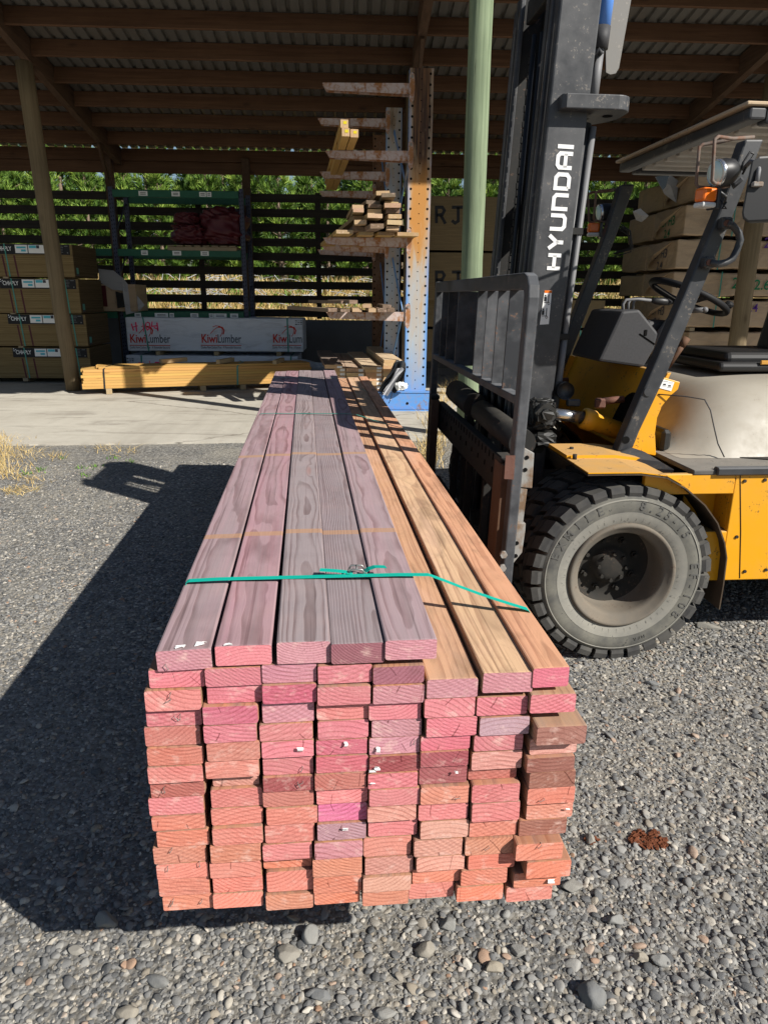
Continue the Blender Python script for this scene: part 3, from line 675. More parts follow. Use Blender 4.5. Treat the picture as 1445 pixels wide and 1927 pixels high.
for ci, cs in enumerate(COLS):
    rows = [q.split() for q in cs.split('|')]
    zb = []
    for q in rows: zb.append(ony((float(q[0]) + float(q[1])) / 2, float(q[3]), YF).z)
    for ri, q in enumerate(rows):
        xl, xr, yt, yb = map(float, q[:4]); k = q[4]; r = random.Random(ci * 100 + ri)
        p0 = ony(xl, yb, YF); p1 = ony(xr, yb, YF); zt = ony((xl + xr) / 2, yt, YF).z
        if ri > 0: zt = min(zt + .0015, zb[ri - 1] - .0006)
        top13 = ci >= 5; level = ri + (2 if top13 else 0)
        proud = (r.uniform(0, .003) if ri == 0 else r.uniform(-.003, .003) if ri == 1 and ci < 5 else max(-.012, min(.012, PROUD.get((ci, ri), r.uniform(-.006, .006))))) if (ci, ri) not in ((7, 2), (7, 9), (7, 10)) else .018
        cx, w, h = (p0.x + p1.x) / 2, p1.x - p0.x, zt - zb[ri]
        yaw = SYAW; L = 4.92 + r.uniform(-.03, .03)
        if ci < 5 and ri == 0:
            a, b = FARX[ci]; f = (onz(a, 700, zt) + onz(b, 700, zt)) / 2
            yaw = math.atan2(-(f.x - cx), f.y - YF)
        if top13: L += .1
        if ri == 0 and ci < 5: mat, fc = M_['topboard'], FACE_T[ci]
        elif ci >= 5 and ri == 0: mat, fc = M_['rightboard'], FACE_R[ci]
        else: mat, fc = M_['board'], jit((.44, .20, .10), r)
        if ci == 7 and ri in (1, 2): fc = (.46, .27, .15)
        if ci >= 5 and ri == 1: mat = M_['board']
        if ri == 0 and ci < 5: zt += .005; h = zt - zb[ri]
        tg = min(1, max(0, (zt - .45) / .45)); gcol = tuple(a_ * tg + b_ * (1 - tg) for a_, b_ in zip((.64, .225, .275), (.86, .32, .22)))
        kk = .2 if k in 'bhkged' else .38
        endc = tuple(p_ * (1 - kk) + g_ * kk for p_, g_ in zip(PAL[k], gcol)); endc = tuple(q_ * .93 + .022 for q_ in endc)
        o = bpy.data.objects.new('timber_board', board_mesh(w, h, L, jit(endc, r, .08), fc, ci * 37 + ri * 7))
        o.data.materials.append(mat); COL.objects.link(o)
        o.location = (cx, YF - proud, zb[ri]); tilt = RAD(r.uniform(-.5, .5))
        if (ci, ri) == (0, 0): tilt = RAD(-1.6)
        if (ci, ri) == (2, 0): tilt = RAD(.6)
        if (ci, ri) == (6, 0): tilt = RAD(1.0)
        o.rotation_euler = (0, tilt, yaw)
        boards[(ci, ri)] = o
        if ri == 0 and ci < 5:
            lab = f"{['mauve', 'pink streaked', 'grey weathered', 'dark grey', 'lilac'][ci]} timber board in the raised top row of the stack, {ORD[ci]} from the left"
        elif ri == 0:
            lab = f"{['tan brown', 'golden tan', 'orange'][ci - 5]} timber board on the stack's lower right, {['against the raised row', 'middle of three', 'nearest the forklift'][ci - 5]}"
        else:
            lab = f"{WORD[k]} board end, {ORD[ri]} down in the {ORD[ci]} column from the left of the stack"
        tag(o, lab, 'timber board', 'boards in the strapped timber stack')
# staples and paper scraps left on the ends
def on_end(ci, ri, px, py):
    o = boards[(ci, ri)]; p = ony(px, py, o.location.y); return V((p.x - o.location.x, 0, p.z - o.location.z))
def staple(ci, ri, px, py, ang, L=.011):
    c = on_end(ci, ri, px, py); d = V((math.cos(RAD(ang)), 0, math.sin(RAD(ang)))) * L / 2
    m = MB(); m.tube([c - d + V((0, .002, 0)), c - d + V((0, -.005, 0)), c + d + V((0, -.006, 0)), c + d + V((0, .002, 0))], .0007, 5)
    m.build('staple', M_['staple'], boards[(ci, ri)])
for a in ((0, 2, 321, 1307, 70), (0, 2, 318, 1317, 30), (0, 3, 333, 1350, 130), (0, 3, 340, 1348, 85), (0, 7, 311, 1484, 95), (0, 11, 323, 1598, 60), (0, 12, 317, 1632, 80), (0, 12, 376, 1626, 90), (0, 14, 327, 1693, 75), (0, 14, 379, 1696, 60), (0, 14, 324, 1698, 65),
          (2, 6, 568, 1447, 70), (2, 7, 566, 1473, 30), (2, 7, 563, 1476, 110), (7, 6, 1018, 1503, 30), (7, 9, 1014, 1590, 55), (6, 9, 915, 1594, 40), (5, 6, 860, 1500, 10), (4, 5, 779, 1396, 80), (0, 0, 316, 1252, 110)):
    staple(*a)
def scrap(ci, ri, px, py, w, h, seed):
    r = random.Random(seed); c = on_end(ci, ri, px, py); m = MB(); n = 5
    L_ = []; R_ = []
    for i in range(n):
        t = i / (n - 1); jx = r.uniform(-.0015, .0015); b = -.0015 - .005 * abs(math.sin(t * 2.5 + seed))
        L_.append(c + V((-w / 2 + jx, b, h * (t - .5)))); R_.append(c + V((w / 2 + r.uniform(-.002, .002), b - r.uniform(0, .002), h * (t - .5))))
    m.solid_strip(L_, R_, V((0, -.0006, 0))); m.build('paper_scrap', M_['paper'], boards[(ci, ri)])
for i, a in enumerate(((2, 5, 565, 1409, .011, .011), (4, 5, 711, 1406, .006, .011), (4, 6, 709, 1441, .009, .009), (4, 7, 700, 1470, .008, .005), (3, 5, 651, 1398, .006, .009), (5, 7, 857, 1450, .005, .004), (7, 7, 1066, 1521, .009, .006), (7, 11, 1036, 1657, .013, .007), (4, 6, 700, 1446, .012, .004), (3, 10, 650, 1557, .012, .008))):
    scrap(*a, i)
def scrap_top(ci, px, py, w, d, seed):
    o = boards[(ci, 0)]; z = o.location.z + .038; r = random.Random(seed)
    zt = max(v.co.z for v in o.data.vertices); p = onz(px, py, o.location.z + zt); q = o.matrix_basis.inverted() @ p; q.z = zt + .0008
    m = MB(); n = 4
    m.solid_strip([q + V((-w / 2 + r.uniform(-.003, .003), d * (i / 3 - .5), .002 * (i % 2))) for i in range(n)], [q + V((w / 2 + r.uniform(-.003, .003), d * (i / 3 - .5), .004 * ((i + 1) % 2))) for i in range(n)], V((0, 0, .0006)))
    m.build('paper_scrap', M_['paper'], o)
scrap_top(0, 378, 1214, .017, .014, 3); scrap_top(0, 340, 1219, .014, .008, 4); scrap_top(1, 428, 1215, .014, .004, 5)
TOPZ = max(boards[(c, 0)].location.z for c in range(5)) + .043
RZ = [boards[(c, 0)].location.z + (max(v.co.z for v in boards[(c, 0)].data.vertices)) for c in range(8)]

# ------------------------------------------------------------------ straps round the stack
def ribbon(mb, pts, w, wd, t=.0012):
    wd = V(wd).normalized() * w / 2; pts = [V(p) for p in pts]; n = len(pts); offs = []
    for i in range(n):
        d = (pts[min(i + 1, n - 1)] - pts[max(i - 1, 0)]).normalized(); nn = d.cross(wd).normalized()
        offs.append(nn * t)
    mb.solid_strip([p - wd for p in pts], [p + wd for p in pts], offs)
sdir = V((-math.sin(SYAW), math.cos(SYAW), 0))
def stack_strap(pxs, label, mat, width, sag, buckle=None):
    """pxs: pixels along the top of the strap: left edge, each board, right edge"""
    (lx, ly), (mx, my), (rx, ry) = pxs
    zt = max(RZ[:5]) + .0015
    a = onz(lx, ly, RZ[0] + .005); b = onz(mx, my, zt + .003); c = onz(rx, ry, RZ[7] + .002)
    root = thing('strap', label, 'strap', (a + c) / 2 - V((0, 0, 0)))
    inv = root.location
    zlow = .40
    top = [a + (b - a) * (i / 8) + V((0, 0, .0015 + (.002 if 0 < i < 8 else 0))) for i in range(9)]
    side_r = [b + (c - b) * (i / 6) + V((0, 0, -sag * math.sin(math.pi * i / 6) + .003)) for i in range(1, 7)]
    pts = [V((a.x - .012, a.y, zlow - .004)), V((a.x - .012, a.y, RZ[0] - .02))] + [a + V((-.005, 0, 0))] + top + side_r + [V((c.x + .012, c.y, RZ[7] - .012)), V((.468 + c.x - .40, c.y, .80)), V((.468 + c.x - .40, c.y, .70)), V((c.x + .01, c.y, zlow - .004)), V((a.x - .012, a.y, zlow - .005))]
    m = MB(); ribbon(m, [p - inv for p in pts], width, sdir); m.build('band', mat, root)
    if buckle:
        q = onz(*buckle, zt + .006) - inv
        m = MB()
        for s in (-1, 1):
            m.tube([q + V((-.017, s * .012, 0)), q + V((-.012, s * .013, .008)), q + V((.012, s * .013, .008)), q + V((.017, s * .012, 0))], .0022, 6)
        m.tube([q + V((-.017, -.013, 0)), q + V((-.019, 0, -.001)), q + V((-.017, .013, 0))], .0022, 6)
        m.tube([q + V((.017, -.013, 0)), q + V((.019, 0, -.001)), q + V((.017, .013, 0))], .0022, 6)
        m.tube([q + V((0, -.013, .008)), q + V((0, .013, .008))], .0024, 6)
        m.build('buckle', M_['buckle'], root)
        for (p1, p2, lift) in (((664, 1078), (602, 1071), .004), ((684, 1077), (726, 1064), .018)):
            A = onz(*p1, zt + .004) - inv; B = onz(*p2, zt + .008 + lift) - inv; m = MB()
            ribbon(m, [A + (B - A) * (i / 4) + V((0, 0, lift * .3 * math.sin(i))) for i in range(5)], width, V((0.12, 1, 0)) if lift < .01 else V((-.3, 1, 0)))
            m.build('tail', mat, root)
    return root
stack_strap(((357, 1094), (806, 1083), (992, 1149)), 'bright teal strap with a wire buckle across the near end of the timber stack', M_['strap'], .0165, .004, (671, 1074))
stack_strap(((492, 779), (668, 780), (762, 808)), 'thin green strap across the far half of the timber stack', M_['oldstrap'], .014, .004)
stack_strap(((514, 712), (632, 712), (692, 738)), 'faded green strap across the far end of the timber stack', M_['oldstrap'], .014, .004)

# ------------------------------------------------------------------ loose gravel
src = bpy.data.collections.new('pebble kinds')
for i in range(10):
    r = random.Random(500 + i); bm = bmesh.new(); bmesh.ops.create_icosphere(bm, subdivisions=3 if i < 3 else 2, radius=1)
    a = V((r.uniform(.8, 1.3), r.uniform(.6, 1.0), r.uniform(.32, .55)))
    cuts = [(V((r.gauss(0, 1), r.gauss(0, 1), r.gauss(0, 1))).normalized(), r.uniform(.5, .85)) for _ in range(11 if i % 3 else 6)]
    for v in bm.verts:
        c = v.co.copy()
        for n_, d_ in cuts:
            e = c.dot(n_) - d_
            if e > 0: c -= n_ * e * .95
        v.co = V((c.x * a.x, c.y * a.y, c.z * a.z)) * (1 + .05 * math.sin(4 * c.x + i) * math.cos(3 * c.y))
    for f in bm.faces: f.smooth = True
    me = bpy.data.meshes.new('pebble'); bm.to_mesh(me); bm.free(); me.materials.append(M_['pebble'])
    o = bpy.data.objects.new('pebble', me); src.objects.link(o)
def vnoise(x, y, s):
    return (math.sin(x * 2.1 * s + 1.3 * math.sin(y * 1.7 * s)) + math.sin(y * 2.6 * s + 1.1 * math.sin(x * 1.9 * s + 2)) + math.sin((x + y) * 3.7 * s + 1)) / 3
pv = []; prot = []; pscl = []; pidx = []
def scatter(n, y0, y1, r0, r1, power, thin, seed):
    r = random.Random(seed)
    for _ in range(n):
        t = r.random(); y = y0 + (y1 - y0) * t
        half = .64 * (y + .55); x = r.uniform(-half - .1, half + .25) + .06 * y
        if y > 7.0 + .05 * (x + 3) and x < 3: continue
        s = r0 + (r1 - r0) * r.random() ** power
        d = (.5 if x < -.3 else 0) * -1 + vnoise(x, y, 1.6) * .6 + vnoise(x + 7, y - 3, 4.0) * .4
        if r.random() < thin * (0.5 - .5 * d): continue
        pv.append((x, y, s * r.uniform(-.15, .22))); prot.append((r.gauss(0, .28), r.gauss(0, .28), r.uniform(0, 6.28)))
        k = s * r.uniform(.85, 1.15); pscl.append((k, k * r.uniform(.8, 1.1), k * r.uniform(.75, 1.1))); pidx.append(r.randrange(10))
scatter(50000, .72, 2.9, .003, .0075, 1.3, .45, 1)
scatter(34000, .72, 4.4, .0060, .0140, 1.7, .5, 2)
scatter(2600, .72, 5.5, .012, .023, 2.2, .5, 3)
scatter(2600, .72, 1.75, .009, .019, 1.5, .4, 6)
scatter(46000, 2.7, 5.2, .0055, .013, 1.6, .5, 4)
scatter(30000, 5.0, 8.0, .008, .014, 1.3, .45, 5)
def scatter_right(n, seed):
    r = random.Random(seed)
    for _ in range(n):
        x = r.uniform(.9, 3.0); y = r.uniform(1.3, 5.0); s = .007 + .017 * r.random() ** 3
        pv.append((x, y, s * r.uniform(-.1, .2))); prot.append((r.gauss(0, .3), r.gauss(0, .3), r.uniform(0, 6.28))); pscl.append((s, s * .9, s * .85)); pidx.append(r.randrange(10))
scatter_right(4200, 8)
me = bpy.data.meshes.new('gravel'); me.from_pydata(pv, [], [])
def pattr(nm, typ, data, key):
    a = me.attributes.new(nm, typ, 'POINT'); flatd = [q for d in data for q in d] if typ == 'FLOAT_VECTOR' else data
    a.data.foreach_set(key, flatd)
pattr('rot', 'FLOAT_VECTOR', prot, 'vector'); pattr('scl', 'FLOAT_VECTOR', pscl, 'vector'); pattr('idx', 'INT', pidx, 'value')
gr = bpy.data.objects.new('gravel', me); COL.objects.link(gr); me.materials.append(M_['pebble'])
gr['kind'] = 'stuff'; tag(gr, 'loose grey river gravel scattered over the yard', 'gravel')
ng = bpy.data.node_groups.new('scatter gravel', 'GeometryNodeTree')
ng.interface.new_socket('Geometry', in_out='INPUT', socket_type='NodeSocketGeometry'); ng.interface.new_socket('Geometry', in_out='OUTPUT', socket_type='NodeSocketGeometry')
gi = ng.nodes.new('NodeGroupInput'); go = ng.nodes.new('NodeGroupOutput')
ci_ = ng.nodes.new('GeometryNodeCollectionInfo'); ci_.inputs['Collection'].default_value = src; ci_.inputs['Separate Children'].default_value = True; ci_.inputs['Reset Children'].default_value = True
iop = ng.nodes.new('GeometryNodeInstanceOnPoints'); iop.inputs['Pick Instance'].default_value = True
def nattr(nm, t):
    a = ng.nodes.new('GeometryNodeInputNamedAttribute'); a.data_type = t; a.inputs['Name'].default_value = nm; return [o for o in a.outputs if o.enabled and o.name == 'Attribute'][0]
e2r = ng.nodes.new('FunctionNodeEulerToRotation')
ng.links.new(nattr('rot', 'FLOAT_VECTOR'), e2r.inputs[0]); ng.links.new(e2r.outputs[0], iop.inputs['Rotation'])
ng.links.new(nattr('scl', 'FLOAT_VECTOR'), iop.inputs['Scale']); ng.links.new(nattr('idx', 'INT'), iop.inputs['Instance Index'])
ng.links.new(gi.outputs[0], iop.inputs['Points']); ng.links.new(ci_.outputs[0], iop.inputs['Instance']); ng.links.new(iop.outputs[0], go.inputs[0])
md = gr.modifiers.new('scatter', 'NODES'); md.node_group = ng

# larger stones, each a thing
STN = [(1112, 1878, 31, 30, 'large smooth grey stone at the bottom right of the gravel'), (200, 1738, 27, 21, 'rounded grey stone half in the edge of the stack shadow'),
 (540, 1801, 27, 20, 'pale grey cobble left of the upright stone in front of the stack'), (586, 1768, 18, 25, 'upright pointed grey stone in front of the stack'), (843, 1746, 19, 18, 'round brownish stone just below the right half of the stack'),
 (799, 1793, 19, 23, 'dark wedge shaped stone in front of the stack'), (605, 1879, 24, 16, 'round tan grey stone near the bottom edge left of centre'), (296, 1851, 30, 16, 'flat dark grey cobble in front of the stack shadow'),
 (725, 1911, 26, 15, 'speckled grey stone at the bottom edge centre'), (930, 1825, 21, 16, 'flat square cornered grey stone right of centre below the stack'), (1075, 1672, 21, 18, 'flat grey stone touching the lower right corner of the stack'),
 (1158, 1735, 22, 15, 'grey stone lying midway between the stack and the bottom right corner'), (1243, 1812, 21, 15, 'smooth pale stone at the right in the lower gravel'), (1205, 1806, 14, 14, 'small tan stone left of a smooth pale stone at lower right'),
 (975, 1793, 18, 14, 'small bluish grey stone below the stack on the right'), (145, 1792, 17, 10, 'thin dark stone lying in front of the stack shadow'), (238, 1912, 24, 16, 'dark round stone at the bottom left edge'), (1226, 1288, 14, 8, 'lone tan stone on the gravel below the forklift tyre'),
 (1330, 1182, 28, 9, 'long pale stone behind the forklift tyre'), (1422, 1351, 11, 9, 'pale block shaped stone alone at the right edge'), (1110, 1583, 12, 18, 'blunt brown grey stone left of the red bark'), (1306, 1655, 13, 10, 'pale curved stone below the red bark')]
for i, (px, py, rx, ry, lab) in enumerate(STN):
    p = onz(px, py); dep = (p - EYEP).dot(FW); k = dep / FPX; r = random.Random(900 + i)
    bm = bmesh.new(); bmesh.ops.create_icosphere(bm, subdivisions=4, radius=1)
    cuts = [(V((r.gauss(0, 1), r.gauss(0, 1), r.gauss(0, .8))).normalized(), r.uniform(.60, .90)) for _ in range(13)]
    sx = rx * k; sz = ry * k * r.uniform(.55, .75); sy = ry * k * r.uniform(.75, 1.0)
    for v in bm.verts:
        c = v.co.copy()
        for n_, d_ in cuts:
            e = c.dot(n_) - d_
            if e > 0: c -= n_ * e * .88
        c *= 1 + .03 * math.sin(5 * c.x + i) * math.sin(4 * c.y + 2 * i) + .012 * math.sin(17 * c.x) * math.sin(15 * c.z + i)
        v.co = V((c.x * sx, c.y * sy, c.z * sz))
    for f in bm.faces: f.smooth = True
    me = bpy.data.meshes.new('stone'); bm.to_mesh(me); bm.free(); me.materials.append(M_['stone'])
    o = bpy.data.objects.new('stone', me); COL.objects.link(o); o.location = (p.x, p.y + sy * .1, sz * .42); o.rotation_euler = (r.uniform(-.15, .15), r.uniform(-.2, .2), r.uniform(-.4, .4))
    tag(o, lab, 'stone', 'larger stones lying in the gravel')
def bark_clump(px, py, n, rad, lab, seed):
    p = onz(px, py); r = random.Random(seed); m = MB()
    for _ in range(n):
        a = r.uniform(0, 6.28); d = rad * r.random() ** .6; s = r.uniform(.004, .011)
        m.box((p.x + d * math.cos(a), p.y + d * .7 * math.sin(a), .004 + r.uniform(0, .006)), (s * 1.6, s, s * .3), None)
        vs = list(m.bm.verts)[-8:]; R3 = Euler((r.gauss(0, .3), r.gauss(0, .3), r.uniform(0, 6))).to_matrix(); c = sum((v.co for v in vs), V()) / 8
        for v in vs: v.co = c + R3 @ (v.co - c) * r.uniform(.75, 1.25)
    o = m.build('bark_clump', M_['bark']); tag(o, lab, 'bark')
bark_clump(1218, 1583, 150, .058, 'larger clump of red brown crumbled bark on the gravel', 1)
bark_clump(1112, 1583, 26, .022, 'small scrap of red brown bark beside the stack', 2)
# ------------------------------------------------------------------ forklift (local x = towards its rear, y = across to the far side, z up)
FYAW = RAD(2.6)
F0 = onz(1165, 1242)
EA = V((-math.sin(FYAW), math.cos(FYAW), 0)); EX = V((math.cos(FYAW), math.sin(FYAW), 0))
def fs(px, py, s):
    P = onplane(px, py, F0 + EA * s, EA) - F0; return V((P.dot(EX), s, P.z))
def fu(px, py, u):
    P = onplane(px, py, F0 + EX * u, EX) - F0; return V((u, P.dot(EA), P.z))
def fz(px, py, z):
    P = onz(px, py, z) - F0; return V((P.dot(EX), P.dot(EA), z))
FK = thing('forklift', 'yellow forklift with black mast and dusty dual front tyres beside the timber stack', 'forklift', (F0.x, F0.y, 0), FYAW)
SC = 1.06     # centre line across
SMN = .72; SM = 1.16   # near face and centre line of the mast
def mirm(s): return 2 * SM - s
def mir(s): return 2 * SC - s

# ---- wheels
WU, WZ, WR = -.033, .42, .42
def make_wheel(s0, side, lettering):
    """s0: outer face, side +1 when the outer face looks to the near side"""
    root = bpy.data.objects.new('wheel', None); COL.objects.link(root); root.parent = FK; root.location = (WU, s0, WZ); root.empty_display_size = .1
    k = side
    prof = [(.245, .012), (.262, .004), (.285, .0005), (.31, -.004), (.335, -.006), (.362, -.001), (.370, .006), (.374, .014), (.378, .03), (.380, .06), (.381, .11), (.380, .16), (.378, .19), (.370, .214), (.335, .226), (.285, .22), (.245, .208)]
    m = MB(); m.lathe([(r, h * k) for r, h in prof], (0, 0, 0), (0, 1, 0), 96, closed=True)
    tyre = m.build('tyre', M_['rubberside'], root)
    # tread lugs: shoulder blocks and an offset zigzag row in the middle
    m = MB(); NL = 31; r = random.Random(int(s0 * 100) + 5)
    def lug(a0, a1, sa, sb, skew, r0, r1, drop):
        v = []
        for rr, inset in ((r0, 0), (r1, .10)):
            for (a, s, e) in ((a0, sa, 0), (a1, sa, 0), (a1 + skew, sb, 1), (a0 + skew, sb, 1)):
                am = (a0 + a1) / 2 + (skew if e else 0); aa = a + (am - a) * inset
                rz = rr - (drop if (e == 0 and rr == r1) else 0)
                ss = s + ((.006 * (1 if sb > sa else -1)) if (e == 0 and rr == r1) else 0)
                v.append(m.bm.verts.new((math.cos(aa) * rz, ss * k, math.sin(aa) * rz)))
        for q in ((0, 1, 2, 3), (4, 7, 6, 5), (0, 4, 5, 1), (1, 5, 6, 2), (2, 6, 7, 3), (3, 7, 4, 0)): m._f([v[i] for i in q])
    st = 2 * math.pi / NL
    for i in range(NL):
        a = i * st; g_ = .095 * st; j = r.uniform(-.01, .01) * st
        lug(a + g_ + j, a + st - g_, .004, .082, .26 * st, .366, WR, .007)
        lug(a + g_ + st * .5, a + st * 1.5 - g_ + j, .222 - .004, .144, -.26 * st, .366, WR, .007)
        lug(a + g_ + .30 * st, a + st * 1.30 - g_, .089, .137, .30 * st, .37, WR - .002, .0)
        # shoulder face of the block running down onto the sidewall
        for (ss, sg) in ((.0, 1), (.226, -1)):
            a0, a1 = a + g_ * 1.3 + (0 if sg > 0 else st * .5), a + st - g_ * 1.3 + (0 if sg > 0 else st * .5)
            pts = []
            for (rr, s_, ins) in ((WR - .005, ss + sg * .006, .06), (.388, ss - sg * .001, .0), (.372, ss + sg * .004, .05)):
                for aa in (a0, a1):
                    am = (a0 + a1) / 2; aa2 = aa + (am - aa) * ins
                    pts.append(m.bm.verts.new((math.cos(aa2) * rr, s_ * k, math.sin(aa2) * rr)))
            m._f([pts[0], pts[1], pts[3], pts[2]]); m._f([pts[2], pts[3], pts[5], pts[4]])
    m.build('tread', M_['rubber'], root)
    m = MB(); m.lathe([(.247, -.0005 * k + .011 * k), (.264, .0025 * k), (.286, -.001 * k), (.300, -.0035 * k)], (0, 0, 0), (0, 1, 0), 96)
    m.lathe([(.352, -.0045 * k), (.354, -.0065 * k), (.357, -.0055 * k), (.359, -.0015 * k)], (0, 0, 0), (0, 1, 0), 96)
    rr_ = random.Random(3)
    for i in range(48):
        a = i * 2 * math.pi / 48 + rr_.uniform(-.02, .02); r0, r1 = .262, .262 + rr_.choice((.010, .014, .02))
        m.bar((math.cos(a) * r0, .0035 * k - .001 * k, math.sin(a) * r0), (math.cos(a) * r1, .0005 * k, math.sin(a) * r1), .0012, .002, (0, 1, 0))
    m.build('bead', M_['rubberdust'], root)
    # deep dished rim
    m = MB(); m.lathe([(h_, q * k) for h_, q in ((.247, .012), (.246, -.002), (.238, -.008), (.229, -.004), (.222, .004), (.205, .014), (.197, .022), (.193, .04), (.192, .10), (.188, .150), (.18, .158))], (0, 0, 0), (0, 1, 0), 72)
    m.build('rim', M_['rim'], root)
    m = MB(); m.lathe([(h_, q * k) for h_, q in ((.186, .151), (.16, .163), (.12, .166), (.105, .16), (.085, .158), (.082, .120), (.045, .112), (0, .112))], (0, 0, 0), (0, 1, 0), 48)
    for i in range(8):
        a = i * math.pi / 4 + .35; c = V((math.cos(a) * .125, .166 * k, math.sin(a) * .125))
        m.cyl(c, c - V((0, .016 * k, 0)), .016, 6); m.cyl(c - V((0, .016 * k, 0)), c - V((0, .034 * k, 0)), .009, 10)
        a += .39; c = V((math.cos(a) * .065, .113 * k, math.sin(a) * .065)); m.cyl(c, c - V((0, .01 * k, 0)), .009, 6)
    m.build('hub', M_['rimdark'], root)
    if lettering:
        def arc(txt, radius, a_mid, size, wide, flip=False, bold=.0):
            meshes = []; n = len(txt)
            for i, ch in enumerate(txt):
                if ch == ' ': continue
                a = a_mid + ((n - 1) / 2 - i) * wide * (-1 if flip else 1)
                up = V((math.cos(a), 0, math.sin(a))); xd = V((math.sin(a), 0, -math.cos(a)))
                if flip: up = -up; xd = -xd
                M = frame((math.cos(a) * radius, -.0052, math.sin(a) * radius), xd, up)
                meshes.append(text_mesh('lettering', ch, size, M, M_['rubberletter'], root, .0022, bold))
            me = bpy.data.meshes.new('lettering'); bm = bmesh.new()
            for o in meshes: bm.from_mesh(o.data); bpy.data.objects.remove(o)
            bm.to_mesh(me); bm.free(); me.materials.append(M_['rubberletter'])
            o = bpy.data.objects.new('lettering', me); COL.objects.link(o); o.parent = root
        arc('EXMILE', .330, RAD(138), .054, .17, bold=.008)
        arc('8.25-15', .330, RAD(58), .054, .13, bold=.008)
        arc('EF-108', .330, RAD(-14), .054, .15, bold=.008)
        arc('MPR', .325, RAD(-70), .022, .06)
        m = MB()
        for a0, a1, rr in ((40, 78, .302), (40, 78, .357)):
            m.tube([(math.cos(RAD(a)) * rr, -.0048, math.sin(RAD(a)) * rr) for a in range(a0, a1 + 1, 2)], .0012, 5)
        m.build('tyre_moulding', M_['rubberletter'], root)
    return root
make_wheel(0.0, 1, True)
for s_, sd in ((.255, 1), (mir(.255), -1), (mir(0), -1)): make_wheel(s_, sd, False)

# ---- rear wheel stays out of frame to the right but carries the truck
m = MB(); m.lathe([(.17, .0), (.33, 0), (.36, .03), (.36, .19), (.33, .22), (.17, .22)], (2.0, .3, .36), (0, 1, 0), 48, closed=True)
m.build('rear_tyre', M_['rubber'], FK)
m = MB(); m.lathe([(.17, .0), (.33, 0), (.36, .03), (.36, .19), (.33, .22), (.17, .22)], (2.0, mir(.3) - .22, .36), (0, 1, 0), 48, closed=True)
m.build('rear_tyre', M_['rubber'], FK)

# ---- axle and underbody
m = MB(); m.cyl((WU, .42, WZ), (WU, mir(.42), WZ), .12, 20); m.box((.02, SC, .42), (.35, .62, .34), None, .03)
m.box((1.2, SC, .42), (1.5, 1.2, .2), None, .02)
m.build('axle', M_['blackflat'], FK)

# ---- chassis side with step pocket
def side_chassis(s, inward):
    m = MB(); y0, y1 = (s, s + .04) if inward > 0 else (s - .04, s)
    zt, zb = .862, .352
    xa, xb, xc, xd = .40, .392, .452, 2.45     # front edge, pocket from/to, rear
    pz0, pz1 = .585, .765
    def slab(x0, x1, z0, z1): m.box(((x0 + x1) / 2, (y0 + y1) / 2, (z0 + z1) / 2), (x1 - x0, abs(y1 - y0), z1 - z0))
    return m, slab, zt, zb
CS = .035
ft = fs(1255, 899, CS); 
zt = fs(1400, 891, CS).z; zb = fs(1400, 1091, CS).z
pk = [fs(1327, 930, CS), fs(1379, 929, CS), fs(1366, 1000, CS), fs(1330, 960, CS)]
for (sa, sgn) in ((CS, 1), (mir(CS), -1)):
    m = MB(); D = V((0, .03 * sgn, 0))
    x0, x1 = ft.x, pk[1].x; ztop = zt; p1, p2 = pk[1].z, pk[2].z
    def P3(pts): m.poly3([V((x, sa, z)) for x, z in pts], D)
    P3([(x1, zb), (2.45, zb), (2.45, ztop), (x1, ztop)])
    P3([(x0 - .1, p1), (x1 - .0005, p1), (x1 - .0005, ztop), (x0 - .1, ztop)])
    P3([(.33, zb), (x1 - .0005, zb), (x1 - .0005, p2), (.33, p2)])
    m.poly3([V((.30, sa + .14 * sgn, p2 - .02)), V((x1 + .02, sa + .14 * sgn, p2 - .02)), V((x1 + .02, sa + .14 * sgn, p1 + .02)), V((.30, sa + .14 * sgn, p1 + .02))], D * .5)
    m.poly3([V((x1 + .001, sa + .03 * sgn, p2)), V((x1 + .001, sa + .14 * sgn, p2)), V((x1 + .001, sa + .14 * sgn, p1)), V((x1 + .001, sa + .03 * sgn, p1))], V((.01, 0, 0)))
    m.poly3([V((.33, sa + .03 * sgn, p2 - .001)), V((x1, sa + .03 * sgn, p2 - .001)), V((x1, sa + .14 * sgn, p2 - .001)), V((.33, sa + .14 * sgn, p2 - .001))], V((0, 0, -.01)))
    m.build('side_panel', M_['yellow'], FK, bevel=.004)
m = MB()
for (x_, y_) in ((1400, 905), (1438, 903), (1400, 1075), (1440, 1072), (1385, 1010)):
    c = fs(x_, y_, CS); m.cyl(c, c - V((0, .006, 0)), .008, 6)
m.build('panel_bolt', M_['rimdark'], FK)
m = MB(); m.tube([fs(1392, 893, CS - .001), fs(1393, 1000, CS - .001), fs(1391, 1088, CS - .001)], .0022, 5); m.build('panel_seam', M_['rimdark'], FK)
m = MB(); m.box((2.75, SC, .72), (.62, 1.9, .95), None, .12, 4); m.build('counterweight', M_['yellow'], FK)

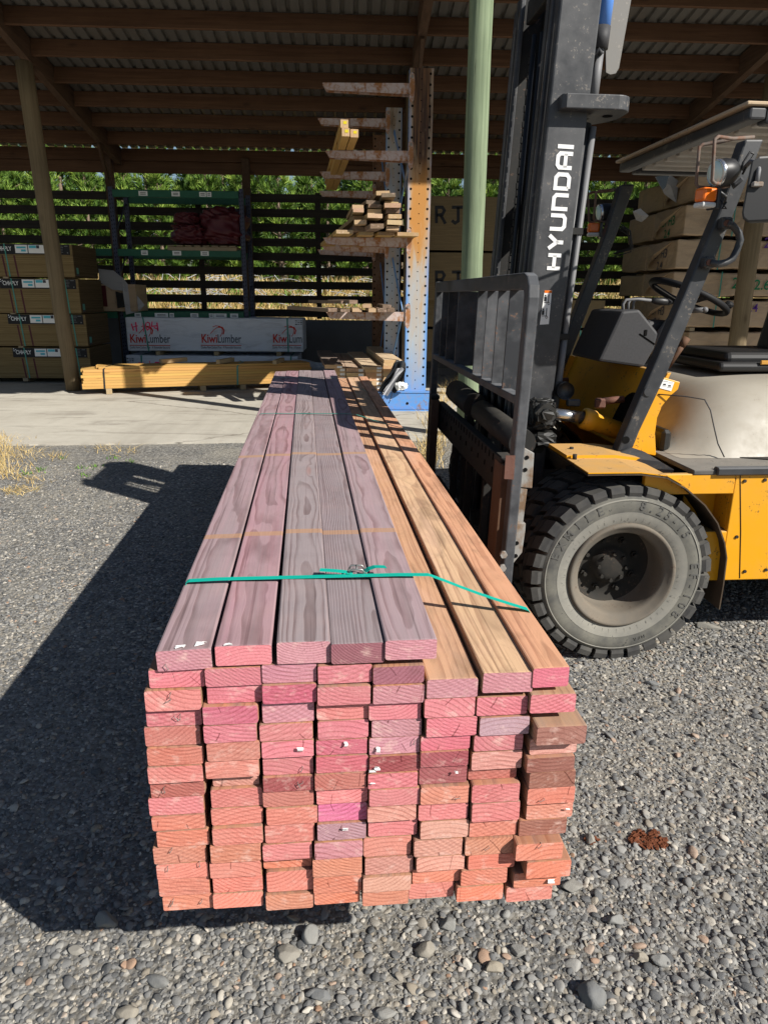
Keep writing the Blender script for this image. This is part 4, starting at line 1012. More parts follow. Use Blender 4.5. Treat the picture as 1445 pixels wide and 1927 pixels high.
# ---- front fenders: arched sheet with a flat dusty top
def fender(near):
    so, si = (-.015, .53)
    arcpx = [(1155, 893), (1205, 892), (1255, 898), (1292, 919), (1327, 950), (1351, 984), (1364, 1021), (1368, 1050), (1362, 1100), (1354, 1147)]
    pts = [fs(x, y, so) for x, y in arcpx]
    front = fs(1106, 893, so); pts[0].z = front.z; 
    pts = [front] + pts
    S2 = (lambda s: s) if near else mir
    root = bpy.data.objects.new('fender', None); COL.objects.link(root); root.parent = FK; root.empty_display_size = .1
    A = [V((p.x, S2(so), p.z)) for p in pts]; B = [V((p.x, S2(si), p.z)) for p in pts]
    m = MB(); cen = V((WU, 0, .38)); offs = []
    for i, p in enumerate(A):
        d = A[min(i + 1, len(A) - 1)] - A[max(i - 1, 0)]; nrm = V((d.z, 0, -d.x)).normalized()
        offs.append(nrm * .006)
    m.solid_strip(A, B, offs); m.build('fender_sheet', M_['fenderin'], root)
    # dusty yellow top: outer flat, raised fold and inner flat
    z = front.z
    k = 6
    T = [V((p.x, 0, p.z + .0085)) for p in pts[:5]]
    m = MB()
    def at(L, s, dz): return [V((p.x, S2(s), p.z + dz)) for p in L]
    m.solid_strip(at(T, so - .002, 0), at(T, .26, 0), V((0, 0, -.005)))
    m.solid_strip(at(T, .2605, .014), at(T, si, .014), V((0, 0, -.018)))
    m.build('fender_top', M_['yellow'], root)
    m = MB(); q = fs(1113, 866, .2); 
    for (u, s) in ((front.x + .03, .24), (front.x + .07, .40)):
        m.cyl((u, S2(s), z + .008), (u, S2(s), z + .032), .010, 6)
    m.build('bolt', M_['rimdark'], root)
    return root
fender(True); fender(False)

# ---- floor plate and its edge bar
m = MB()
fe = [fs(1186, 846, .30), fs(1210, 860, .2), fs(1258, 891, .03)]
zf = fs(1300, 885, .03).z
m.box((1.30, SC, zf - .012), (2.1, mir(.03) - .03, .022), None, .004)
m.build('floor', M_['floorplate'], FK)
m = MB(); 
for S2 in ((lambda s: s), mir):
    m.box((1.35, S2(.035), zf - .006), (2.0, .04, .036), None, .006)
m.build('floor_edge', M_['guard'], FK)
m = MB(); m.poly3([V((.42, .34, zf + .001)), V((.95, .10, zf + .001)), V((.95, .34, zf + .001)), V((.50, .52, zf + .001))], V((0, 0, .003))); m.build('floor_mat', M_['blackflat'], FK)

# ---- engine cover
def hood():
    bm = bmesh.new(); nx, ny = 26, 22
    x0, x1, y0, y1, zb_, zt_ = .30, 1.75, .26, mir(.26), zf, 1.235
    V_ = []
    for i in range(nx + 1):
        row = []
        for j in range(ny + 1):
            a = i / nx * 2 - 1; b = j / ny * 2 - 1
            # superellipse shell: height falls away at the rim
            e = (abs(a) ** 5 + abs(b) ** 6) ** (1 / 5.5); e = min(e, 1)
            h = (1 - max(0, (e - .60) / .40) ** 2.6)
            slope = -.05 * max(0, -a) ** 2
            fx = 1.0 + .10 * (1 - h) ; fy = 1 + .05 * (1 - h)
            row.append(bm.verts.new(((x0 + x1) / 2 + a * (x1 - x0) / 2 * (.86 + .14 * min(1, (e) ** 4)), (y0 + y1) / 2 + b * (y1 - y0) / 2 * (.95 + .05 * e ** 4), zb_ + (zt_ - zb_ + slope) * max(h, 0))))
        V_.append(row)
    for i in range(nx):
        for j in range(ny):
            f = bm.faces.new([V_[i][j], V_[i + 1][j], V_[i + 1][j + 1], V_[i][j + 1]]); f.smooth = True
    me = bpy.data.meshes.new('engine_cover'); bm.to_mesh(me); bm.free(); me.materials.append(M_['beige'])
    o = bpy.data.objects.new('engine_cover', me); COL.objects.link(o); o.parent = FK
    s_ = o.modifiers.new('smooth', 'SUBSURF'); s_.levels = 1; s_.render_levels = 1
    # darker recessed panel line on the near front side
    m = MB()
    return o
hood()
# seam of the side panel on the cover
def proj_hood(px, py, s): return fs(px, py, s)
m = MB(); seam = [(1238, 742, .40), (1290, 746, .36), (1325, 752, .31), (1336, 772, .275), (1343, 805, .262), (1350, 835, .258), (1362, 860, .256)]
m.tube([fs(x, y, s - .012) for x, y, s in seam], .003, 6); m.build('cover_seam', M_['dash'], FK)

# ---- seat
m = MB(); m.box((1.00, SC - .02, 1.272), (.60, .62, .05), None, .022, 3)
m.box((1.02, SC - .02, 1.312), (.54, .54, .07), None, .032, 3); 
m.build('seat', M_['vinyl'], FK)
m = MB(); p = fs(1433, 700, SC - .33); m.box((p.x + .03, SC - .335, 1.296), (.10, .012, .022), None, .004); m.build('torn_foam', M_['foam'], FK)
m = MB(); M4 = Matrix.Translation((1.34, SC, 1.58)) @ Matrix.Rotation(RAD(10), 4, 'Y'); m.box((0, 0, 0), (.13, .52, .60), M4, .05, 3); m.build('seat_back', M_['vinyl'], FK)

# ---- front bulkhead, transverse, leaning with the pillars
PS = .37       # outer face of the near pillar
bt = fs(1213, 703, PS + .06) + V((.115, 0, 0)); bb = fs(1140, 850, PS + .06) + V((.115, 0, 0))
m = MB(); bx = (bt - bb)
m.poly3([V((bb.x, .44, bb.z)), V((bt.x, .44, bt.z)), V((bt.x, mir(.44), bt.z)), V((bb.x, mir(.44), bb.z))], V((.02, 0, .004)))
m.build('bulkhead', M_['yellow'], FK, bevel=.003)
m = MB(); c = fs(1163, 762, .62); n_ = V((-bx.z, 0, bx.x)).normalized()
f_ = lambda t, s: V((bb.x + bx.x * t, s, bb.z + bx.z * t)) + n_ * .002
hp = []
for i in range(13):
    a = math.pi * i / 12; hp.append(f_(.42 + .26 * math.sin(a), .66 + .10 * math.cos(a)))
hp += [f_(.16, .56), f_(.16, .76)]
m.poly3(hp, n_ * .002); m.build('cylinder_slot', M_['hole'], FK)
# yellow side gussets behind the pillars
gp = [(1240, 708), (1279, 719), (1275, 733), (1262, 744), (1246, 763), (1236, 786), (1232, 815), (1234, 858), (1186, 848), (1172, 830)]
for nearside in (True, False):
    m = MB(); q = [fs(x, y, PS + .02) for x, y in gp]
    if not nearside: q = [V((p.x, mir(PS + .05), p.z)) for p in q]
    m.poly3(q, V((0, .03, 0))); m.build('side_gusset', M_['yellow'], FK, bevel=.003)
q = [fs(x, y, PS + .018) for x, y in ((1246, 713), (1268, 719), (1262, 736), (1239, 730))]
m = MB(); m.poly3(q, V((0, -.001, 0))); m.build('sticker', M_['paper'], FK)
m = MB(); c_ = sum(q, V()) / 4; ex_ = (q[1] - q[0]).normalized(); ez_ = (q[0] - q[3]).normalized()
for i in range(2):
    o_ = c_ + ex_ * (-.012 + .026 * i) - V((0, .0012, 0)); m.box(o_, (.013, .001, .006)); m.box(o_ + V((.0, 0, -.007)), (.02, .001, .0014)); m.box(o_ + ez_ * .014, (.022, .001, .0012))
m.build('print', M_['ink'], FK)

# ---- overhead guard
def pillar(near):
    S2 = (lambda s: s) if near else mir
    low = [(1156, 853), (1186, 842)]; 
    outer = [fs(*p, PS) for p in ((1160, 852), (1172, 822), (1225, 700), (1353, 399), (1402, 262))]
    inner = [fs(*p, PS) for p in ((1191, 843), (1203, 812), (1256, 700), (1382, 399), (1437, 262))]
    m = MB(); th = .075
    m.solid_strip([V((p.x, S2(PS), p.z)) for p in outer], [V((p.x, S2(PS), p.z)) for p in inner], V((0, th if near else -th, 0)))
    m.build('guard_pillar', M_['guard'], FK, bevel=.008)
    # foot running into the floor edge
    m = MB(); fp = [fs(1158, 855, PS - .002), fs(1188, 842, PS - .002)]
    a = [V((p.x, S2(p.y), p.z)) for p in (fs(1160, 856, .34), fs(1186, 843, .34), fs(1210, 850, .25), fs(1240, 872, .13), fs(1262, 884, .05), fs(1262, 896, .045), fs(1235, 888, .10), fs(1205, 866, .22))]
    A_ = [fs(1160, 856, .345), fs(1185, 862, .30), fs(1225, 882, .15), fs(1258, 898, .055)]; B_ = [fs(1188, 842, .345), fs(1212, 850, .30), fs(1243, 869, .15), fs(1268, 884, .055)]
    m.solid_strip([V((p.x, S2(p.y), p.z)) for p in A_], [V((p.x, S2(p.y), p.z)) for p in B_], V((0, .03 if near else -.03, -.004)))
    m.build('pillar_foot', M_['guard'], FK)
    # bolt heads
    m = MB()
    for (x, y) in ((1219, 737),): 
        c = fs(x, y, PS); m.cyl((c.x, S2(PS), c.z), (c.x, S2(PS) - (.006 if near else -.006), c.z), .022, 20)
    m.build('plug', M_['guard'], FK)
    m = MB(); c = fs(1177, 828, PS); m.cyl((c.x, S2(PS) + .001, c.z), (c.x, S2(PS) - (.0015 if near else -.0015), c.z), .018, 20); m.build('plug_hole', M_['hole'], FK)
pillar(True); pillar(False)
# roof frame
tn = fs(1405, 205, PS + .0); tf = fs(1168, 304, mir(PS)); zt_ = (tn.z + tf.z) / 2 ; xf = (tn.x + tf.x) / 2
RL = 2.0
m = MB(); bh = .050
m.box((xf + .04, SC, zt_ - bh / 2), (.075, mir(PS) - PS + .0, bh), None, .01, 2)
m.build('guard_front_beam', M_['guard'], FK)
for s_ in (PS + .04, mir(PS) - .04):
    m = MB(); m.box((xf + .08 + RL / 2, s_, zt_ - .032), (RL, .075, .062), None, .012, 2); m.build('guard_side_beam', M_['guard'], FK)
for i in range(9):
    s_ = PS + .13 + (mir(PS) - PS - .26) * i / 8
    m = MB(); m.box((xf + .09 + RL / 2, s_, zt_ - .03), (RL - .02, .04, .045), None, .004); m.build('guard_bar', M_['guardbar'], FK)
m = MB(); m.box((xf + .02 + RL / 2, SC, zt_ + .010), (RL + .08, mir(PS) - PS + .02, .016), None, .004); m.build('guard_cover', M_['roofboard'], FK)
for s_ in (PS + .04, mir(PS) - .04):
    m = MB(); m.bar((xf + RL + .0, s_, zt_ - .1), (xf + RL + .15, s_, .9), .07, .07); m.build('guard_pillar', M_['guard'], FK, bevel=.008)
# mesh guard behind the seat, just at the right edge
m = MB(); q0 = fs(1432, 640, .75)

# ---- grab handle
def tubepx(pxs, s, r, n=10): return [fs(x, y, s) for x, y in pxs], r, n
m = MB(); hp = [(1366, 420), (1377, 424), (1389, 438), (1392, 452), (1386, 470), (1377, 487), (1366, 494), (1350, 497), (1333, 494)]
m.tube([fs(x, y, PS - .045) for x, y in hp], .0155, 12)
for (x, y) in ((1366, 420), (1333, 494)):
    c = fs(x, y, PS - .03); m.box((c.x, PS - .022, c.z), (.05, .05, .05), Matrix.Identity(4), .008)
m.build('grab_handle', M_['guard'], FK)
m = MB()
for (x, y) in ((1366, 420), (1333, 494)):
    c = fs(x, y, PS - .048); m.cyl((c.x, PS - .047, c.z), (c.x, PS - .056, c.z), .013, 12)
m.build('handle_bolt', M_['rustpatch'], FK)

# ---- lamps, turn signals, guards, mirror
def lampset(near):
    S2 = (lambda s: s) if near else mir
    sl_ = .30
    def Q(x, y, ds=0): p = fs(x, y, sl_ + ds); return V((p.x + (0 if near else .085), S2(p.y), p.z))
    root = bpy.data.objects.new('headlamp', None); COL.objects.link(root); root.parent = FK; root.empty_display_size = .05
    c = Q(1361, 324); ax = V((-1, -.16 if near else .05, -.14)).normalized()
    m = MB(); R_ = .052
    m.lathe([(R_, .04), (R_ * 1.03, .025), (R_ * 1.05, .0), (R_ * .95, -.035), (R_ * .6, -.06), (0, -.066)], c, ax, 24); m.build('lamp_housing', M_['blacktube'], root)
    m = MB(); m.lathe([(R_ * .97, .036), (R_ * .85, .046), (R_ * .4, .052), (0, .053)], c, ax, 24); m.build('lamp_lens', M_['lamplens'], root)
    m = MB(); m.lathe([(R_ * 1.03, .026), (R_ * 1.05, .040), (R_ * .96, .044), (R_ * .93, .036)], c, ax, 24); m.build('lamp_bezel', M_['chrome'], root)
    m = MB(); m.tube([c + V((.04, .01, -.02)), c + V((.07, .03, -.05)), Q(1396, 336)], .011, 8); m.build('lamp_arm', M_['guard'], root)
    w_ = bpy.data.objects.new('lamp_guard', None)
    m = MB(); r_ = .0075
    m.tube([Q(1417, 258, .05), Q(1378, 261, -.02), Q(1351, 257, -.06), Q(1344, 262, -.07), Q(1339, 340, -.06), Q(1344, 345, -.06), Q(1353, 346, -.05)], r_, 8)
    m.tube([Q(1378, 261, .02), Q(1355, 267, .04), Q(1322, 272, .06), Q(1315, 277, .06), Q(1309, 345, .05), Q(1312, 352, .05), Q(1340, 354, .03), Q(1372, 350, .03)], r_, 8)
    m.build('lamp_guard', M_['wirebrown'], FK)
    ts = bpy.data.objects.new('turn_signal', None); COL.objects.link(ts); ts.parent = FK; ts.empty_display_size = .05
    t0 = Q(1328, 373)
    MM = Matrix.Translation(t0) @ Matrix.Rotation(RAD(14 if near else -14), 4, 'Z')
    m = MB(); m.box((-.004, 0, .012), (.072, .062, .056), MM, .012, 3); m.build('orange_lens', M_['orangelens'], ts)
    m = MB(); m.box((-.004, 0, -.028), (.072, .062, .022), MM, .008, 2); m.build('clear_lens', M_['clearlens'], ts)
    m = MB(); m.box((.040, 0, -.002), (.016, .070, .084), MM, .005); m.tube([t0 + V((.05, 0, .03)), t0 + V((.10, .02, .01)), Q(1362, 385, .06)], .006, 6); m.build('signal_bracket', M_['guard'], ts)
    m = MB(); rr = random.Random(4 if near else 9)
    base = Q(1366, 372, .05)
    wires = [[Q(1396, 328), Q(1405, 312), Q(1418, 290), Q(1410, 286), Q(1398, 305), Q(1388, 332)], [t0 + V((.04, 0, .02)), t0 + V((.09, -.01, -.04)), Q(1358, 392), Q(1366, 380)]]
    if not near:
        for k in range(4):
            a = Q(1362 + rr.uniform(-8, 8), 385 + rr.uniform(-8, 8)); wires.append([a, a + V((rr.uniform(-.05, .1), -.02, rr.uniform(.02, .09))), a + V((.12 + rr.uniform(0, .05), -.03, rr.uniform(-.02, .05))), a + V((.16, -.02, -.09)), a + V((.06, 0, -.12))])
    for wq in wires: m.tube(wq, .0045, 6)
    m.build('wiring', M_['blacktube'], FK)
lampset(True); lampset(False)
# mirror
mr = bpy.data.objects.new('mirror', None); COL.objects.link(mr); mr.parent = FK; mr.empty_display_size = .05
m = MB(); mp = [(1412, 303), (1428, 293), (1480, 290), (1492, 310), (1490, 395), (1478, 416), (1405, 419), (1396, 411), (1394, 400)]
m.poly3([fs(x, y, .16) for x, y in mp], V((.03, .035, 0))); m.build('mirror_back', M_['vinyl'], mr, bevel=.010)
m = MB(); m.tube([fs(1398, 318, .33), fs(1412, 303, .26), fs(1424, 305, .2), fs(1427, 320, .155), fs(1423, 345, .15)], .009, 8); m.build('mirror_arm', M_['hose'], mr)
m = MB(); c = fs(1424, 347, .15); m.box(c, (.045, .02, .02), None, .004); m.build('mirror_clamp', M_['plainsteel'], mr)

# ---- dashboard, levers, steering wheel
m = MB(); dp = [(1162, 585), (1203, 582), (1239, 627), (1231, 657), (1211, 692), (1118, 680)]
ds = .74
prof = [fs(x, y, ds) for x, y in dp]
A_ = [V((p.x + (.02 if i in (0, 5) else 0), ds, p.z)) for i, p in enumerate(prof)]
m.poly3(A_, V((0, .42, 0))); m.build('dash', M_['dash'], FK, bevel=.014)
m = MB(); c = fs(1214, 626, ds); m.box((c.x, ds - .002, c.z), (.016, .004, .03), None, .002); m.tube([fs(1203, 628, ds - .002), fs(1232, 648, ds - .002)], .003, 5); m.build('dash_seam', M_['hole'], FK)
m = MB(); p = fs(1236, 610, 1.0); m.box((p.x + .02, 1.12, p.z - .05), (.16, .20, .14), Matrix.Identity(4), .03, 2); m.build('steering_column_cover', M_['dash'], FK)
for i in range(3):
    s_ = .86 + .075 * i
    pts = [fs(1172 + 9 * i, 590 - 4 * i, s_), fs(1172 + 10 * i, 572 - 2 * i, s_), fs(1178 + 9 * i, 564 - i, s_), fs(1200 + 8 * i, 563, s_), fs(1232 + 3 * i, 566, s_)]
    lv = bpy.data.objects.new('lever', None); COL.objects.link(lv); lv.parent = FK; lv.empty_display_size = .03
    m = MB(); m.tube(pts, .0075, 8); m.build('lever_rod', M_['hose'], lv)
    m = MB(); d = (pts[-1] - pts[-2]).normalized(); e = pts[-1]; m.tube([e - d * .02, e, e + d * .03, e + d * .06, e + d * .085], [.010, .017, .021, .018, .006], 10); m.build('lever_knob', M_['blacktube'], lv)
sw = bpy.data.objects.new('steering_wheel', None); COL.objects.link(sw); sw.parent = FK; sw.empty_display_size = .05
a_ = fs(1234, 527, .98); b_ = fs(1355, 590, .98); cc = (a_ + b_) / 2; xd = (b_ - a_).normalized(); SR = (b_ - a_).length / 2; yd = V((0, 1, 0)); nn = xd.cross(yd).normalized()
if nn.z < 0: nn = -nn
ring = [cc + xd * math.cos(2 * math.pi * i / 40) * SR + yd * math.sin(2 * math.pi * i / 40) * SR for i in range(40)]
m = MB(); m.tube(ring, .0165, 10, closed=True)
for i in range(0, 120):
    a = 2 * math.pi * i / 120
    if not (.2 < a < 1.5 or 2.4 < a < 3.9): continue
    q = cc + xd * math.cos(a) * (SR - .012) + yd * math.sin(a) * (SR - .012) - nn * .012; m.sphere(q, .006, sub=1)
m.build('wheel_rim', M_['matteblack'], sw)
m = MB()
for a in (.5, 2.6, 4.7):
    e = cc + xd * math.cos(a) * SR + yd * math.sin(a) * SR; m.bar(cc - nn * .04, e, .03, .008, nn)
m.lathe([(.05, -.07), (.055, -.035), (.04, -.02), (0, -.015)], cc, nn, 20)
m.build('spokes', M_['blacktube'], sw)
m = MB(); kc = cc + xd * SR * .95 - yd * SR * .25; m.cyl(kc, kc + nn * .03, .008, 8); m.sphere(kc + nn * .045, .026, (1, 1, .85)); m.build('spinner_knob', M_['matteblack'], sw)
m = MB(); m.cyl(cc - nn * .05, cc - nn * .34 - xd * .05, .035, 14); m.build('column', M_['hose'], sw)
m = MB(); a = fs(1300, 585, .98); m.cyl(a, fs(1326, 583, .93), .014, 10); m.sphere(fs(1326, 583, .93), .016); m.build('direction_lever', M_['hose'], FK)
m = MB(); m.tube([fs(1255, 690, .55), fs(1275, 662, .55), fs(1281, 652, .55)], [.016, .014, .016], 10); m.tube([fs(1281, 652, .55), fs(1292, 636, .55)], .018, 10); m.build('brake_lever', M_['forksteel'], FK)
# foot pedal by the gusset
m = MB(); p = fs(1240, 825, .5); m.box(p, (.05, .16, .11), None, .015); m.build('pedal', M_['grease'], FK)

# ---- mast
def mu(px, py, s): return fs(px, py, s)
_a, _b, _c = fs(999, 512, SMN), fs(1055, 0, SMN), fs(1076, 490, SMN)
MW = .186
lean = (_b.x - _a.x) / (_b.z - _a.z); MF = _a.x - lean * (_a.z - 1.7)
def mp(u, s, z): return V((u + lean * (z - 1.7), s, z))
def rail(name, u0, u1, s0, s1, z0, z1, mat, bev=.006):
    m = MB()
    A = [mp(u0, s0, z0), mp(u1, s0, z0), mp(u1, s1, z0), mp(u0, s1, z0)]; B = [mp(u0, s0, z1), mp(u1, s0, z1), mp(u1, s1, z1), mp(u0, s1, z1)]
    a = [m.bm.verts.new(p) for p in A]; b = [m.bm.verts.new(p) for p in B]
    m._f(list(reversed(a))); m._f(b)
    for i in range(4): m._f([a[i], a[(i + 1) % 4], b[(i + 1) % 4], b[i]])
    return m.build(name, mat, FK, bevel=bev)
ZT = 3.12
DS = SMN - .60
for S2, nr in (((lambda s: s + DS), 1), ((lambda s: mirm(s + DS)), 0)):
    def rr_(name, u0, u1, a, b, z0, z1, mat, bev=.005):
        a, b = S2(a), S2(b); rail(name, u0, u1, min(a, b), max(a, b), z0, z1, mat, bev)
    # outer rail: side plate and two flanges; inner rail nested inside
    rr_('outer_rail', MF, MF + MW, .600, .622, .16, ZT - .02, M_['black'], .008)
    rr_('outer_rail_flange', MF, MF + .026, .6225, .690, .16, ZT - .02, M_['black'])
    rr_('outer_rail_flange', MF + MW - .026, MF + MW, .6225, .690, .16, ZT - .02, M_['black'])
    rr_('inner_rail', MF - .012, MF + MW - .04, .728, .748, .30, ZT, M_['blackflat'])
    rr_('inner_rail_flange', MF - .012, MF + .016, .694, .7275, .30, ZT, M_['black'])
    rr_('inner_rail_flange', MF - .012, MF + .012, .7485, .795, .30, ZT, M_['black'])
    rr_('inner_rail_flange', MF + MW - .066, MF + MW - .04, .7485, .795, .30, ZT, M_['blackflat'])
# pale steel strips standing in for slivers of sunlight along the rails
wr = random.Random(5)
for S2 in ((lambda s: s + DS), (lambda s: mirm(s + DS))):
    for u_, s_, w_ in ((MF - .0135, .772, .006), (MF - .0135, .706, .005), (MF + .0, .655, .005)):
        z = .7
        while z < 3.0:
            L = wr.uniform(.15, .55); m = MB()
            a, b = mp(u_ + (-.002 if u_ > MF - .005 else 0), S2(s_), z), mp(u_ + (-.002 if u_ > MF - .005 else 0), S2(s_), min(3.05, z + L))
            m.bar(a, b, w_ * wr.uniform(.5, 1.3), .0012, (1, 0, 0)); m.build('sun_sliver', M_['plainsteel'], FK); z += L + wr.uniform(.1, .5)
# cross members (top ties and the rear ties of the outer mast)
for (z0, z1, u0, u1, s0, s1) in ((2.86, 3.10, MF + .15, MF + .175, SMN + .03, mirm(SMN + .03)), (1.98, 2.20, MF + .16, MF + .185, SMN + .03, mirm(SMN + .03)), (1.10, 1.30, MF + .16, MF + .185, SMN + .03, mirm(SMN + .03)), (.25, .55, MF + .12, MF + .185, SMN + .03, mirm(SMN + .03)), (2.98, 3.09, MF + .02, MF + .06, SMN + .2, mirm(SMN + .2)), (.45, .65, MF + .02, MF + .06, SMN + .2, mirm(SMN + .2))):
    rail('mast_crossmember', u0, u1, s0, s1, z0, z1, M_['blackflat'])
# centre cylinder, chains, hoses
m = MB(); m.cyl(mp(MF + .10, SM, .3), mp(MF + .10, SM, 2.1), .055, 18); m.cyl(mp(MF + .10, SM, 2.1), mp(MF + .10, SM, 2.75), .035, 16); m.build('lift_cylinder', M_['blackflat'], FK)
for s_ in (.98, mirm(.98)):
    m = MB(); 
    for i in range(60):
        z = .6 + i * .038; m.box(mp(MF + .05, s_, z), (.012 if i % 2 else .018, .026, .03))
    m.build('chain', M_['blackflat'], FK)
for s_, u_ in ((1.05, .04), (mirm(1.05), .04), (1.09, .07), (mirm(1.09), .07)):
    m = MB(); m.tube([mp(MF + u_, s_, .7), mp(MF + u_ + .01, s_, 1.6), mp(MF + u_, s_, 2.9)], .013, 8); m.build('mast_hose', M_['blacktube'], FK)
# side lift cylinder behind the near rail with sleeve, rod and plate
def cylside(S2):
    m = MB(); m.cyl(mp(MF + MW + .012, S2(.70), .78), mp(MF + MW + .012, S2(.70), 2.40), .043, 18); m.build('side_cylinder', M_['black'], FK)
    m = MB(); m.tube([mp(MF + MW + .040, S2(.655), .98), mp(MF + MW + .040, S2(.655), 1.5), mp(MF + MW + .052, S2(.655), 2.38)], .015, 10); m.build('cylinder_pipe', M_['hose'], FK)
    m = MB()
    for z in (1.42, 1.92): m.bar(mp(MF + MW - .01, S2(.645), z), mp(MF + MW + .060, S2(.645), z), .02, .03)
    m.build('pipe_clamp', M_['blackflat'], FK)
    m = MB(); m.tube([mp(MF + MW + .040, S2(.655), 1.42), mp(MF + MW + .040, S2(.655), 1.25), mp(MF + MW + .040, S2(.66), 1.12), mp(MF + MW + .025, S2(.67), 1.04), mp(MF + MW + .005, S2(.68), 1.02)], .017, 10); m.build('lower_hose', M_['hose'], FK)
    m = MB(); m.cyl(mp(MF + MW + .035, S2(.66), 2.49), mp(MF + MW + .035, S2(.66), 2.70), .023, 14); m.build('cylinder_rod', M_['hose'], FK)
    m = MB(); m.cyl(mp(MF + MW + .038, S2(.66), 2.70), mp(MF + MW + .038, S2(.66), 2.79), .036, 16); m.tube([mp(MF + MW + .005, S2(.65), 2.62), mp(MF + MW + .025, S2(.63), 2.69), mp(MF + MW + .04, S2(.63), 2.67)], .011, 8); m.build('cylinder_collar', M_['dash'], FK)
    m = MB(); m.cyl(mp(MF + MW + .038, S2(.66), 2.79), mp(MF + MW + .042, S2(.66), 3.10), .034, 18); m.build('cylinder_sleeve', M_['bluetube'], FK)
cylside(lambda s: s + DS); cylside(lambda s: mirm(s + DS))
# plate behind the sleeve
m = MB(); pl = [(1146, 40), (1200, -60), (1188, 0), (1163, 130), (1158, 138), (1150, 139), (1142, 130)]
m.poly3([fs(x, y, .92) for x, y in ((1138, -60), (1200, -60), (1187, 0), (1164, 128), (1158, 138), (1148, 140), (1140, 136))], V((0, .012, 0))); m.build('hose_plate', M_['greyplate'], FK)
# thick top bracket with a rounded end
z0 = fs(1120, 205, .56 + DS).z - .005; zb0 = z0
u0 = fs(1056, 190, .56 + DS).x; u1 = fs(1190, 190, .56 + DS).x
pl = [(a_, b_ + DS) for a_, b_ in [(u0, SMN), (u0 - .0, .555), (u0 + .02, .54)] + [(u1 - .07 + .07 * math.sin(RAD(a)), .61 - .07 * math.cos(RAD(a))) for a in range(0, 91, 15)] + [(u1, .72), (u1 - .04, .80), (u0 + .19, .92), (u0 + .19, SMN)]]
m = MB(); m.prism(pl, Matrix.Translation((0, 0, z0)), .062); m.build('mast_bracket', M_['black'], FK, bevel=.005)
m = MB(); c = (u1 - .075, .66 + DS); m.cyl((c[0], c[1], z0 - .002), (c[0], c[1], z0 + .001), .024, 16); m.build('bracket_hole', M_['hole'], FK)
# lettering down the near rail
HY_ = [[[(0, 0), (0, 1)], [(.8, 0), (.8, 1)], [(.0, .5), (.8, .5)]],
       [[(0, 1.06), (.4, .45), (.8, 1.06)], [(.4, .5), (.4, -.05)]],
       [[(0, 1.1), (0, .16), (.16, 0), (.64, 0), (.8, .16), (.8, 1.1)]],
       [[(0, -.1), (0, 1), (.64, 1), (.8, .84), (.8, -.1)]],
       [[(0, 0), (.62, 0), (.8, .18), (.8, .82), (.62, 1), (0, 1), (0, .0)]],
       [[(0, -.1), (0, .84), (.16, 1), (.64, 1), (.8, .84), (.8, -.1)], [(.0, .42), (.8, .42)]],
       [[(0, -.1), (0, 1.1)]]]
lo = fs(1036, 508, SMN); hi = fs(1060, 272, SMN)
xd = (hi - lo).normalized(); tot = (hi - lo).length; unit = tot / (6 * 1.19 + .22); 
yd = V((-xd.z, 0, xd.x))
if yd.x > 0: yd = -yd
cw = fs(1037, 460, SMN) - fs(1068, 460, SMN); hgt = .074
org = fs(1054, 509, SMN) + V((0, -.0015, 0))
m = MB()
for i, L_ in enumerate(HY_):
    Mx = frame(org + xd * (unit * 1.19 * i + .11 * unit), xd * 1.0, yd)
    for st in L_:
        q = [(p[0] * unit, (p[1] * .86 + .07) * hgt) for p in st]
        stroke(m, q, unit * .235, Mx, .0012 if True else 0)
m.build('brand_lettering', M_['white'], FK)
# warning label
lb = [fs(x, y, SMN - .0015) for x, y in ((1024, 547), (1038, 546), (1032, 610), (1015, 611))]
m = MB(); m.poly3(lb, V((0, -.001, 0))); m.build('warning_label', M_['paper'], FK)
m = MB(); c0 = (lb[0] + lb[1]) / 2 - V((0, .0012, .011)); m.box(c0 + V((0, 0, .005)), (.036, .001, .012)); m.build('label_header', M_['orangeprint'], FK)
m = MB()
for i, zo in enumerate((.040, .105)):
    c = (lb[0] + lb[1]) / 2 + V((-.004 - .006 * i, -.0012, -zo))
    m.box(c + V((-.008, 0, .0)), (.012, .001, .022)); m.box(c + V((.009, 0, .002)), (.004, .001, .04)); m.box(c + V((-.008, 0, .016)), (.008, .001, .007)); m.box(c + V((0, 0, -.016)), (.026, .001, .003)); m.lathe([(.004, 0), (.0065, 0)], c + V((.011, -.0005, -.022)), (0, 1, 0), 12)
m.build('label_print', M_['ink'], FK)

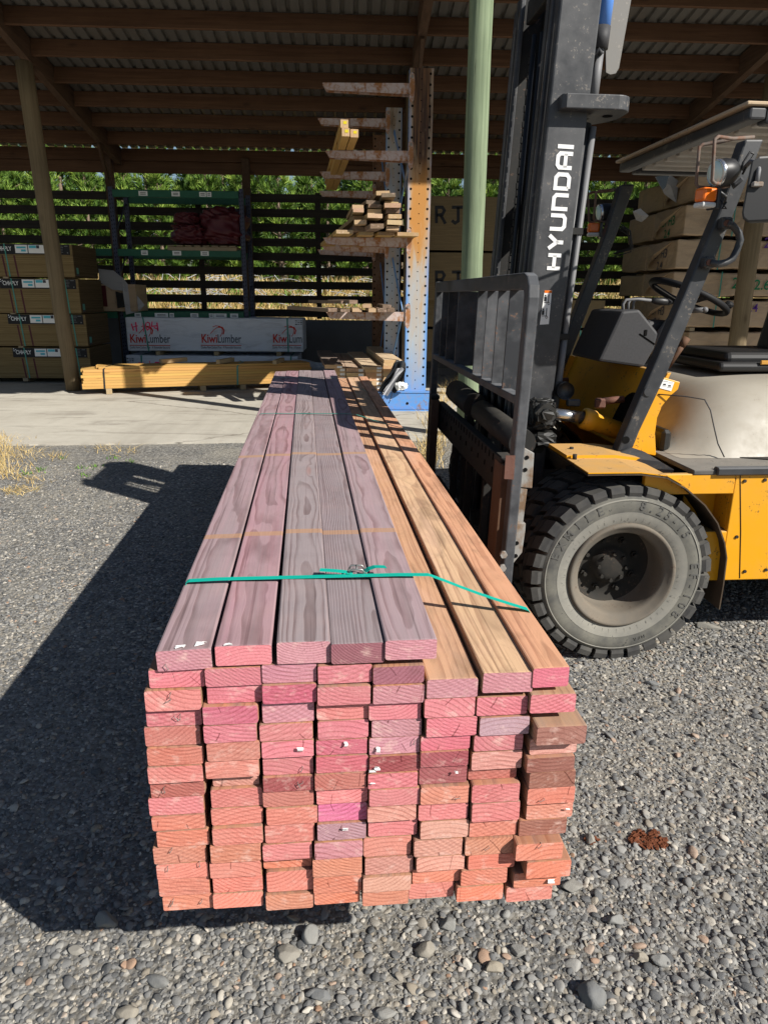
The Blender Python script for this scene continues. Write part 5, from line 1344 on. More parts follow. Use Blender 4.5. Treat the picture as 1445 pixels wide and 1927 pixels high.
# ---- tilt cylinder
def tilt(S2):
    r_ = .64
    a = fs(1030, 778, r_); b = fs(1092, 785, r_); c = fs(1112, 790, r_); d = fs(1180, 815, r_)
    a, b, c, d = [V((p.x, S2(p.y), p.z)) for p in (a, b, c, d)]
    m = MB(); m.cyl(a, b + (b - a) * .1, .030, 20); m.build('tilt_rod', M_['chrome'], FK)
    m = MB(); ax = (d - c).normalized(); m.lathe([(.036, -.005), (.052, -.002), (.055, .01), (.055, .055), (.046, .07), (.046, .34), (0, .34)], b + (c - b) * .2, ax, 28); m.build('tilt_cylinder', M_['yellow'], FK)
    m = MB(); q = fs(1113, 770, r_); q.y = S2(q.y); m.box(q + V((.04, 0, .03)), (.05, .04, .05), None, .008); m.cyl(q + V((.05, 0, .04)), q + V((.16, 0, .05)), .018, 10); m.build('cylinder_fitting', M_['rustpatch'], FK)
    e = fs(1018, 778, .65); e.y = S2(e.y)
    m = MB(); m.box(e, (.13, .11, .15), None, .03, 2); m.cyl(e + V((0, -.09, .01)), e + V((0, .08, .01)), .055, 14); m.box(e + V((.02, 0, -.13)), (.12, .10, .08), None, .02); m.cyl(e + V((.0, -.105, .01)), e + V((0, -.09, .01)), .03, 8)
    t = m.bm
    rr = random.Random(6)
    bmesh.ops.subdivide_edges(t, edges=list(t.edges), cuts=2, use_grid_fill=True)
    for v in t.verts: v.co += V((rr.gauss(0, .003), rr.gauss(0, .003), rr.gauss(0, .003)))
    m.build('greasy_mast_mount', M_['grease'], FK)
tilt(lambda s: s); tilt(mir)
m = MB(); p = fs(1065, 745, .72); m.lathe([(.045, -.02), (.045, .02), (0, .02)], fs(1062, 735, .72), (0, 1, 0), 20); m.box(fs(1078, 758, .7), (.07, .03, .035), None, .006); m.build('mount_boss', M_['black'], FK)
m = MB(); m.poly3([fs(x, y, .56 + DS) for x, y in ((985, 826), (1022, 822), (1023, 846), (1018, 853), (988, 850))], V((0, .05, 0))); m.build('mast_foot_bracket', M_['grease'], FK)

# ---- carriage and load backrest (front face at CU)
CU = -.605
SN, SFAR = fu(946, 1072, CU).y, fu(800, 845, CU).y
pt = fu(985, 512, CU + .02)
zlo = fu(957, 744, CU).z; ztop = fu(1000, 506, CU + .015).z
SN = -.09; 
sFar = fu(818, 530, CU + .037).y
def cpt(u, s, z): return V((u + .028 * (z - .4), s, z))
def cbox(name, u0, u1, s0, s1, z0, z1, mat, bev=.005, m=None):
    own = m is None
    if own: m = MB()
    a = [m.bm.verts.new(cpt(*p)) for p in ((u0, s0, z0), (u1, s0, z0), (u1, s1, z0), (u0, s1, z0))]; b = [m.bm.verts.new(cpt(*p)) for p in ((u0, s0, z1), (u1, s0, z1), (u1, s1, z1), (u0, s1, z1))]
    m._f(list(reversed(a))); m._f(b)
    for i in range(4): m._f([a[i], a[(i + 1) % 4], b[(i + 1) % 4], b[i]])
    if own: return m.build(name, mat, FK, bevel=bev)
# outer frame: near post with a rounded top corner, top bar, far post
PW, PD = .044, .066
m = MB(); R2 = .06
path = [(SN + PD / 2, .14), (SN + PD / 2, ztop - .10)] + [(SN + PD / 2 + R2 * (1 - math.cos(RAD(a))), ztop - .04 - R2 + R2 * math.sin(RAD(a))) for a in (30, 60, 90)] + [(sFar - .1, ztop - .04)]
A_ = []; B_ = []
for i, (s, z) in enumerate(path):
    d = V((path[min(i + 1, len(path) - 1)][0] - path[max(i - 1, 0)][0], path[min(i + 1, len(path) - 1)][1] - path[max(i - 1, 0)][1])).normalized(); nrm = V((-d.y, d.x)) * PD / 2
    A_.append((s + nrm.x, z + nrm.y)); B_.append((s - nrm.x, z - nrm.y))
m.solid_strip([cpt(CU, s, z) for s, z in A_], [cpt(CU, s, z) for s, z in B_], V((PW, 0, 0)))
m.build('backrest_frame', M_['post'], FK, bevel=.006)
cbox('backrest_frame', CU, CU + PW, sFar - .10, sFar - .03, .14, ztop - .005, M_['post'], .006)
cbox('backrest_bar', CU, CU + .05, SN + PD, sFar - .1, zlo - .035, zlo, M_['post'])
slx = [950.6, 929.7, 910, 892.6, 857, 839.5, 828, 817]
sl_s = [fu(x, 640, CU + .03).y for x in slx]
for s_ in sl_s:
    cbox('backrest_slat', CU + .004, CU + .118, s_, s_ + .012, zlo - .01, ztop - .072, M_['post'], .002)
# carriage plates
zu1 = fu(947, 815, CU + .04).z; zu0 = fu(909, 879, CU + .04).z
zu1 = max(zu1, .93)
cbox('carriage_bar', CU + .05, CU + .10, SN + .10, sFar - .10, .72, .90, M_['blackflat'], .006)
cbox('carriage_bar', CU + .05, CU + .10, SN + .10, sFar - .10, .26, .36, M_['blackflat'], .006)
m = MB()
for i in range(24):
    s = SN + .2 + i * (sFar - SN - .5) / 23; cbox('', CU + .047, CU + .0485, s, s + .012, .86 - .0, .892, None, 0, m); 
    if i % 2 == 0: cbox('', CU + .047, CU + .0485, s, s + .014, .80, .825, None, 0, m)
m.build('carriage_notches', M_['hole'], FK)
for s_ in (.74, mir(.74)): cbox('carriage_upright', CU + .10, CU + .15, s_ - .04, s_ + .04, .16, 1.02, M_['blackflat'])
for s_ in (.62, 1.06, 1.5): cbox('carriage_rib', CU + .055, CU + .095, s_ - .018, s_ + .018, .365, .715, M_['blackflat'])
# side shift cylinder
m = MB(); a = cpt(CU + .12, SN + .30, .985); b = cpt(CU + .12, sFar - .42, 1.01)
mid = a + (b - a) * .5
m.cyl(a, a + (b - a) * .52, .062, 20); m.build('side_shift_cylinder', M_['blackflat'], FK)
m = MB(); m.cyl(a + (b - a) * .53, a + (b - a) * .62, .028, 16); m.build('side_shift_rod', M_['chrome'], FK)
m = MB(); m.cyl(a + (b - a) * .62, b, .072, 20); m.build('side_shift_barrel', M_['blackflat'], FK)
m = MB()
for k in range(4):
    q = cpt(CU + .2, .95 + .16 * k, 1.0); m.tube([q, q + V((0, .02, .10)), q + V((.03, .07, .15)), q + V((.05, .12, .08)), q + V((.06, .13, -.05))], .014, 8)
m.build('carriage_hose', M_['blacktube'], FK)
# forks
def fork(s_):
    root = bpy.data.objects.new('fork', None); COL.objects.link(root); root.parent = FK; root.empty_display_size = .1
    u0 = CU - .012
    m = MB(); prof = [(u0, .325), (u0, .93), (u0 + .05, .93), (u0 + .05, .325)]
    m.poly3([cpt(u, s_, z) for u, z in prof], V((0, .14, 0))); m.build('fork_shank', M_['forksteel'], root, bevel=.004)
    m = MB(); m.poly3([V((u0 + .045, s_, .3245)), V((u0 + .04, s_, .37)), V((u0 + .0, s_, .3975)), V((u0 - 1.15, s_, .3975)), V((u0 - 1.15, s_, .385)), V((u0 - .1, s_, .345))], V((0, .14, 0))); m.build('fork_blade', M_['forksteel'], root)
    m = MB(); c = cpt(u0 + .025, s_ + .07, .945); m.box(c, (.06, .10, .03), None, .006); m.build('fork_latch', M_['blackflat'], root)
sk = fu(913, 830, CU - .012).y; sk2 = fu(941, 830, CU - .012).y
fork(sk2 + .0); fork(sFar - .26)
# near hook plates and bolts on the post
m = MB(); m.poly3([fs(x, y, -.028) for x, y in ((980, 839), (1005, 853), (1001, 919), (976, 917))], V((0, .02, 0))); m.build('hook_plate', M_['plainsteel'], FK, bevel=.003)
m = MB(); m.poly3([fs(x, y, -.026) for x, y in ((978, 919), (992, 921), (983, 990), (972, 988))], V((0, .02, 0))); m.build('hook_strip', M_['plainsteel'], FK, bevel=.002)
m = MB(); m.poly3([fs(x, y, -.034) for x, y in ((967, 984), (989, 985), (988, 1000), (982, 1040), (966, 1060), (961, 1058))], V((0, .025, 0))); m.build('lower_hook', M_['plainsteel'], FK, bevel=.003)
m = MB()
for (x, y, s) in ((991, 861, -.029), (988, 884, -.029), (972, 1022, -.035), (970, 1046, -.035)):
    c = fs(x, y, s); m.cyl(c, c - V((0, .002, 0)), .009, 12)
m.build('plate_hole', M_['hole'], FK)
m = MB()
for (x, y) in ((946, 1042), (944, 1067)):
    c = fs(x, y, SN - .002); m.cyl(c, c - V((0, .018, 0)), .016, 6)
m.build('post_bolt', M_['plainsteel'], FK)
m = MB(); m.poly3([fs(x, y, SN - .004) for x, y in ((951, 857), (969, 857), (966, 902), (948, 901))], V((0, -.003, 0))); m.build('weld_patch', M_['rustpatch'], FK)
# ------------------------------------------------------------------ open timber shed
SHED = thing('open_shed', 'dark open fronted pole shed with a corrugated iron roof on timber purlins', 'shed', (0, 12, 0))
def sh(v): return V((v[0], v[1] - 12, v[2]))
def roofz(Y): return 4.50 + .18 * (16.5 - Y)
Y0R, Y1R = 8.27, 16.545
m = MB(); top = []; px_ = -13.0; pit = .187
while px_ < 13:
    top += [(px_, 0), (px_ + .112, 0), (px_ + .126, .042), (px_ + .173, .042)]; px_ += pit
def rp(x, Y, dz): return sh((x, Y, roofz(Y) + dz + .002))
for Yf_, sel in ((6.95, [q for q in top if q[0] < 1.75]), (Y0R, [q for q in top if q[0] > 1.6])):
    m = MB(); rows = [[m.bm.verts.new(rp(x, Y, dz)) for x, dz in sel] for Y in (Yf_, Y1R)]
    for i in range(len(sel) - 1): m._f([rows[0][i], rows[0][i + 1], rows[1][i + 1], rows[1][i]])
    m.build('roof_sheet', M_['iron'], SHED)
RX = [-10.8, -4.85, .98, 6.08, 12.0]
slope = math.atan(.18)
for k in range(12):
    Y = 16.5 - .82 * k if k < 11 else 7.1
    for i in range(4 if k < 11 else 2):
        x0, x1 = RX[i] + .062, RX[i + 1] - .062
        mm = MB(); o = V(((x0 + x1) / 2, Y, roofz(Y) - (.125 if k else .134))); 
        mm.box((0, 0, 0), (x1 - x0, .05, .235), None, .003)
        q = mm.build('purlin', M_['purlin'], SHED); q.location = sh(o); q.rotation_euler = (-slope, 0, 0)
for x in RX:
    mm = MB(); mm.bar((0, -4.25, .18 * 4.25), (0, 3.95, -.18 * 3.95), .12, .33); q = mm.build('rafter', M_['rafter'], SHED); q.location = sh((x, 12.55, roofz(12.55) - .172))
def pole(x, Y, r0, r1, z1, mat, name='pole', lean=(0, 0), seed=0):
    r = random.Random(seed); mm = MB(); n = 9
    pts = [(lean[0] * i / n + r.uniform(-.006, .006), lean[1] * i / n, z1 * i / n) for i in range(n + 1)]
    mm.tube(pts, [r0 + (r1 - r0) * i / n + r.uniform(-.004, .004) for i in range(n + 1)], 20)
    q = mm.build(name, mat, SHED); q.location = sh((x, Y, .015)); return q
gp = ony(888, 500, 8.3); gq = ony(905, 0, 8.3)
g_ = pole(gp.x + (gp.x - gq.x) * gp.z / (gq.z - gp.z), 8.3, .122, .120, roofz(8.3) - .02, M_['greenpole'], 'pole', ((gq.x - gp.x) * roofz(8.3) / (gq.z - gp.z), 0), 1)
tag(g_, 'pale green treated front pole')
pole(-4.75, 12.38, .120, .124, roofz(12.38) - .34, M_['brownpole'], 'pole', (-.17, 0), 2)
pole(RX[2], 12.4, .15, .13, roofz(12.4) - .34, M_['brownpole'], 'pole', (0, 0), 3)
pole(6.62, 12.3, .15, .14, roofz(12.3) - .34, M_['brownpole'], 'pole', (-.05, 0), 4)
pole(-5.0, 8.3, .15, .13, roofz(8.3) - .34, M_['brownpole'], 'pole', (0, 0), 5)
pole(RX[3] + .4, 8.5, .15, .13, roofz(8.5) - .34, M_['brownpole'], 'pole', (0, 0), 6)
for i, x in enumerate((-10.5, -5.05, -2.23, .98, 4.75, 8.6)):
    mm = MB(); mm.box((0, 0, roofz(16.4) / 2 - .1), (.16, .16, roofz(16.4) - .2), None, .01); q = mm.build('back_post', M_['rafter'], SHED); q.location = sh((x, 16.42, 0))
mm = MB(); mm.bar(sh((-4.86, 15.3, roofz(15.3) - .33)), sh((-5.02, 16.38, 3.55)), .05, .16); mm.build('brace', M_['rafter'], SHED)
mm = MB(); mm.bar(sh((.98, 11.4, roofz(11.4) - .33)), sh((.98, 12.36, 4.0)), .05, .16); mm.build('brace', M_['rafter'], SHED)
mm = MB(); mm.box((0, 0, 0), (25, .06, .24)); q = mm.build('eave_beam', M_['purlin'], SHED); q.location = sh((0, 16.62, roofz(16.62) - .32))
# slatted back wall
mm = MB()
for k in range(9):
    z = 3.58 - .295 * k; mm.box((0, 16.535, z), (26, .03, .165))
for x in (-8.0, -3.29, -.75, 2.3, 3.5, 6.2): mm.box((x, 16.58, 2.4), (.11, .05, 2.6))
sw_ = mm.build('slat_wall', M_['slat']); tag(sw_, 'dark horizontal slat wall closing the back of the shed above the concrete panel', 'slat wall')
mm = MB(); mm.box((0, 16.75, .54), (28, .15, 1.06)); 
o = mm.build('concrete_wall', M_['panel']); tag(o, 'low dark concrete panel wall along the back of the shed', 'wall')

# ------------------------------------------------------------------ plywood packs on the left
PLY = [(142, 460, 522, 182, '10'), (154, 525, 590, 189, '9'), (167, 592, 652, 202, '8'), (174, 655, 712, 214, '7')]
PW_ = ['topmost', 'second from the top', 'third from the top', 'lowest']
for i, (xc, y0, y1, xe, _) in enumerate(PLY):
    Yp = 13.4
    a = ony(xc, y1, Yp); b = ony(xc, y0, Yp); h = b.z - a.z; z0 = max(a.z, .06)
    root = thing('plywood_pack', f'strapped plywood pack with black end label, {PW_[i]} of the left stack', 'plywood pack', (a.x - 1.2, Yp, z0), 0, 'plywood packs stacked at the left')
    W_, D_ = 2.4, 1.2; Hh = b.z - z0
    m = MB(); m.box((0, D_ / 2, Hh / 2), (W_, D_, Hh), None, .004); m.build('sheets', M_['ply'], root)
    m = MB(); m.box((W_ / 2 + .002, D_ / 2, Hh / 2), (.003, D_ - .01, Hh - .01)); m.build('pack_end', M_['plyend'], root)
    for x in (-.8, 0, .8):
        m = MB(); m.box((x, D_ / 2, -.03), (.09, D_, .056)); m.build('bearer', M_['palletwood'], root)
    sx = W_ / 2; lz = Hh - .09
    m = MB(); m.box((sx - .70, -.002, lz), (1.32, .003, .165)); m.build('label', M_['ink'], root)
    text_mesh('label_text', 'CHHPLY', .098, Matrix.Translation((sx - 1.17, -.0045, lz + .005)) @ Matrix.Rotation(RAD(90), 4, 'X'), M_['white'], root, .0005, .012, fit=.27)
    m = MB(); 
    for q in ((0, 0), (.028, .018), (-.006, .034)): m.prism([(sx - 1.345 + q[0], lz + .03 + q[1]), (sx - 1.32 + q[0], lz + .025 + q[1]), (sx - 1.328 + q[0], lz + .046 + q[1])], Matrix.Translation((0, -.004, 0)) @ Matrix.Rotation(RAD(90), 4, 'X'), .0006)
    m.build('label_mark', M_['white'], root)
    for x0_, x1_ in ((-.97, -.76), (-.745, -.46)):
        m = MB(); m.box((sx + (x0_ + x1_) / 2, -.0045, lz + .005), (x1_ - x0_, .002, .135)); m.build('label_card', M_['paper'], root)
    m = MB(); m.box((sx - .865, -.0062, lz + .03), (.16, .0012, .03)); m.box((sx - .83, -.0062, lz - .02), (.08, .0012, .035)); m.box((sx - .67, -.0062, lz + .042), (.12, .0012, .045)); m.build('label_print', M_['cyanlabel'], root)
    m = MB(); m.box((sx - .58, -.0062, lz + .042), (.05, .0012, .05)); m.build('label_print', M_['grey_ink'], root)
    m = MB(); rr = random.Random(i)
    for r_ in range(5): m.box((sx - .23, -.0045, lz + .06 - .026 * r_), (.12 + .05 * rr.random(), .001, .007))
    m.box((sx - .10, -.0045, lz + .06), (.06, .001, .012)); m.box((sx - .08, -.0045, lz - .05), (.02, .001, .02)); m.build('label_print', M_['hose'], root)
    for x, c in ((-1.16, 0), (-.24, .03)):
        m = MB(); m.solid_strip([V((sx + x, -.006, Hh)), V((sx + x + .035, -.006, 0))], [V((sx + x + .02, -.006, Hh)), V((sx + x + .055, -.006, 0))], V((0, -.002, 0))); m.build('strap', M_['oldstrap'], root)
    for x in (-1.22, -1.02):
        m = MB(); m.solid_strip([V((sx + x, -.001, lz - .10)), V((sx + x + .03, -.001, 0))], [V((sx + x + .03, -.001, lz - .10)), V((sx + x + .06, -.001, 0))], V((0, -.001, 0))); m.build('red_stripe', M_['tarp'], root)
    m = MB(); m.box((sx + .0045, .14, .10), (.002, .12, .14)); m.build('tag', M_['grey_ink'], root)
    m = MB(); m.box((sx + .006, .14, .11), (.002, .10, .10)); m.build('tag', M_['oldstrap'], root)

# ------------------------------------------------------------------ pallet rack
PR = thing('pallet_rack', 'navy pallet rack with three green beams standing in front of the slat wall', 'pallet rack', (-3.45, 15.2, .02))
ux = [ony(222, 500, 15.2).x, ony(460, 500, 15.2).x]
for x in ux:
    for y in (0, .95):
        m = MB(); X = x + 3.45
        m.box((X, y, 1.78), (.09, .07, 3.56), None, .006); up = m.build('upright', M_['palletblue'], PR)
        m = MB()
        for k in range(44):
            z = .25 + .075 * k
            for dx in (-.02, .02): m.box((X + dx, y - .0355, z + (.01 if dx > 0 else 0)), (.014, .0015, .03))
        m.build('slots', M_['hole'], up)
    m = MB()
    for k in range(4):
        z = .3 + .8 * k; m.bar((x + 3.45, .03, z), (x + 3.45, .92, z + .65), .02, .035); 
    m.build('frame_brace', M_['palletblue'], PR)
for z, labs in ((3.44, ((.62, .17), (1.28, .16), (1.83, .13), (1.96, .09))), (2.36, ((.55, .13), (1.22, .17), (1.80, .16))), (1.17, ((.30, .13), (.80, .27), (1.02, .09), (1.50, .16), (1.86, .09), (2.05, .26), (2.35, .16)))):
    for y in (-.045, .99):
        m = MB(); m.box(((ux[0] + ux[1]) / 2 + 3.45, y, z), (ux[1] - ux[0] - .09, .05, .135), None, .006); bm_ = m.build('beam', M_['beamgreen'], PR)
        if y < 0:
            for x, w_ in labs:
                X = ux[0] + 3.45 + .05 + x * (ux[1] - ux[0] - .1) / 2.55
                m = MB(); m.box((X, y - .027, z), (w_, .002, .085)); lb_ = m.build('price_label', M_['paper'], bm_)
                m = MB(); 
                for r_ in range(2): m.box((X, y - .0287, z + .012 - .026 * r_), (w_ * .62, .001, .012))
                m.build('price_print', M_['grey_ink'], bm_)
    m = MB(); m.box((ux[0] + 3.45 - .75, -.045, z), (1.35, .05, .135), None, .006)
    if z < 3: m.build('beam', M_['beamgreen'], PR)
    else: m.bm.free()

# maroon tarpaulins and their pallet
def bundle(x, y, z, sx, sy, sz, lab, seed, roll):
    r = random.Random(seed); bm = bmesh.new(); bmesh.ops.create_icosphere(bm, subdivisions=5, radius=1)
    for v in bm.verts:
        c = v.co; a = math.atan2(c.z, c.x); rad_ = math.hypot(c.x, c.z)
        fold = .10 * math.sin(9 * c.z + 3 * math.sin(2 * c.x + seed) + roll * a) + .05 * math.sin(23 * c.z + 5 * c.x + 4 * math.sin(3 * c.x)) + .04 * math.sin(13 * c.x + 7 * c.y)
        k = 1 + fold * .8
        e = lambda q: math.copysign(abs(q) ** .62, q)
        v.co = V((e(c.x) * sx * k, e(c.y) * sy * k, max(e(c.z) * sz * k, -sz * .92)))
    for f in bm.faces: f.smooth = True
    me = bpy.data.meshes.new('tarpaulin'); bm.to_mesh(me); bm.free(); me.materials.append(M_['tarp'])
    o = bpy.data.objects.new('tarpaulin', me); COL.objects.link(o); o.location = (x, y, z); return tag(o, lab, 'tarpaulin', 'folded tarpaulins on the rack')
pa = ony(318, 469, 15.3); pb = ony(452, 400, 15.3)
bundle(pa.x + .42, 15.55, 2.44 + .10 + .20, .38, .42, .20, 'small rolled maroon tarpaulin on the rack, lower left of the bundle', 3, 2)
bundle(pa.x + .36, 15.62, 2.44 + .10 + .50, .27, .35, .13, 'thin maroon tarpaulin roll resting on the lower left roll', 5, 3)
bundle(pa.x + 1.10, 15.55, 2.44 + .10 + .35, .46, .45, .36, 'large folded maroon tarpaulin heaped at the right of the rack shelf', 4, 1)
pt_ = thing('pallet', 'small timber pallet under the maroon tarpaulins on the rack', 'pallet', (pa.x + .7, 15.55, 2.43))
for y in (-.4, 0, .4):
    m = MB(); m.box((0, y, .035), (1.35, .09, .066)); m.build('bearer', M_['palletwood'], pt_)
m = MB()
for i in range(8): m.box((-.6 + 1.2 * i / 7, 0, .082), (.12, .98, .02))
m.build('deck', M_['palletwood'], pt_)

# red and brown pack in torn white wrap on the left of the rack
q0 = ony(187, 585, 15.0); q1 = ony(236, 545, 15.0)
wp = thing('wrapped_pack', 'red and brown pack in torn white wrap at the left end of the rack', 'wrapped pack', (q0.x, 15.0, 1.25))
m = MB(); m.box((.38, .4, .27), (.75, .8, .52), None, .01); m.build('pack', M_['brownwrap'], wp)
m = MB(); m.box((.10, -.004, .30), (.16, .006, .40)); m.build('red_face', M_['tarp'], wp)
def sheet(name, grid, mat, parent, th=.002):
    m = MB(); R_ = [[m.bm.verts.new(V(p)) for p in row] for row in grid]
    for i in range(len(R_) - 1):
        for j in range(len(R_[0]) - 1):
            f = m._f([R_[i][j], R_[i][j + 1], R_[i + 1][j + 1], R_[i + 1][j]])
    o = m.build(name, mat, parent); s_ = o.modifiers.new('s', 'SOLIDIFY'); s_.thickness = th
    u_ = o.modifiers.new('u', 'SUBSURF'); u_.levels = 2; u_.render_levels = 2; return o
def lp(px, py, Y, o): p = ony(px, py, Y); return p - V(o.location)
m = MB()
def drape(pts, d):
    P = [lp(x, y, Y, wp) for x, y, Y in pts]; m.poly3(P, V(d))
drape([(186, 506, 14.97), (214, 509, 14.97), (236, 527, 14.97), (240, 548, 14.97), (212, 545, 14.97), (187, 530, 14.97)], (0, -.004, .0))
drape([(230, 521, 14.96), (246, 541, 15.05), (273, 574, 15.12), (262, 586, 15.10), (238, 592, 14.96), (233, 560, 14.95)], (0, -.004, 0))
m.build('torn_wrap', M_['greywrap'], wp)
m = MB(); P = [lp(x, y, 14.94, wp) for x, y in ((218, 548), (232, 552), (236, 578), (222, 580))]; m.poly3(P, V((0, -.003, 0))); m.build('dark_opening', M_['blackfilm'], wp)

# ------------------------------------------------------------------ white wrapped packs with printed branding
def kiwi_pack(x0, x1, z0, z1, Y, lab, full):
    root = thing('wrapped_pack', lab, 'wrapped pack', ((x0 + x1) / 2, Y, z0), 0, 'white wrapped timber packs'); w_, h_ = x1 - x0, z1 - z0
    m = MB(); m.wrapbox((0, .5, h_ / 2), (w_, 1.0, h_), 3, .014, .022); m.build('wrap', M_['whitewrap'], root)
    RX90 = Matrix.Rotation(RAD(90), 4, 'X')
    def T(x, z): return Matrix.Translation((x, -.0035, z)) @ RX90
    def px(a, b, Yq=Y): p = ony(a, b, Y); return p.x - root.location.x, p.z - root.location.z
    if full:
        for cx_, clip in ((283, 0), (417, 0), (551, 1)):
            x, z = px(cx_ - 1, 638)
            k = (ony(380, 638, Y).x - ony(455, 638, Y).x) / -75.0
            text_mesh('brand_red', 'Kiwi', .235, T(x - 37 * k, z) , M_['red_ink'], root, .0006, .016, 'LEFT', fit=29 * k)
            text_mesh('brand_dark', 'Lumber' if not clip else 'Lum', .235, T(x - 6.6 * k, z), M_['grey_ink'], root, .0006, .004, 'LEFT', fit=(44 if not clip else 24) * k)
            wl = (76 if not clip else 55) * k
            m = MB(); m.box((x - 38 * k + wl / 2, -.0025, z - .125), (wl, .002, .014)); m.build('brand_line', M_['red_ink'], root)
            tl = 'Quality New Zealand Pine - A Renewable Resource'
            text_mesh('brand_tagline', tl if not clip else tl[:34], .066, T(x - 38 * k, z - .165), M_['grey_ink'], root, .0005, .004, 'LEFT', fit=(75 if not clip else 54) * k)
            m = MB(); L_ = []; R_ = []
            A = [(-16, 22), (-10, 16), (-4, 14), (2, 16), (8, 20)]
            pts1 = [(-18, 6), (-12, 13), (-5, 18), (2, 19), (7, 15)]; 
            m2 = MB(); stroke(m2, [((x + a * k), z + .06 + b * .011) for a, b in ((-19, 4), (-12, 11), (-6, 15), (2, 15.5))], .012, Matrix.Translation((0, -.0035, 0)) @ RX90, .0008)
            stroke(m2, [((x + a * k), z + .06 + b * .011) for a, b in ((-14, 16), (-8, 18), (0, 17), (4, 12), (3, 5), (-1, -1))], .012, Matrix.Translation((0, -.0036, 0)) @ RX90, .0008)
            stroke(m2, [((x + a * k), z + .06 + b * .011) for a, b in ((-4, 16), (4, 15), (7, 10), (5, 3))], .024, Matrix.Translation((0, -.0034, 0)) @ RX90, .0008)
            m2.build('brand_swoosh', M_['red_ink'], root)
    # spray marks
    m = MB(); MM = lambda: Matrix.Translation((0, -.0048, 0)) @ RX90
    def S(pts, w_=.035):
        mm = MB(); stroke(mm, [px(a, b) for a, b in pts], w_ * .75, MM(), .001); mm.build('spray_mark', M_['pinkspray'], root)
    if full:
        S([(248, 609), (252, 622)]); S([(256, 606), (258, 624)]); S([(249, 616), (260, 613)], .025); S([(270, 607), (271, 624)], .025)
        S([(276, 607), (274, 614), (278, 621), (283, 617), (282, 608), (277, 606)], .03); S([(287, 605), (286, 614), (296, 613)], .03); S([(296, 607), (298, 623)], .035); S([(290, 616), (298, 620)], .03)
    else:
        S([(262, 690), (262, 683), (269, 683), (268, 690)], .03); S([(273, 690), (273, 684)], .02); S([(282, 679), (284, 690)], .02); S([(292, 689), (293, 682), (300, 682), (300, 690)], .03); S([(309, 681), (316, 684), (312, 690)], .03)
    m.bm.free()
    for a in ((268, 274) if full else (262,)): pass
    for (xa, xb) in (((270, 278), (540, 541)) if full else ((261, 261), (545, 544))):
        p1 = px(xa, 620)[0]; p2 = px(xb, 640)[0]
        m = MB(); m.solid_strip([V((p1, -.006, h_)), V((p2, -.006, 0))], [V((p1 + .028, -.006, h_)), V((p2 + .028, -.006, 0))], V((0, -.002, 0))); m.solid_strip([V((p1, -.006, h_ + .002)), V((p1, 1.0, h_ + .002))], [V((p1 + .028, -.006, h_ + .002)), V((p1 + .028, 1.0, h_ + .002))], V((0, 0, .002))); m.build('strap', M_['oldstrap'], root)
    x, z = px(562 if full else 246, 600 if full else 680)
    m = MB(); rr = random.Random(2)
    for i in range(3):
        for j in range(3): m.box((x + .05 * (i - 1), -.0035, (h_ - .08 if full else h_ - .10) + .035 * (j - 1)), (.03 + .012 * rr.random(), .001, .016 * rr.random() + .006))
    m.build('corner_print', M_['grey_ink'], root)
    for x in (-w_ / 2 + .6, 0, w_ / 2 - .5):
        m = MB(); m.box((x, .5, -.04), (.09, 1.04, .075)); m.build('bearer', M_['roughsawn'], root)
    return root
ka = ony(242, 668, 14.8); kb = ony(570, 597, 14.8)
kiwi_pack(ka.x, kb.x, .50, ony(400, 598, 14.8).z, 14.8, 'upper white wrapped timber pack with three red and grey printed brands under the rack', True)
kiwi_pack(ony(238, 680, 14.8).x, ony(562, 680, 14.8).x, .10, .42, 14.8, 'lower white wrapped pack half hidden behind the yellow battens', False)
# crumpled white wrap tail at its right end
cw = thing('wrap_scrap', 'crumpled loose end of white wrap beside the lower white pack', 'plastic wrap', ony(575, 690, 14.2))
rr = random.Random(5); c = V(cw.location)
sheet('film', [[V((-.35 + .2 * i + rr.uniform(-.04, .04), rr.uniform(-.12, .1), .10 - .05 * i * j * .3 + rr.uniform(-.05, .06))) + V((0, .15 * j, -.10 * j)) for i in range(5)] for j in range(4)], M_['whitewrap'], cw)

# ------------------------------------------------------------------ yellow batten pack on the slab
ba = ony(158, 741, 12.15); 
bl_ = onz(160, 742, .03); br_ = onz(585, 728, .03)
byaw = math.atan2(br_.y - bl_.y, br_.x - bl_.x)
BL = (br_ - bl_).length
bp = thing('batten_pack', 'long yellow pine batten pack strapped on bearers on the slab', 'timber pack', ((bl_.x + br_.x) / 2, (bl_.y + br_.y) / 2, .02), byaw)
def bat_pack(Lx, y0, dy, z0, nl, th, ncol, off, name, parent, seed):
    r = random.Random(seed); bm = bmesh.new(); cl = bm.loops.layers.float_color.new('Col')
    for k in range(nl):
        for c_ in range(ncol):
            e0 = -Lx / 2 + r.uniform(-.03, .02) + off; e1 = Lx / 2 + r.uniform(-.03, .03) + off
            rt = bmesh.ops.create_cube(bm, size=1, matrix=Matrix.Translation(((e0 + e1) / 2, y0 + dy * (c_ + .5) + r.uniform(-.004, .004), z0 + th * (k + .5))) @ Matrix.Diagonal(V((e1 - e0, dy - .003, th - .003, 1))))
            cc_ = jit((.55, .33, .105), r, .10)
            for v in rt['verts']:
                for l in v.link_loops: l[cl] = (*cc_, 0)
    me = bpy.data.meshes.new(name); bm.to_mesh(me); bm.free(); me.materials.append(M_['dressedx'])
    o = bpy.data.objects.new(name, me); COL.objects.link(o); o.parent = parent; return o
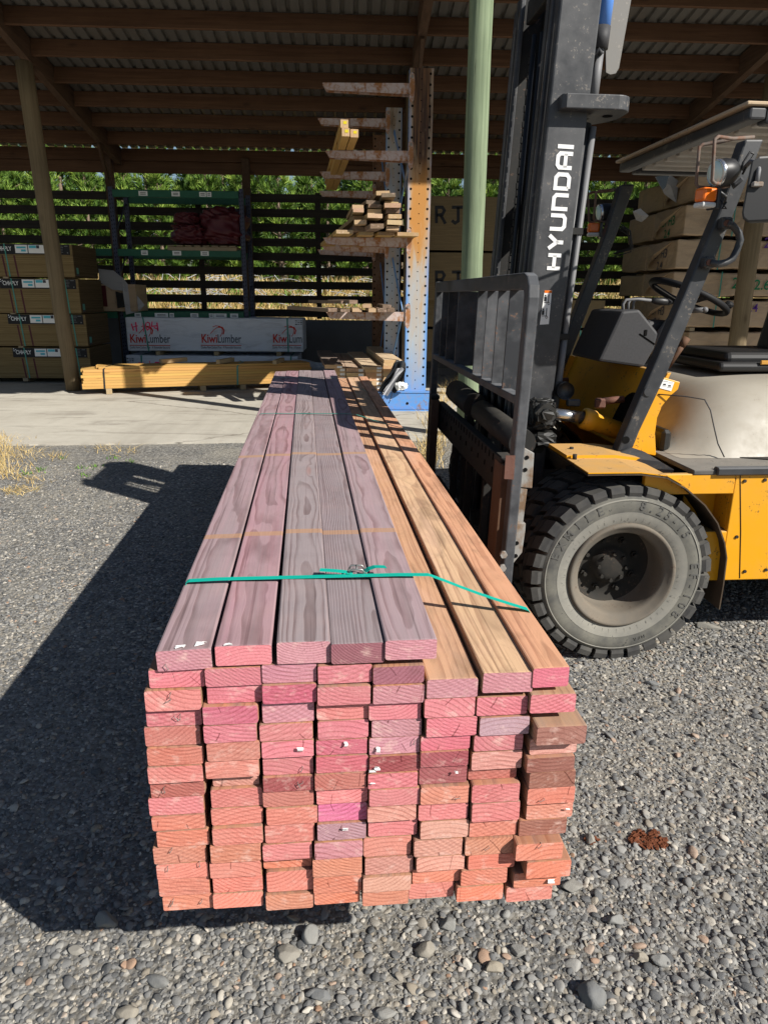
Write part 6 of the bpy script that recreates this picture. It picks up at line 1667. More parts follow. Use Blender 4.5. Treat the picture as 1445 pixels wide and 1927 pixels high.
def dress():
    n = NT('yellow dressed pine', 0.7, 0.2); o = n.obj(); at = n.N('ShaderNodeVertexColor'); at.layer_name = 'Col'
    g_ = n.noise(n.map(o, (1.2, 30, 60)), 1.0, 5, .6, .5); kn = n.ramp(n.voro(n.map(o, (1.6, 9, 14)), 1.0), [(.06, 1.0), (.13, 0.0)])
    c_ = n.mix(n.math('MULTIPLY', n.ramp(g_, [(.4, 0.0), (.7, 1.0)]), .4), at.outputs[0], n.mix(1.0, at.outputs[0], (.7, .55, .4), 'MULTIPLY'))
    n.col(n.mix(n.math('MULTIPLY', kn, .8), c_, (.18, .08, .03))); n.bump(g_, .2, .002); return n.m
M_['dressedx'] = dress()
bat_pack(BL, 0, .095, .09, 7, .0445, 6, 0, 'battens', bp, 1)
bat_pack(BL * .93, .02, .1, .09 + 7 * .0445, 1, .04, 5, .10, 'battens', bp, 2)
for x in (-BL * .40, 0, BL * .18, BL * .42):
    m = MB(); m.box((x, .29, .045), (.09, .62, .088)); m.build('bearer', M_['roughsawn'], bp)
for px_s, mt in ((206, 'blackstrap'), (447, 'oldstrap')):
    p = ony(px_s, 715, (bl_.y + br_.y) / 2); x = p.x - bp.location.x
    m = MB(); H_ = .09 + 8 * .0445
    pts = [V((x, -.004, .085)), V((x + .01, -.004, .09 + 7 * .0445)), V((x + .06, .05, H_ + .002)), V((x + .16, .3, H_ + .002)), V((x + .14, .60, H_ + .002))]
    ribbon(m, pts, .026, V((1, 0, 0)), .002); m.build('strap', M_[mt], bp)
for i, (x, y) in enumerate(((295, 690), (405, 688), (518, 683))):
    pz = .02 + .09 + 8 * .0445
    p = onz(x, y + 4, pz); m = MB(); m.bar((-.0, -.26, .038), (.06, .26, .042), .07, .07, (0, 0, 1), .004); o = m.build('timber_offcut', M_['roughsawn'])
    o.location = (p.x, bp.location.y + .28, pz + .004); o.rotation_euler = (0, 0, (-.62, -.22, -.05)[i])
    tag(o, f"short rough offcut lying across the yellow batten pack, {('leftmost', 'middle', 'rightmost')[i]} of three", 'offcut', 'offcuts on the batten pack')
# ------------------------------------------------------------------ cantilever rack
CR = thing('cantilever_rack', 'rusty blue cantilever rack with perforated columns and long steel arms', 'cantilever rack', (.9, 10.5, .018))
def cl(p): return V(p) - V(CR.location)
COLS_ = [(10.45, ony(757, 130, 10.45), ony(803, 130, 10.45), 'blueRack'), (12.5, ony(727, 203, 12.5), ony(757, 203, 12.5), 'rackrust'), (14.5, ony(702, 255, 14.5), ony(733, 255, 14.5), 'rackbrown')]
def perforated(Y, x0, x1, ztop, mat, seed, drop):
    """web plate with rows of punched holes, and flanges running back"""
    w_ = x1 - x0; D = .14
    root = bpy.data.objects.new('column', None); COL.objects.link(root); root.parent = CR; root.empty_display_size = .1
    root.location = cl(((x0 + x1) / 2, Y, 0.018))
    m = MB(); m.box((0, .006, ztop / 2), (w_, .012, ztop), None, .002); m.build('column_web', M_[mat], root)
    m = MB(); m.box((-w_ / 2 + .006, .0135 + D / 2, ztop / 2), (.012, D, ztop), None, .002); m.box((w_ / 2 - .006, .0135 + D / 2, ztop / 2), (.012, D, ztop), None, .002); m.build('column_flange', M_['blueFoot'] if mat == 'blueRack' else M_[mat], root)
    m = MB()
    for k in range(int(ztop / .125)):
        z = .18 + k * .125 + .05
        if z > ztop - .06: break
        for x, r_ in ((-w_ / 2 + .04, .0165), (w_ / 2 - .04, .0165)): m.cyl((x, -.0012, z), (x, .0, z), r_, 10)
        if k % 1 == 0: m.cyl((.0, -.0012, z - .06), (.0, .0, z - .06), .008, 8)
    # holes in the side flange that faces the aisle
    for k in range(int(ztop / .125)):
        z = .23 + k * .125
        if z > ztop - .06: break
        m.cyl((-w_ / 2 - .0012, .06, z), (-w_ / 2, .06, z), .014, 8)
    m.build('holes', M_['hole'], root); return root
ZC = 4.42
cols = []
for i, (Y, a, b, mt) in enumerate(COLS_):
    x0 = a.x + .0; x1 = b.x + .0
    # straight column: use the width at the top, base set from the photograph
    if i == 0:
        x0, x1 = ony(763, 600, Y).x, ony(804, 600, Y).x
    cols.append((perforated(Y, x0, x1, ZC, mt, i, 0), Y, x0, x1))
    m = MB(); m.box(cl(((x0 + x1) / 2 - .15, Y - .085, .15)), (.9, .15, .24), None, .006); m.build('foot', M_['blueFoot'], CR)
    m = MB(); m.box(cl(((x0 + x1) / 2 - .15, Y - .20, .025)), (.95, .07, .012)); m.box(cl(((x0 + x1) / 2 - .15, Y - .085, .2775)), (.9, .17, .012)); m.build('foot_flange', M_['blueFoot'], CR)
    m = MB(); m.cyl(cl(((x0 + x1) / 2 - .12, Y - .163, .12)), cl(((x0 + x1) / 2 - .12, Y - .1595, .12)), .02, 12); m.build('foot_hole', M_['hole'], CR)
for i in range(2):
    Ya, Yb = COLS_[i][0] + .16, COLS_[i + 1][0] - .002; xa = (cols[i][2] + cols[i][3]) / 2; xb = (cols[i + 1][2] + cols[i + 1][3]) / 2
    for z0_, z1_ in ((.5, 2.2), (2.2, .5), (2.4, 4.1), (4.1, 2.4)):
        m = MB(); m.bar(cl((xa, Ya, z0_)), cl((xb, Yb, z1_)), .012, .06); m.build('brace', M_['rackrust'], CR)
def arm(ci, zc, L, mat='armrust', taper=True):
    root, Y, x0, x1 = cols[ci]; w_ = x1 - x0
    a = bpy.data.objects.new('arm', None); COL.objects.link(a); a.parent = CR; a.empty_display_size = .05; a.location = cl((x0, Y, zc))
    m = MB(); h0, h1 = .064, .042
    L0 = [V((.0, -.07, -h0)), V((-L + .02, -.055, -h1))]; 
    # tapered channel open underneath
    m.solid_strip([V((.02, -.075, h0)), V((-L, -.060, h0 - .012))], [V((.02, -.075, -h0)), V((-L + .05, -.060, h0 - .012 - 2 * h1))], V((0, .008, 0)))
    m.solid_strip([V((.02, .075, h0)), V((-L, .060, h0 - .012))], [V((.02, .075, -h0)), V((-L + .05, .060, h0 - .012 - 2 * h1))], V((0, -.008, 0)))
    m.solid_strip([V((.02, -.0665, h0)), V((-L, -.0515, h0 - .012))], [V((.02, .0665, h0)), V((-L, .0515, h0 - .012))], V((0, 0, -.008)))
    m.build('arm_channel', M_[mat], a)
    m = MB(); pl = [(.0, .16), (.035, .185), (.065, .16), (.072, .0), (.06, -.13), (.03, -.165), (.0, -.12)]
    m.prism([(x - .01, z) for x, z in pl], Matrix.Translation((0, -.080, 0)) @ Matrix.Rotation(RAD(90), 4, 'X'), .012); m.build('arm_bracket', M_[mat], a)
    m = MB(); m.cyl((.027, -.0925, .135), (.027, -.108, .135), .019, 8); m.build('arm_bolt', M_['plainsteel'], a); return a
def armz(y, x, Y): return ony(x, y, Y).z
A1 = [(166, 1.13), (293, 1.10), (456, 1.15), (596, 1.12)]
for y, L in A1: arm(0, armz(y, 740, 10.37), L)
for y, L in ((231, 1.07), (331, 1.05), (468, 1.05)): arm(1, armz(y, 715, 12.42), L)
for y, L in ((366, 1.0), (476, 1.05)): arm(2, armz(y, 690, 14.42), L)

def plank(name, lab, cat, group, corner_near_left, w_, h_, L, yaw, pitch, roll, endc, facec, mat, seed):
    o = bpy.data.objects.new(name, board_mesh(w_, h_, L, endc, facec, seed, nseg=4)); o.data.materials.append(M_[mat]); COL.objects.link(o)
    o.rotation_euler = (pitch, roll, yaw); o.location = corner_near_left; tag(o, lab, cat, group); return o
GY = RAD(2.0)
# two long studs lying on the upper arms with yellow tagged ends
zA = armz(293, 700, 10.37) + .066
for i, (x, y, dz) in enumerate(((651, 250, 0), (648, 236, .10), (667, 246, 0))):
    Yn = 9.55
    p = ony(x, y, Yn); z = zA + (0 if i != 1 else .096)
    o = plank('timber_length', ('lower left stud with a yellow tagged end on the upper rack arms', 'upper stud with a yellow tagged end lying on top of another on the rack arms', 'right hand stud with a yellow tagged end on the upper rack arms')[i], 'timber length', 'studs on the upper rack arms', (p.x, Yn + (.0, .02, .05)[i], z), .095, .092, 4.6, RAD(4.5), 0, 0, (.56, .40, .22), (.50, .31, .10), 'dressed', 300 + i)
    m = MB(); m.box((.008, -.0015, .058), (.042, .002, .032)); m.build('end_tag', M_['yellowtag'], o)
# bundle of short boards on the middle arms
zM = armz(456, 700, 10.37) + .066
bl = [  # x px left, x px right, y bottom px, colour, length
 (627, 668, 436, 'm'), (668, 700, 432, 'm'), (700, 742, 431, 'm'), (742, 790, 421, 'm'),
 (663, 691, 421, 'a'), (693, 722, 419, 'd'), (726, 752, 421, 'a'), (663, 690, 408, 'a'), (692, 719, 406, 'a'), (727, 754, 408, 'a'),
 (663, 688, 397, 'd'), (694, 720, 395, 'd'), (726, 752, 398, 'a'), (690, 718, 384, 'd'), (725, 758, 386, 'a'), (663, 687, 384, 'd'), (688, 718, 375, 'd'), (722, 754, 376, 'd'), (715, 742, 362, 'a'), (712, 740, 351, 'a'), (690, 716, 366, 'd')]
cmap = dict(a=((.55, .40, .24), (.40, .29, .16)), d=((.20, .15, .105), (.22, .17, .12)), m=((.42, .30, .17), (.45, .29, .11)))
occ = {}
order_rows = {}
cells = [(0, 4), (0, 5), (0, 6), (0, 7)]
colx = [(-.50, 'far left'), (-.26, 'left'), (-.06, 'middle'), (.15, 'right')]
# laid row by row so that every piece rests on the one beneath
lay = [('m', [627, 668, 706, 748], [.27, .26, .25, .30], .05), ('a', [677, 706, 741], [.20, .20, .19], .062), ('a', [676, 706, 740], [.19, .20, .20], .066), ('d', [676, 706, 741], [.18, .20, .19], .064), ('a', [675, 706, 738], [.17, .19, .20], .064), ('d', [674, 703, 738], [.18, .20, .22], .06), ('d', [704, 737], [.19, .20], .062), ('a', [727], [.19], .06), ('a', [724], [.19], .066)]
z = zM + .002; rr = random.Random(77); cnt = 0
LN = ['bottom', 'second', 'third', 'fourth', 'fifth', 'sixth', 'seventh', 'eighth', 'topmost']
for li, (c, xs, ws, th) in enumerate(lay):
    Yn = 9.95 + rr.uniform(-.06, .06)
    for xi, (x, w_) in enumerate(zip(xs, ws)):
        cc_ = rr.choice(['a', 'd']) if c != 'm' else 'm'
        if li == 1 and xi == 1: cc_ = 'd'
        X = ony(x + (22 if li == 0 else 0), 420, 9.95).x
        e, f_ = cmap[cc_]
        side = ('left', 'middle', 'right')[xi] if len(xs) == 3 else (('far left', 'left', 'right', 'far right')[xi] if len(xs) == 4 else (('left', 'right')[xi] if len(xs) == 2 else 'single'))
        plank('short_board', f"{dict(a='pale cut', d='dark weathered', m='wide honey coloured')[cc_]} short board on the middle rack arms, {side} in the {LN[li]} layer", 'short board', 'short boards on the middle rack arms', (X + (rr.uniform(-.02, .02) if li else 0), Yn + rr.uniform(-.25, .2), z + (rr.uniform(0, .012) if li > 2 else 0)), w_ * rr.uniform(.78, .98), th - .004 - (rr.uniform(0, .012) if li else 0), rr.uniform(1.0, 2.3) if li else 2.6, RAD(rr.uniform(-2, 7) if li else 5) + GY, 0, RAD(rr.uniform(-3, 3)) if li else 0, jit(e, rr), jit(f_, rr), 'brownboard' if cc_ != 'm' else 'dressed', 400 + cnt); cnt += 1
    z += th
# jumble on the lowest arm
zL = armz(596, 700, 10.37) + .066
low = [(627, .35, .05, 60, 1.7, 'd'), (650, .30, .04, 25, 1.5, 'd'), (672, .14, .045, 4, 1.3, 'a'), (700, .10, .05, 2, 1.6, 'a'), (718, .13, .055, 0, 1.4, 'd'), (735, .10, .05, -6, 1.5, 'd')]
for i, (x, w_, th, yw, L, c) in enumerate(low):
    p = ony(x, 590, 10.2); e, f_ = cmap[c]
    plank('short_board', ('dark board lying aslant at the left end of the lowest rack arm', 'dark broad offcut second from the left on the lowest rack arm', 'pale end offcut with pink mark on the lowest rack arm', 'squared offcut in the middle of the lowest rack arm', 'grey brown stick right of the middle on the lowest rack arm', 'grey stick nearest the column on the lowest rack arm')[i], 'short board', 'offcuts on the lowest rack arm', (p.x, 10.0 + .07 * (i % 3), zL + .002 + (.0 if i % 2 == 0 else .0)), min(w_, .13), th, L, RAD(yw * .4), 0, 0, e, f_, 'brownboard', 500 + i)
up_ = [(665, .12, .05, 38, 1.0, 'd'), (690, .11, .045, -3, 1.4, 'a'), (728, .12, .04, 3, 1.3, 'd'), (648, .10, .04, 55, 1.1, 'd')]
for i, (x, w_, th, yw, L, c) in enumerate(up_):
    p = ony(x, 575, 10.2); e, f_ = cmap[c]
    plank('short_board', ('upper dark stick crossing the others on the lowest rack arm', 'upper pale squared offcut on the lowest rack arm', 'upper grey offcut beside the column on the lowest rack arm', 'slanting thin stick topmost at the left of the lowest rack arm')[i], 'short board', 'offcuts on the lowest rack arm', (p.x, 10.05 + .06 * i, zL + .058 + (.05 if i in (0, 3) else 0)), w_, th, L, RAD(yw * .5), 0, 0, e, f_, 'brownboard', 520 + i)
# stack of brown boards on the slab in front of the rack
def bx_(x, y, Y): return ony(x, y, Y)
stk = [  # zoomed crop columns: x left, x right, rows of bottoms
 (629, 650, [(711, 698), (697.5, 686)], 0), (651, 685, [(713, 706), (705, 700), (699.5, 693.5)], 1), (686, 719.5, [(735, 729.5), (728.5, 723), (722, 716), (715, 709), (708, 702.5), (701.5, 693.5)], 2), (720.5, 746, [(735, 726), (725, 714), (713, 704), (703.5, 694)], 3)]
YB = 11.2; rr = random.Random(8)
ZB = [.07, .07, .07, .07]
xcol = [bx_(629, 700, YB).x, bx_(651, 700, YB).x, bx_(686, 700, YB).x, bx_(720, 700, YB).x, bx_(752, 700, YB).x]
nrows = [7, 7, 7, 7]
ztop_ = ony(690, 693, YB).z; th = (ztop_ - .07) / 7
for c in range(4):
    for k in range(7):
        w_ = xcol[c + 1] - xcol[c] - .012; e = jit((.66, .45, .24), rr); f_ = jit((.50, .39, .28), rr)
        o = plank('brown_board', f"brown sawn board in the low stack by the rack, {('first', 'second', 'third', 'fourth')[c]} column, {('bottom', 'second', 'third', 'fourth', 'fifth', 'sixth', 'top')[k]} layer", 'board', 'brown boards stacked low beside the rack', ((xcol[c] + xcol[c + 1]) / 2, YB + rr.uniform(-.04, .05) + (.10 if c == 0 else 0), .07 + th * k), w_, th - .003, 3.0, RAD(2.6), 0, 0, e, f_, 'brownboard', 600 + c * 10 + k)
        if c < 3: 
            m = MB(); m.box((w_ / 2 - .05, -.0015, th * .45), (.075, .002, th * .6)); m.build('end_label', M_['paper'], o)
tops = [((611, 646), 0, 1, 'dark grey topped plank lying at the left on the low stack of boards', (.17, .14, .12)), ((683, 719.5), 0, 1, 'sunlit plank in the middle on top of the low stack of boards', (.42, .33, .22)), ((720, 756), 0, 1, 'lower board of the pair on the right of the low stack', (.40, .29, .17)), ((720, 756), 1, 1, 'middle board of three on the right of the low stack', (.42, .31, .18)), ((721, 756), 2, 1, 'upper board of three on the right of the low stack', (.44, .34, .22))]
for i, ((xa, xb), lv, _, lab, f_) in enumerate(tops):
    a = bx_(xa, 690, YB).x; b = bx_(xb, 690, YB).x
    o = plank('brown_board', lab, 'board', 'brown boards stacked low beside the rack', ((a + b) / 2, YB - (.25 if i == 1 else .1), .07 + th * 7 + .001 + lv * .046), b - a - .01, .045 if i else .06, 3.0, RAD(5.0 if i < 2 else 4.0), 0, 0, jit((.62, .43, .22), rr), tuple(min(1, 1.5 * q) for q in f_) if i else f_, 'brownboard', 700 + i)
    m = MB(); m.box(((b - a) / 2 - .055, -.0015, .024), (.075, .002, .026)); m.build('end_label', M_['paper'], o)
for y in (YB + .4, YB + 2.4):
    m = MB(); m.box(((xcol[0] + xcol[4]) / 2, y, .044), (1.0, .09, .05)); o = m.build('bearer', M_['roughsawn']); tag(o, f"timber bearer under the {'near' if y < YB + 1 else 'far'} end of the low brown board stack", 'bearer')
# black and silver plastic bundle leaning on the column
c = ony(735, 735, 10.3); o = thing('plastic_bundle', 'crumpled black and silver plastic film leaning against the rack column', 'plastic film', (c.x, 10.28, .29))
rr = random.Random(12)
for k, (mt, n_) in enumerate((('blackfilm', 0), ('silverfilm', 1))):
    gr2 = []
    pth = [(752, 678), (750, 690), (742, 706), (734, 720), (726, 738)] if k == 0 else [(754, 690), (747, 700), (738, 715), (731, 728), (722, 742)]
    for i, (x, y) in enumerate(pth):
        row = []
        for j in range(7):
            p = ony(x + (j - 3) * ((3.2 + .9 * i) if k == 0 else 2.2) , y + abs(j - 3) * 1.2, 10.28 - .05 * k) - V(o.location); row.append(p + V((rr.gauss(0, .012), .05 * math.cos(j * 2.1 + i) + rr.gauss(0, .02) - .02, rr.gauss(0, .012))))
        gr2.append(row)
    sheet(('black_film', 'silver_film')[k], gr2, M_[mt], o)
m = MB(); m.sphere(ony(755, 726, 10.2) - V(o.location), .07, (1.3, .8, .8), 3); b_ = m.bm
for v in b_.verts: v.co += V((rr.gauss(0, .008), rr.gauss(0, .008), rr.gauss(0, .008)))
m.build('white_wad', M_['paper'], o)
m = MB(); p0 = ony(738, 737, 10.2) - V(o.location); m.tube([p0, p0 + V((-.02, -.04, -.10)), ony(731, 759, 10.1) - V(o.location)], .006, 6); p0 = ony(722, 735, 10.2) - V(o.location); m.tube([p0, p0 + V((-.03, -.03, -.06))], .005, 6); m.build('loose_tie', M_['blackfilm'], o)

# ------------------------------------------------------------------ plain timber packs behind the rack and the forklift
def pack(name, lab, x0, x1, z0, z1, Y, D, mat, group, cat='timber pack'):
    r = thing(name, lab, cat, ((x0 + x1) / 2, Y, z0), 0, group); m = MB(); m.box((0, D / 2, (z1 - z0) / 2), (x1 - x0, D, z1 - z0), None, .008); m.build('pack_body', M_[mat], r); return r
RX90 = Matrix.Rotation(RAD(90), 4, 'X')
zz = [ony(850, y, 13.0).z for y in (368, 472, 474, 566, 570, 640, 644, 712)]
RJ = 'rough packs marked with black paint'
for i, (zt_, zb_) in enumerate(((zz[0], zz[1] + .02), (zz[2] - .02, zz[3] + .02))):
    r = pack('timber_pack', ('rough brown pack painted RJ behind the green pole, upper of two', 'rough brown pack painted RJ behind the forklift backrest, below another')[i], 1.28, 3.0, zb_, zt_, 13.0, 1.4, 'roughply', RJ) if False else None
def roughm():
    n = NT('rough stacked timber', 0.9, 0.1); o = n.obj(); x, y, z = n.sep(o)
    fr = n.math('FRACT', n.math('MULTIPLY', z, 1 / .022)); s = n.noise(n.map(o, (2.5, 2.5, 90)), 1.0, 5, .65); b = n.noise(o, 1.3, 4)
    c = n.mix(s, (.085, .06, .033), (.26, .19, .10)); c = n.mix(n.ramp(fr, [(0.0, .9), (.15, 0.0), (.9, 0.0), (1.0, .9)]), c, (.05, .035, .02)); c = n.mix(n.math('MULTIPLY', n.ramp(b, [(.4, 0.0), (.7, 1.0)]), .5), c, (.12, .10, .06)); n.col(c); n.bump(s, .4, .006); return n.m
M_['rough'] = roughm()
def markRJ(r, z, sz=.36):
    Yp = r.location.y; m = MB(); T = Matrix.Translation((0, -.003, 0)) @ RX90
    def px(a, b): p = ony(a, b, Yp); return (p.x - r.location.x, p.z - r.location.z)
    dy = z
    for st in ([(821, 420), (821, 390), (832, 390), (836, 396), (832, 404), (821, 405)], [(829, 405), (838, 421)], [(850, 390), (874, 390)], [(862, 390), (862, 416), (856, 420), (850, 415)]):
        stroke(m, [px(a, b + dy) for a, b in st], .05, T, .001)
    m.build('paint_mark', M_['ink'], r)
r1 = pack('timber_pack', 'rough brown pack painted RJ behind the green pole, upper of two', 1.22, 2.75, ony(850, 471, 13).z, ony(850, 369, 13).z, 13.0, 1.4, 'rough', RJ); markRJ(r1, 0)
r2 = pack('timber_pack', 'rough brown pack painted RJ behind the forklift backrest, below another', 1.22, 2.75, ony(850, 566, 13).z, ony(850, 475, 13).z, 13.0, 1.4, 'rough', RJ); markRJ(r2, 122)
m = MB(); p = ony(875, 385, 13) - V(r1.location); m.box((p.x, -.004, p.z - .10), (.02, .004, .34)); m.build('tag', M_['fluoro'], r1)
m = MB(); p = ony(872, 501, 13) - V(r2.location); m.box((p.x, -.004, p.z), (.05, .004, .09)); m.build('tag', M_['fluoro'], r2)
zl = [(ony(1130, a, 13.2).z, ony(1130, b, 13.2).z) for a, b in ((565, 617), (622, 682))]
for i, (zt_, zb_) in enumerate(zl):
    r = pack('timber_pack', ('dark strapped timber pack seen between the mast and the dash, upper one', 'dark strapped timber pack seen between the mast and the dash, lower one')[i], 1.24, 4.55, max(zb_, .1), zt_, 13.2, 1.3, 'rough', 'dark packs behind the forklift')
    m = MB(); p = ony(1094, 600, 13.2).x - r.location.x; m.box((p, -.004, (zt_ - max(zb_, .1)) / 2), (.022, .003, zt_ - max(zb_, .1))); m.build('strap', M_['oldstrap'], r)
# brown paper wrapped packs at the right
BY = 12.75
lev = [(318, 380), (385, 445), (450, 508), (512, 560), (564, 617), (624, 690)]
cor = [5.75, 5.62, 5.55, 5.55, 5.62, 5.95]
LV = ['topmost', 'second from the top', 'third from the top', 'fourth from the top', 'fifth from the top', 'lowest']
for i, ((ya, yb), x0) in enumerate(zip(lev, cor)):
    zt_ = ony(1400, ya, BY).z; zb_ = max(ony(1400, yb, BY).z, .10)
    r = thing('paper_wrapped_pack', f"brown paper wrapped timber pack at the right of the shed, {LV[i]}", 'wrapped pack', (x0 + 1.9, BY, zb_), 0, 'brown paper wrapped packs at the right')
    h_ = zt_ - zb_
    m = MB(); m.wrapbox((0, .66, h_ / 2), (3.8, 1.30, h_), i, .05, .03); m.build('front_bundle', M_['brownwrap'], r)
    m = MB(); m.wrapbox((.02, 2.02, h_ / 2), (3.8, 1.30, h_ * .98), i + 9, .05, .03); m.build('back_bundle', M_['brownwrap'], r)
    if i < 5:
        # folded paper flap on the end
        m = MB(); m.poly3([V((-1.905, .15, h_ * .95)), V((-1.99, .75, h_ * .55)), V((-2.02, .95, h_ * .05)), V((-1.905, 1.25, h_ * .2)), V((-1.905, 1.25, h_ * .92))], V((-.004, 0, 0))); m.build('paper_flap', M_['brownwrap'], r)
    m = MB(); m.box((-1.15 + .1 * (i % 2), -.002, h_ / 2), (.022, .003, h_)); m.build('strap', M_['oldstrap'], r)
    for x in (-1.5, 0, 1.4):
        m = MB(); m.box((x, 1.35, -.035), (.09, 2.6, .06)); m.build('bearer', M_['palletwood'], r)
    ME = Matrix.Translation((-1.9045, .66, h_ * .55)) @ Matrix(((0, 0, -1, 0), (-1, 0, 0, 0), (0, 1, 0, 0), (0, 0, 0, 1)))
    tx = [None, '21 H3', '21 H3', '', '21 H3', None][i]
    if tx: text_mesh('marker_writing', tx, .22, ME, M_['greenmark'] if i < 2 else M_['grey_ink'], r, .0008, .01)
    if tx: text_mesh('marker_writing', '2.4', .2, ME @ Matrix.Translation((0, -.2, 0)), M_['greenmark'] if i < 2 else M_['grey_ink'], r, .0008, .01)
    def wr(t, px, py, sz, mt):
        p = ony(px, py, BY) - V(r.location); text_mesh('marker_writing', t, sz, Matrix.Translation((p.x, -.003, p.z)) @ RX90, M_[mt], r, .0008, .008)
    if i == 2: wr('3 2.4', 1442, 452 + 6, .24, 'purplemark')
    if i == 3: wr('2', 1383, 534, .26, 'greenmark'); wr('2.6', 1433, 537, .24, 'greenmark')
    if i == 4: wr('H', 1366, 582, .2, 'purplemark'); wr('.4', 1418, 580, .2, 'purplemark')
    if i == 1: wr('2', 1345, 397, .2, 'greenmark')
# torn white and black liner hanging from the top packs
for k, (pts_, lab) in enumerate((([(1232, 333), (1262, 330), (1276, 340), (1272, 382), (1250, 366)], 'torn black and white liner hanging from the paper wrapped packs'), ([(1190, 398), (1204, 392), (1220, 406), (1214, 412), (1206, 418), (1196, 414)], 'small torn white liner flap on the end of the paper wrapped packs'))):
    P = [ony(a, b, 13.3 + .05 * j) for j, (a, b) in enumerate(pts_)]; o = thing('torn_liner', lab, 'plastic liner', P[0]); m = MB(); c = sum(P, V()) / len(P) + V((0, -.06, 0)); vs = [m.bm.verts.new(p - P[0]) for p in P]; cv = m.bm.verts.new(c - P[0])
    for j in range(len(vs)): m._f([vs[j], vs[(j + 1) % len(vs)], cv])
    q = m.build('liner', M_['greywrap'], o); s_ = q.modifiers.new('s', 'SOLIDIFY'); s_.thickness = .003
    if k == 0:
        m = MB(); vs = [m.bm.verts.new(ony(a, b, 13.2) - P[0]) for a, b in ((1233, 332), (1258, 330), (1252, 352), (1246, 358))]; m._f(vs); q = m.build('black_side', M_['blackfilm'], o); s_ = q.modifiers.new('s', 'SOLIDIFY'); s_.thickness = .003
# ------------------------------------------------------------------ behind the shed: bank, grass, pines
m = MB(); prof = [(16.95, .015), (18.5, .25), (21, .55), (24, 1.0), (27, 1.8), (31, 2.4), (60, 3.0)]
xs = [-60 + 4 * i for i in range(31)]
rows = [[m.bm.verts.new((x, Y, z + (.12 * math.sin(x * .7 + Y) if Y > 17 else 0))) for x in xs] for Y, z in prof]
for i in range(len(prof) - 1):
    for j in range(len(xs) - 1): f = m._f([rows[i][j], rows[i][j + 1], rows[i + 1][j + 1], rows[i + 1][j]]); f.smooth = True
tag_struct(m.build('grass_bank', M_['bank']))
def bankz(Y):
    for (a, za), (b, zb_) in zip(prof, prof[1:]):
        if a <= Y <= b: return za + (zb_ - za) * (Y - a) / (b - a)
    return 0
def blades(name, n, place, h0, h1, wd, mat, seed, lab, cat, spread=.35, cbias=(0, 1)):
    r = random.Random(seed); vs = []; fc = []; cols = []
    for _ in range(n):
        p, k = place(r); a = r.uniform(0, 6.28); h = r.uniform(h0, h1) * k; w_ = wd * r.uniform(.6, 1.3); lx, ly = r.gauss(0, spread) * h, r.gauss(0, spread) * h
        dx, dy = math.cos(a) * w_, math.sin(a) * w_; b = len(vs)
        vs += [(p[0] - dx, p[1] - dy, p[2]), (p[0] + dx, p[1] + dy, p[2]), (p[0] + dx * .7 + lx * .4, p[1] + dy * .7 + ly * .4, p[2] + h * .6), (p[0] - dx * .7 + lx * .4, p[1] - dy * .7 + ly * .4, p[2] + h * .6), (p[0] + lx, p[1] + ly, p[2] + h)]
        fc += [(b, b + 1, b + 2, b + 3), (b + 3, b + 2, b + 4)]; c = cbias[0] + (cbias[1] - cbias[0]) * r.random(); cols.append(c)
    me = bpy.data.meshes.new(name); me.from_pydata(vs, [], fc); at = me.color_attributes.new('Col', 'FLOAT_COLOR', 'POINT')
    dat = []
    for c in cols: dat += [c, c, c, 1] * 5
    at.data.foreach_set('color', dat); me.materials.append(M_[mat]); o = bpy.data.objects.new(name, me); COL.objects.link(o); o['kind'] = 'stuff'; tag(o, lab, cat); return o
def pl_bank(r):
    Y = r.uniform(18, 28); x = r.uniform(-11, 13); return (x, Y, bankz(Y)), 1 + .5 * vnoise(x, Y, .6)
blades('dry_bank_grass', 26000, pl_bank, .25, .6, .022, 'drygrass', 1, 'long dry golden grass on the bank behind the slat wall', 'grass', .35, (0, .97))
def pl_green(r):
    Y = r.uniform(24.0, 28.5); x = r.uniform(-12, 14); return (x, Y, bankz(Y)), 1.0 + .8 * vnoise(x * 1.5, Y, .8)
blades('bank_weeds', 9000, pl_green, .12, .38, .03, 'greengrass', 2, 'green weeds at the foot of the pines', 'weeds', .5)
# grey brushwood heaps
r = random.Random(9); vs = []; fc = []; cols_ = []
m = MB(); 
for cx_, n_ in ((-4.6, 130), (-1.2, 50), (2.5, 40), (5.6, 60)):
    for _ in range(n_):
        Y = r.uniform(22.5, 25); x = cx_ + r.gauss(0, 1.1); z = bankz(Y) + r.uniform(.2, 1.1); a = r.uniform(0, 6.28); L = r.uniform(.3, .9)
        p = V((x, Y, z)); d = V((math.cos(a), .4 * math.sin(a), r.uniform(-.35, .6))).normalized() * L
        m.tube([p, p + d * .5 + V((0, 0, .05)), p + d], [.012, .009, .004], 4)
o = m.build('brushwood', M_['twigg'] if 'twigg' in M_ else flat('grey brushwood', (.36, .32, .28), .9, .1, .3, 5)); o['kind'] = 'stuff'; tag(o, 'heaps of grey dead brushwood between the slat wall and the pines', 'brushwood')
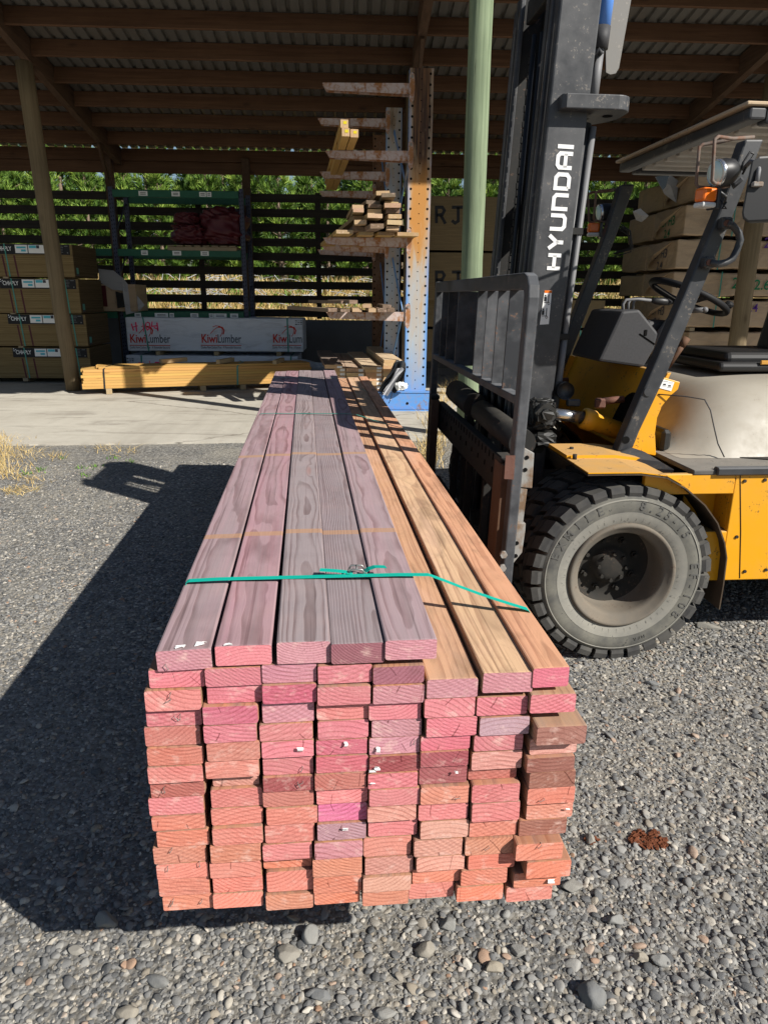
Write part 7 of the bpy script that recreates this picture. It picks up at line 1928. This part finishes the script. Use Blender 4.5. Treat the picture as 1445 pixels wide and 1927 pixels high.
# near dry grass at the slab edge
def pl_left(r):
    while True:
        px_ = r.uniform(-60, 75); py_ = r.uniform(822, 905)
        if r.random() < max(.05, 1 - (px_ + 60) / 140) : break
    p = onz(px_, py_); return (p.x, p.y, 0), 1.0 if px_ < 20 else .45
blades('dry_grass', 1100, pl_left, .05, .17, .003, 'drygrass', 3, 'tuft of bleached dry grass at the left edge of the slab', 'grass', .6, (.2, .88))
def pl_mat(r):
    c = r.choice([(190, 845), (240, 850), (60, 905), (45, 925), (95, 860), (25, 925), (60, 850), (20, 860)]); p = onz(c[0] + r.gauss(0, 16), c[1] + r.gauss(0, 4)); return (p.x, p.y, 0), 1
blades('thatch', 480, pl_mat, .015, .06, .003, 'drygrass', 4, 'flattened dry thatch patches on the gravel by the slab', 'grass', 1.6, (.3, .9))
def pl_weed(r):
    c = r.choice([(118, 862), (75, 885), (150, 882), (215, 862), (245, 870), (180, 880), (160, 895), (50, 893)]); p = onz(c[0] + r.gauss(0, 6), c[1] + r.gauss(0, 2)); return (p.x, p.y, 0), 1
blades('weeds', 160, pl_weed, .010, .035, .005, 'greengrass', 5, 'small green weeds in the gravel by the slab', 'weeds', .8)
def pl_fork(r):
    c = r.choice([(870, 735), (850, 745), (880, 750), (835, 760), (815, 800), (822, 830), (815, 850), (805, 870), (860, 730)]); p = onz(c[0] + r.gauss(0, 12), c[1] + r.gauss(0, 8)); return (p.x, p.y, .0), 1
blades('dead_stalks', 700, pl_fork, .08, .26, .004, 'drygrass', 6, 'dead straw coloured stalks at the slab edge behind the forklift carriage', 'grass', .6, (.2, .8))

# pines: trunk with whorls of limbs and needle tufts
def pine_meshes(seed, H, dense):
    r = random.Random(seed); vs = []; fc = []; cols_ = []
    tm = MB(); bend = r.uniform(-.1, .1)
    tpts = [(bend * math.sin(t * 3), bend * .5 * math.cos(t * 2), H * t) for t in [i / 8 for i in range(9)]]
    tm.tube(tpts, [.13 * (1 - .93 * i / 8) + .008 for i in range(9)], 8)
    def tuft(c, d, size, tone):
        n = 18
        x = d.cross(V((0, 0, 1))); x = x.normalized() if x.length > .01 else V((1, 0, 0)); y = d.cross(x)
        for i in range(n):
            a = 6.283 * i / n + r.uniform(-.3, .3); sp = r.uniform(.25, 1.05)
            q = (d + (x * math.cos(a) + y * math.sin(a)) * sp).normalized(); L = size * r.uniform(.7, 1.15); sd = q.cross(V((r.gauss(0, 1), r.gauss(0, 1), r.gauss(0, 1)))).normalized() * size * .04
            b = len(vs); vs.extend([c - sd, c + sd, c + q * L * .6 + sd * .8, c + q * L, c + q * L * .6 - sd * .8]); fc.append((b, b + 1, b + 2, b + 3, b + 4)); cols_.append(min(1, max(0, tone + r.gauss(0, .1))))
    z = H * .03
    while z < H * .985:
        t = z / H; R_ = (1.55 * (1 - t) ** .75 + .16) * r.uniform(.75, 1.15) * H / 6.5; nb = r.randint(4, 6); a0 = r.uniform(0, 6.28)
        for k in range(nb):
            bt = r.uniform(-.16, .20)
            a = a0 + 6.283 * k / nb + r.uniform(-.3, .3); up_ = .25 + .75 * t + r.uniform(-.12, .12); L = R_ * r.uniform(.6, 1.1)
            base = V((tpts[int(t * 8)][0], tpts[int(t * 8)][1], z)); d0 = V((math.cos(a), math.sin(a), up_)).normalized()
            tip = base + d0 * L + V((0, 0, .16 * L)); mid = base + d0 * L * .5 - V((0, 0, .05 * L))
            if L > .4: tm.tube([base, mid, tip], [.028 * (1 - t) + .008, .014, .005], 5, caps=False)
            ns = max(3, int(L / .13 * dense))
            for j in range(ns):
                f = .42 + .58 * (j + r.random() * .7) / ns; p = base.lerp(mid, f * 2) if f < .5 else mid.lerp(tip, f * 2 - 1)
                p = p + V((r.gauss(0, .07), r.gauss(0, .07), r.gauss(0, .05))); d = (d0 * .7 + V((0, 0, .65)) + V((r.gauss(0, .3), r.gauss(0, .3), r.gauss(0, .25)))).normalized()
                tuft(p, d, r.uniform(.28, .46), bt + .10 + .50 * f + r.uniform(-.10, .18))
        z += H * .060 * r.uniform(.7, 1.3)
    for j in range(8): tuft(V(tpts[8]) + V((0, 0, -.05 * j)), V((r.gauss(0, .15), r.gauss(0, .15), 1)).normalized(), .3, .7)
    me = bpy.data.meshes.new('crown'); me.from_pydata([tuple(v) for v in vs], [], fc); at = me.color_attributes.new('Col', 'FLOAT_COLOR', 'POINT')
    dat = []
    for c in cols_: dat += [c, c, c, 1] * 5
    at.data.foreach_set('color', dat); me.materials.append(M_['needles'])
    bmesh.ops.recalc_face_normals(tm.bm, faces=tm.bm.faces); t_ = bpy.data.meshes.new('trunk'); tm.bm.to_mesh(t_); tm.bm.free(); t_.materials.append(M_['trunk']); return me, t_
PM = [pine_meshes(40 + i, 6.2 + .35 * (i % 3), 1.25) for i in range(4)]
r = random.Random(21)
def plant(x, Y, s, k, rz, row):
    root = thing('pine_tree', ('young pine tree in the sunlit front row right behind the slat wall', 'young pine tree in the shaded second row behind the front pines')[row], 'pine tree', (x, Y, bankz(Y) - .05), rz, ('pines in the front row behind the shed', 'pines in the second row behind the shed')[row]); root.scale = (s, s, s)
    for nm, me in (('crown', PM[k][0]), ('trunk', PM[k][1])):
        o = bpy.data.objects.new(nm, me); COL.objects.link(o); o.parent = root
x = -12.5; i = 0
while x < 16:
    Yt = 28.2 + r.uniform(-.5, .5)
    tgt = 4.75 + r.uniform(-.35, .55)
    plant(x, Yt, tgt / 6.5, i % 4, r.uniform(0, 6.28), 0); i += 1
    x += r.uniform(1.15, 1.75)
x = -15
while x < 18:
    plant(x, 31.0 + r.uniform(-.6, .6), r.uniform(.80, .98), i % 4, r.uniform(0, 6.28), 1); i += 1; x += r.uniform(1.3, 2.0)
x = -18
while x < 21:
    plant(x, 34.2 + r.uniform(-.8, .8), r.uniform(.78, .98), i % 4, r.uniform(0, 6.28), 1); i += 1; x += r.uniform(1.3, 2.0)
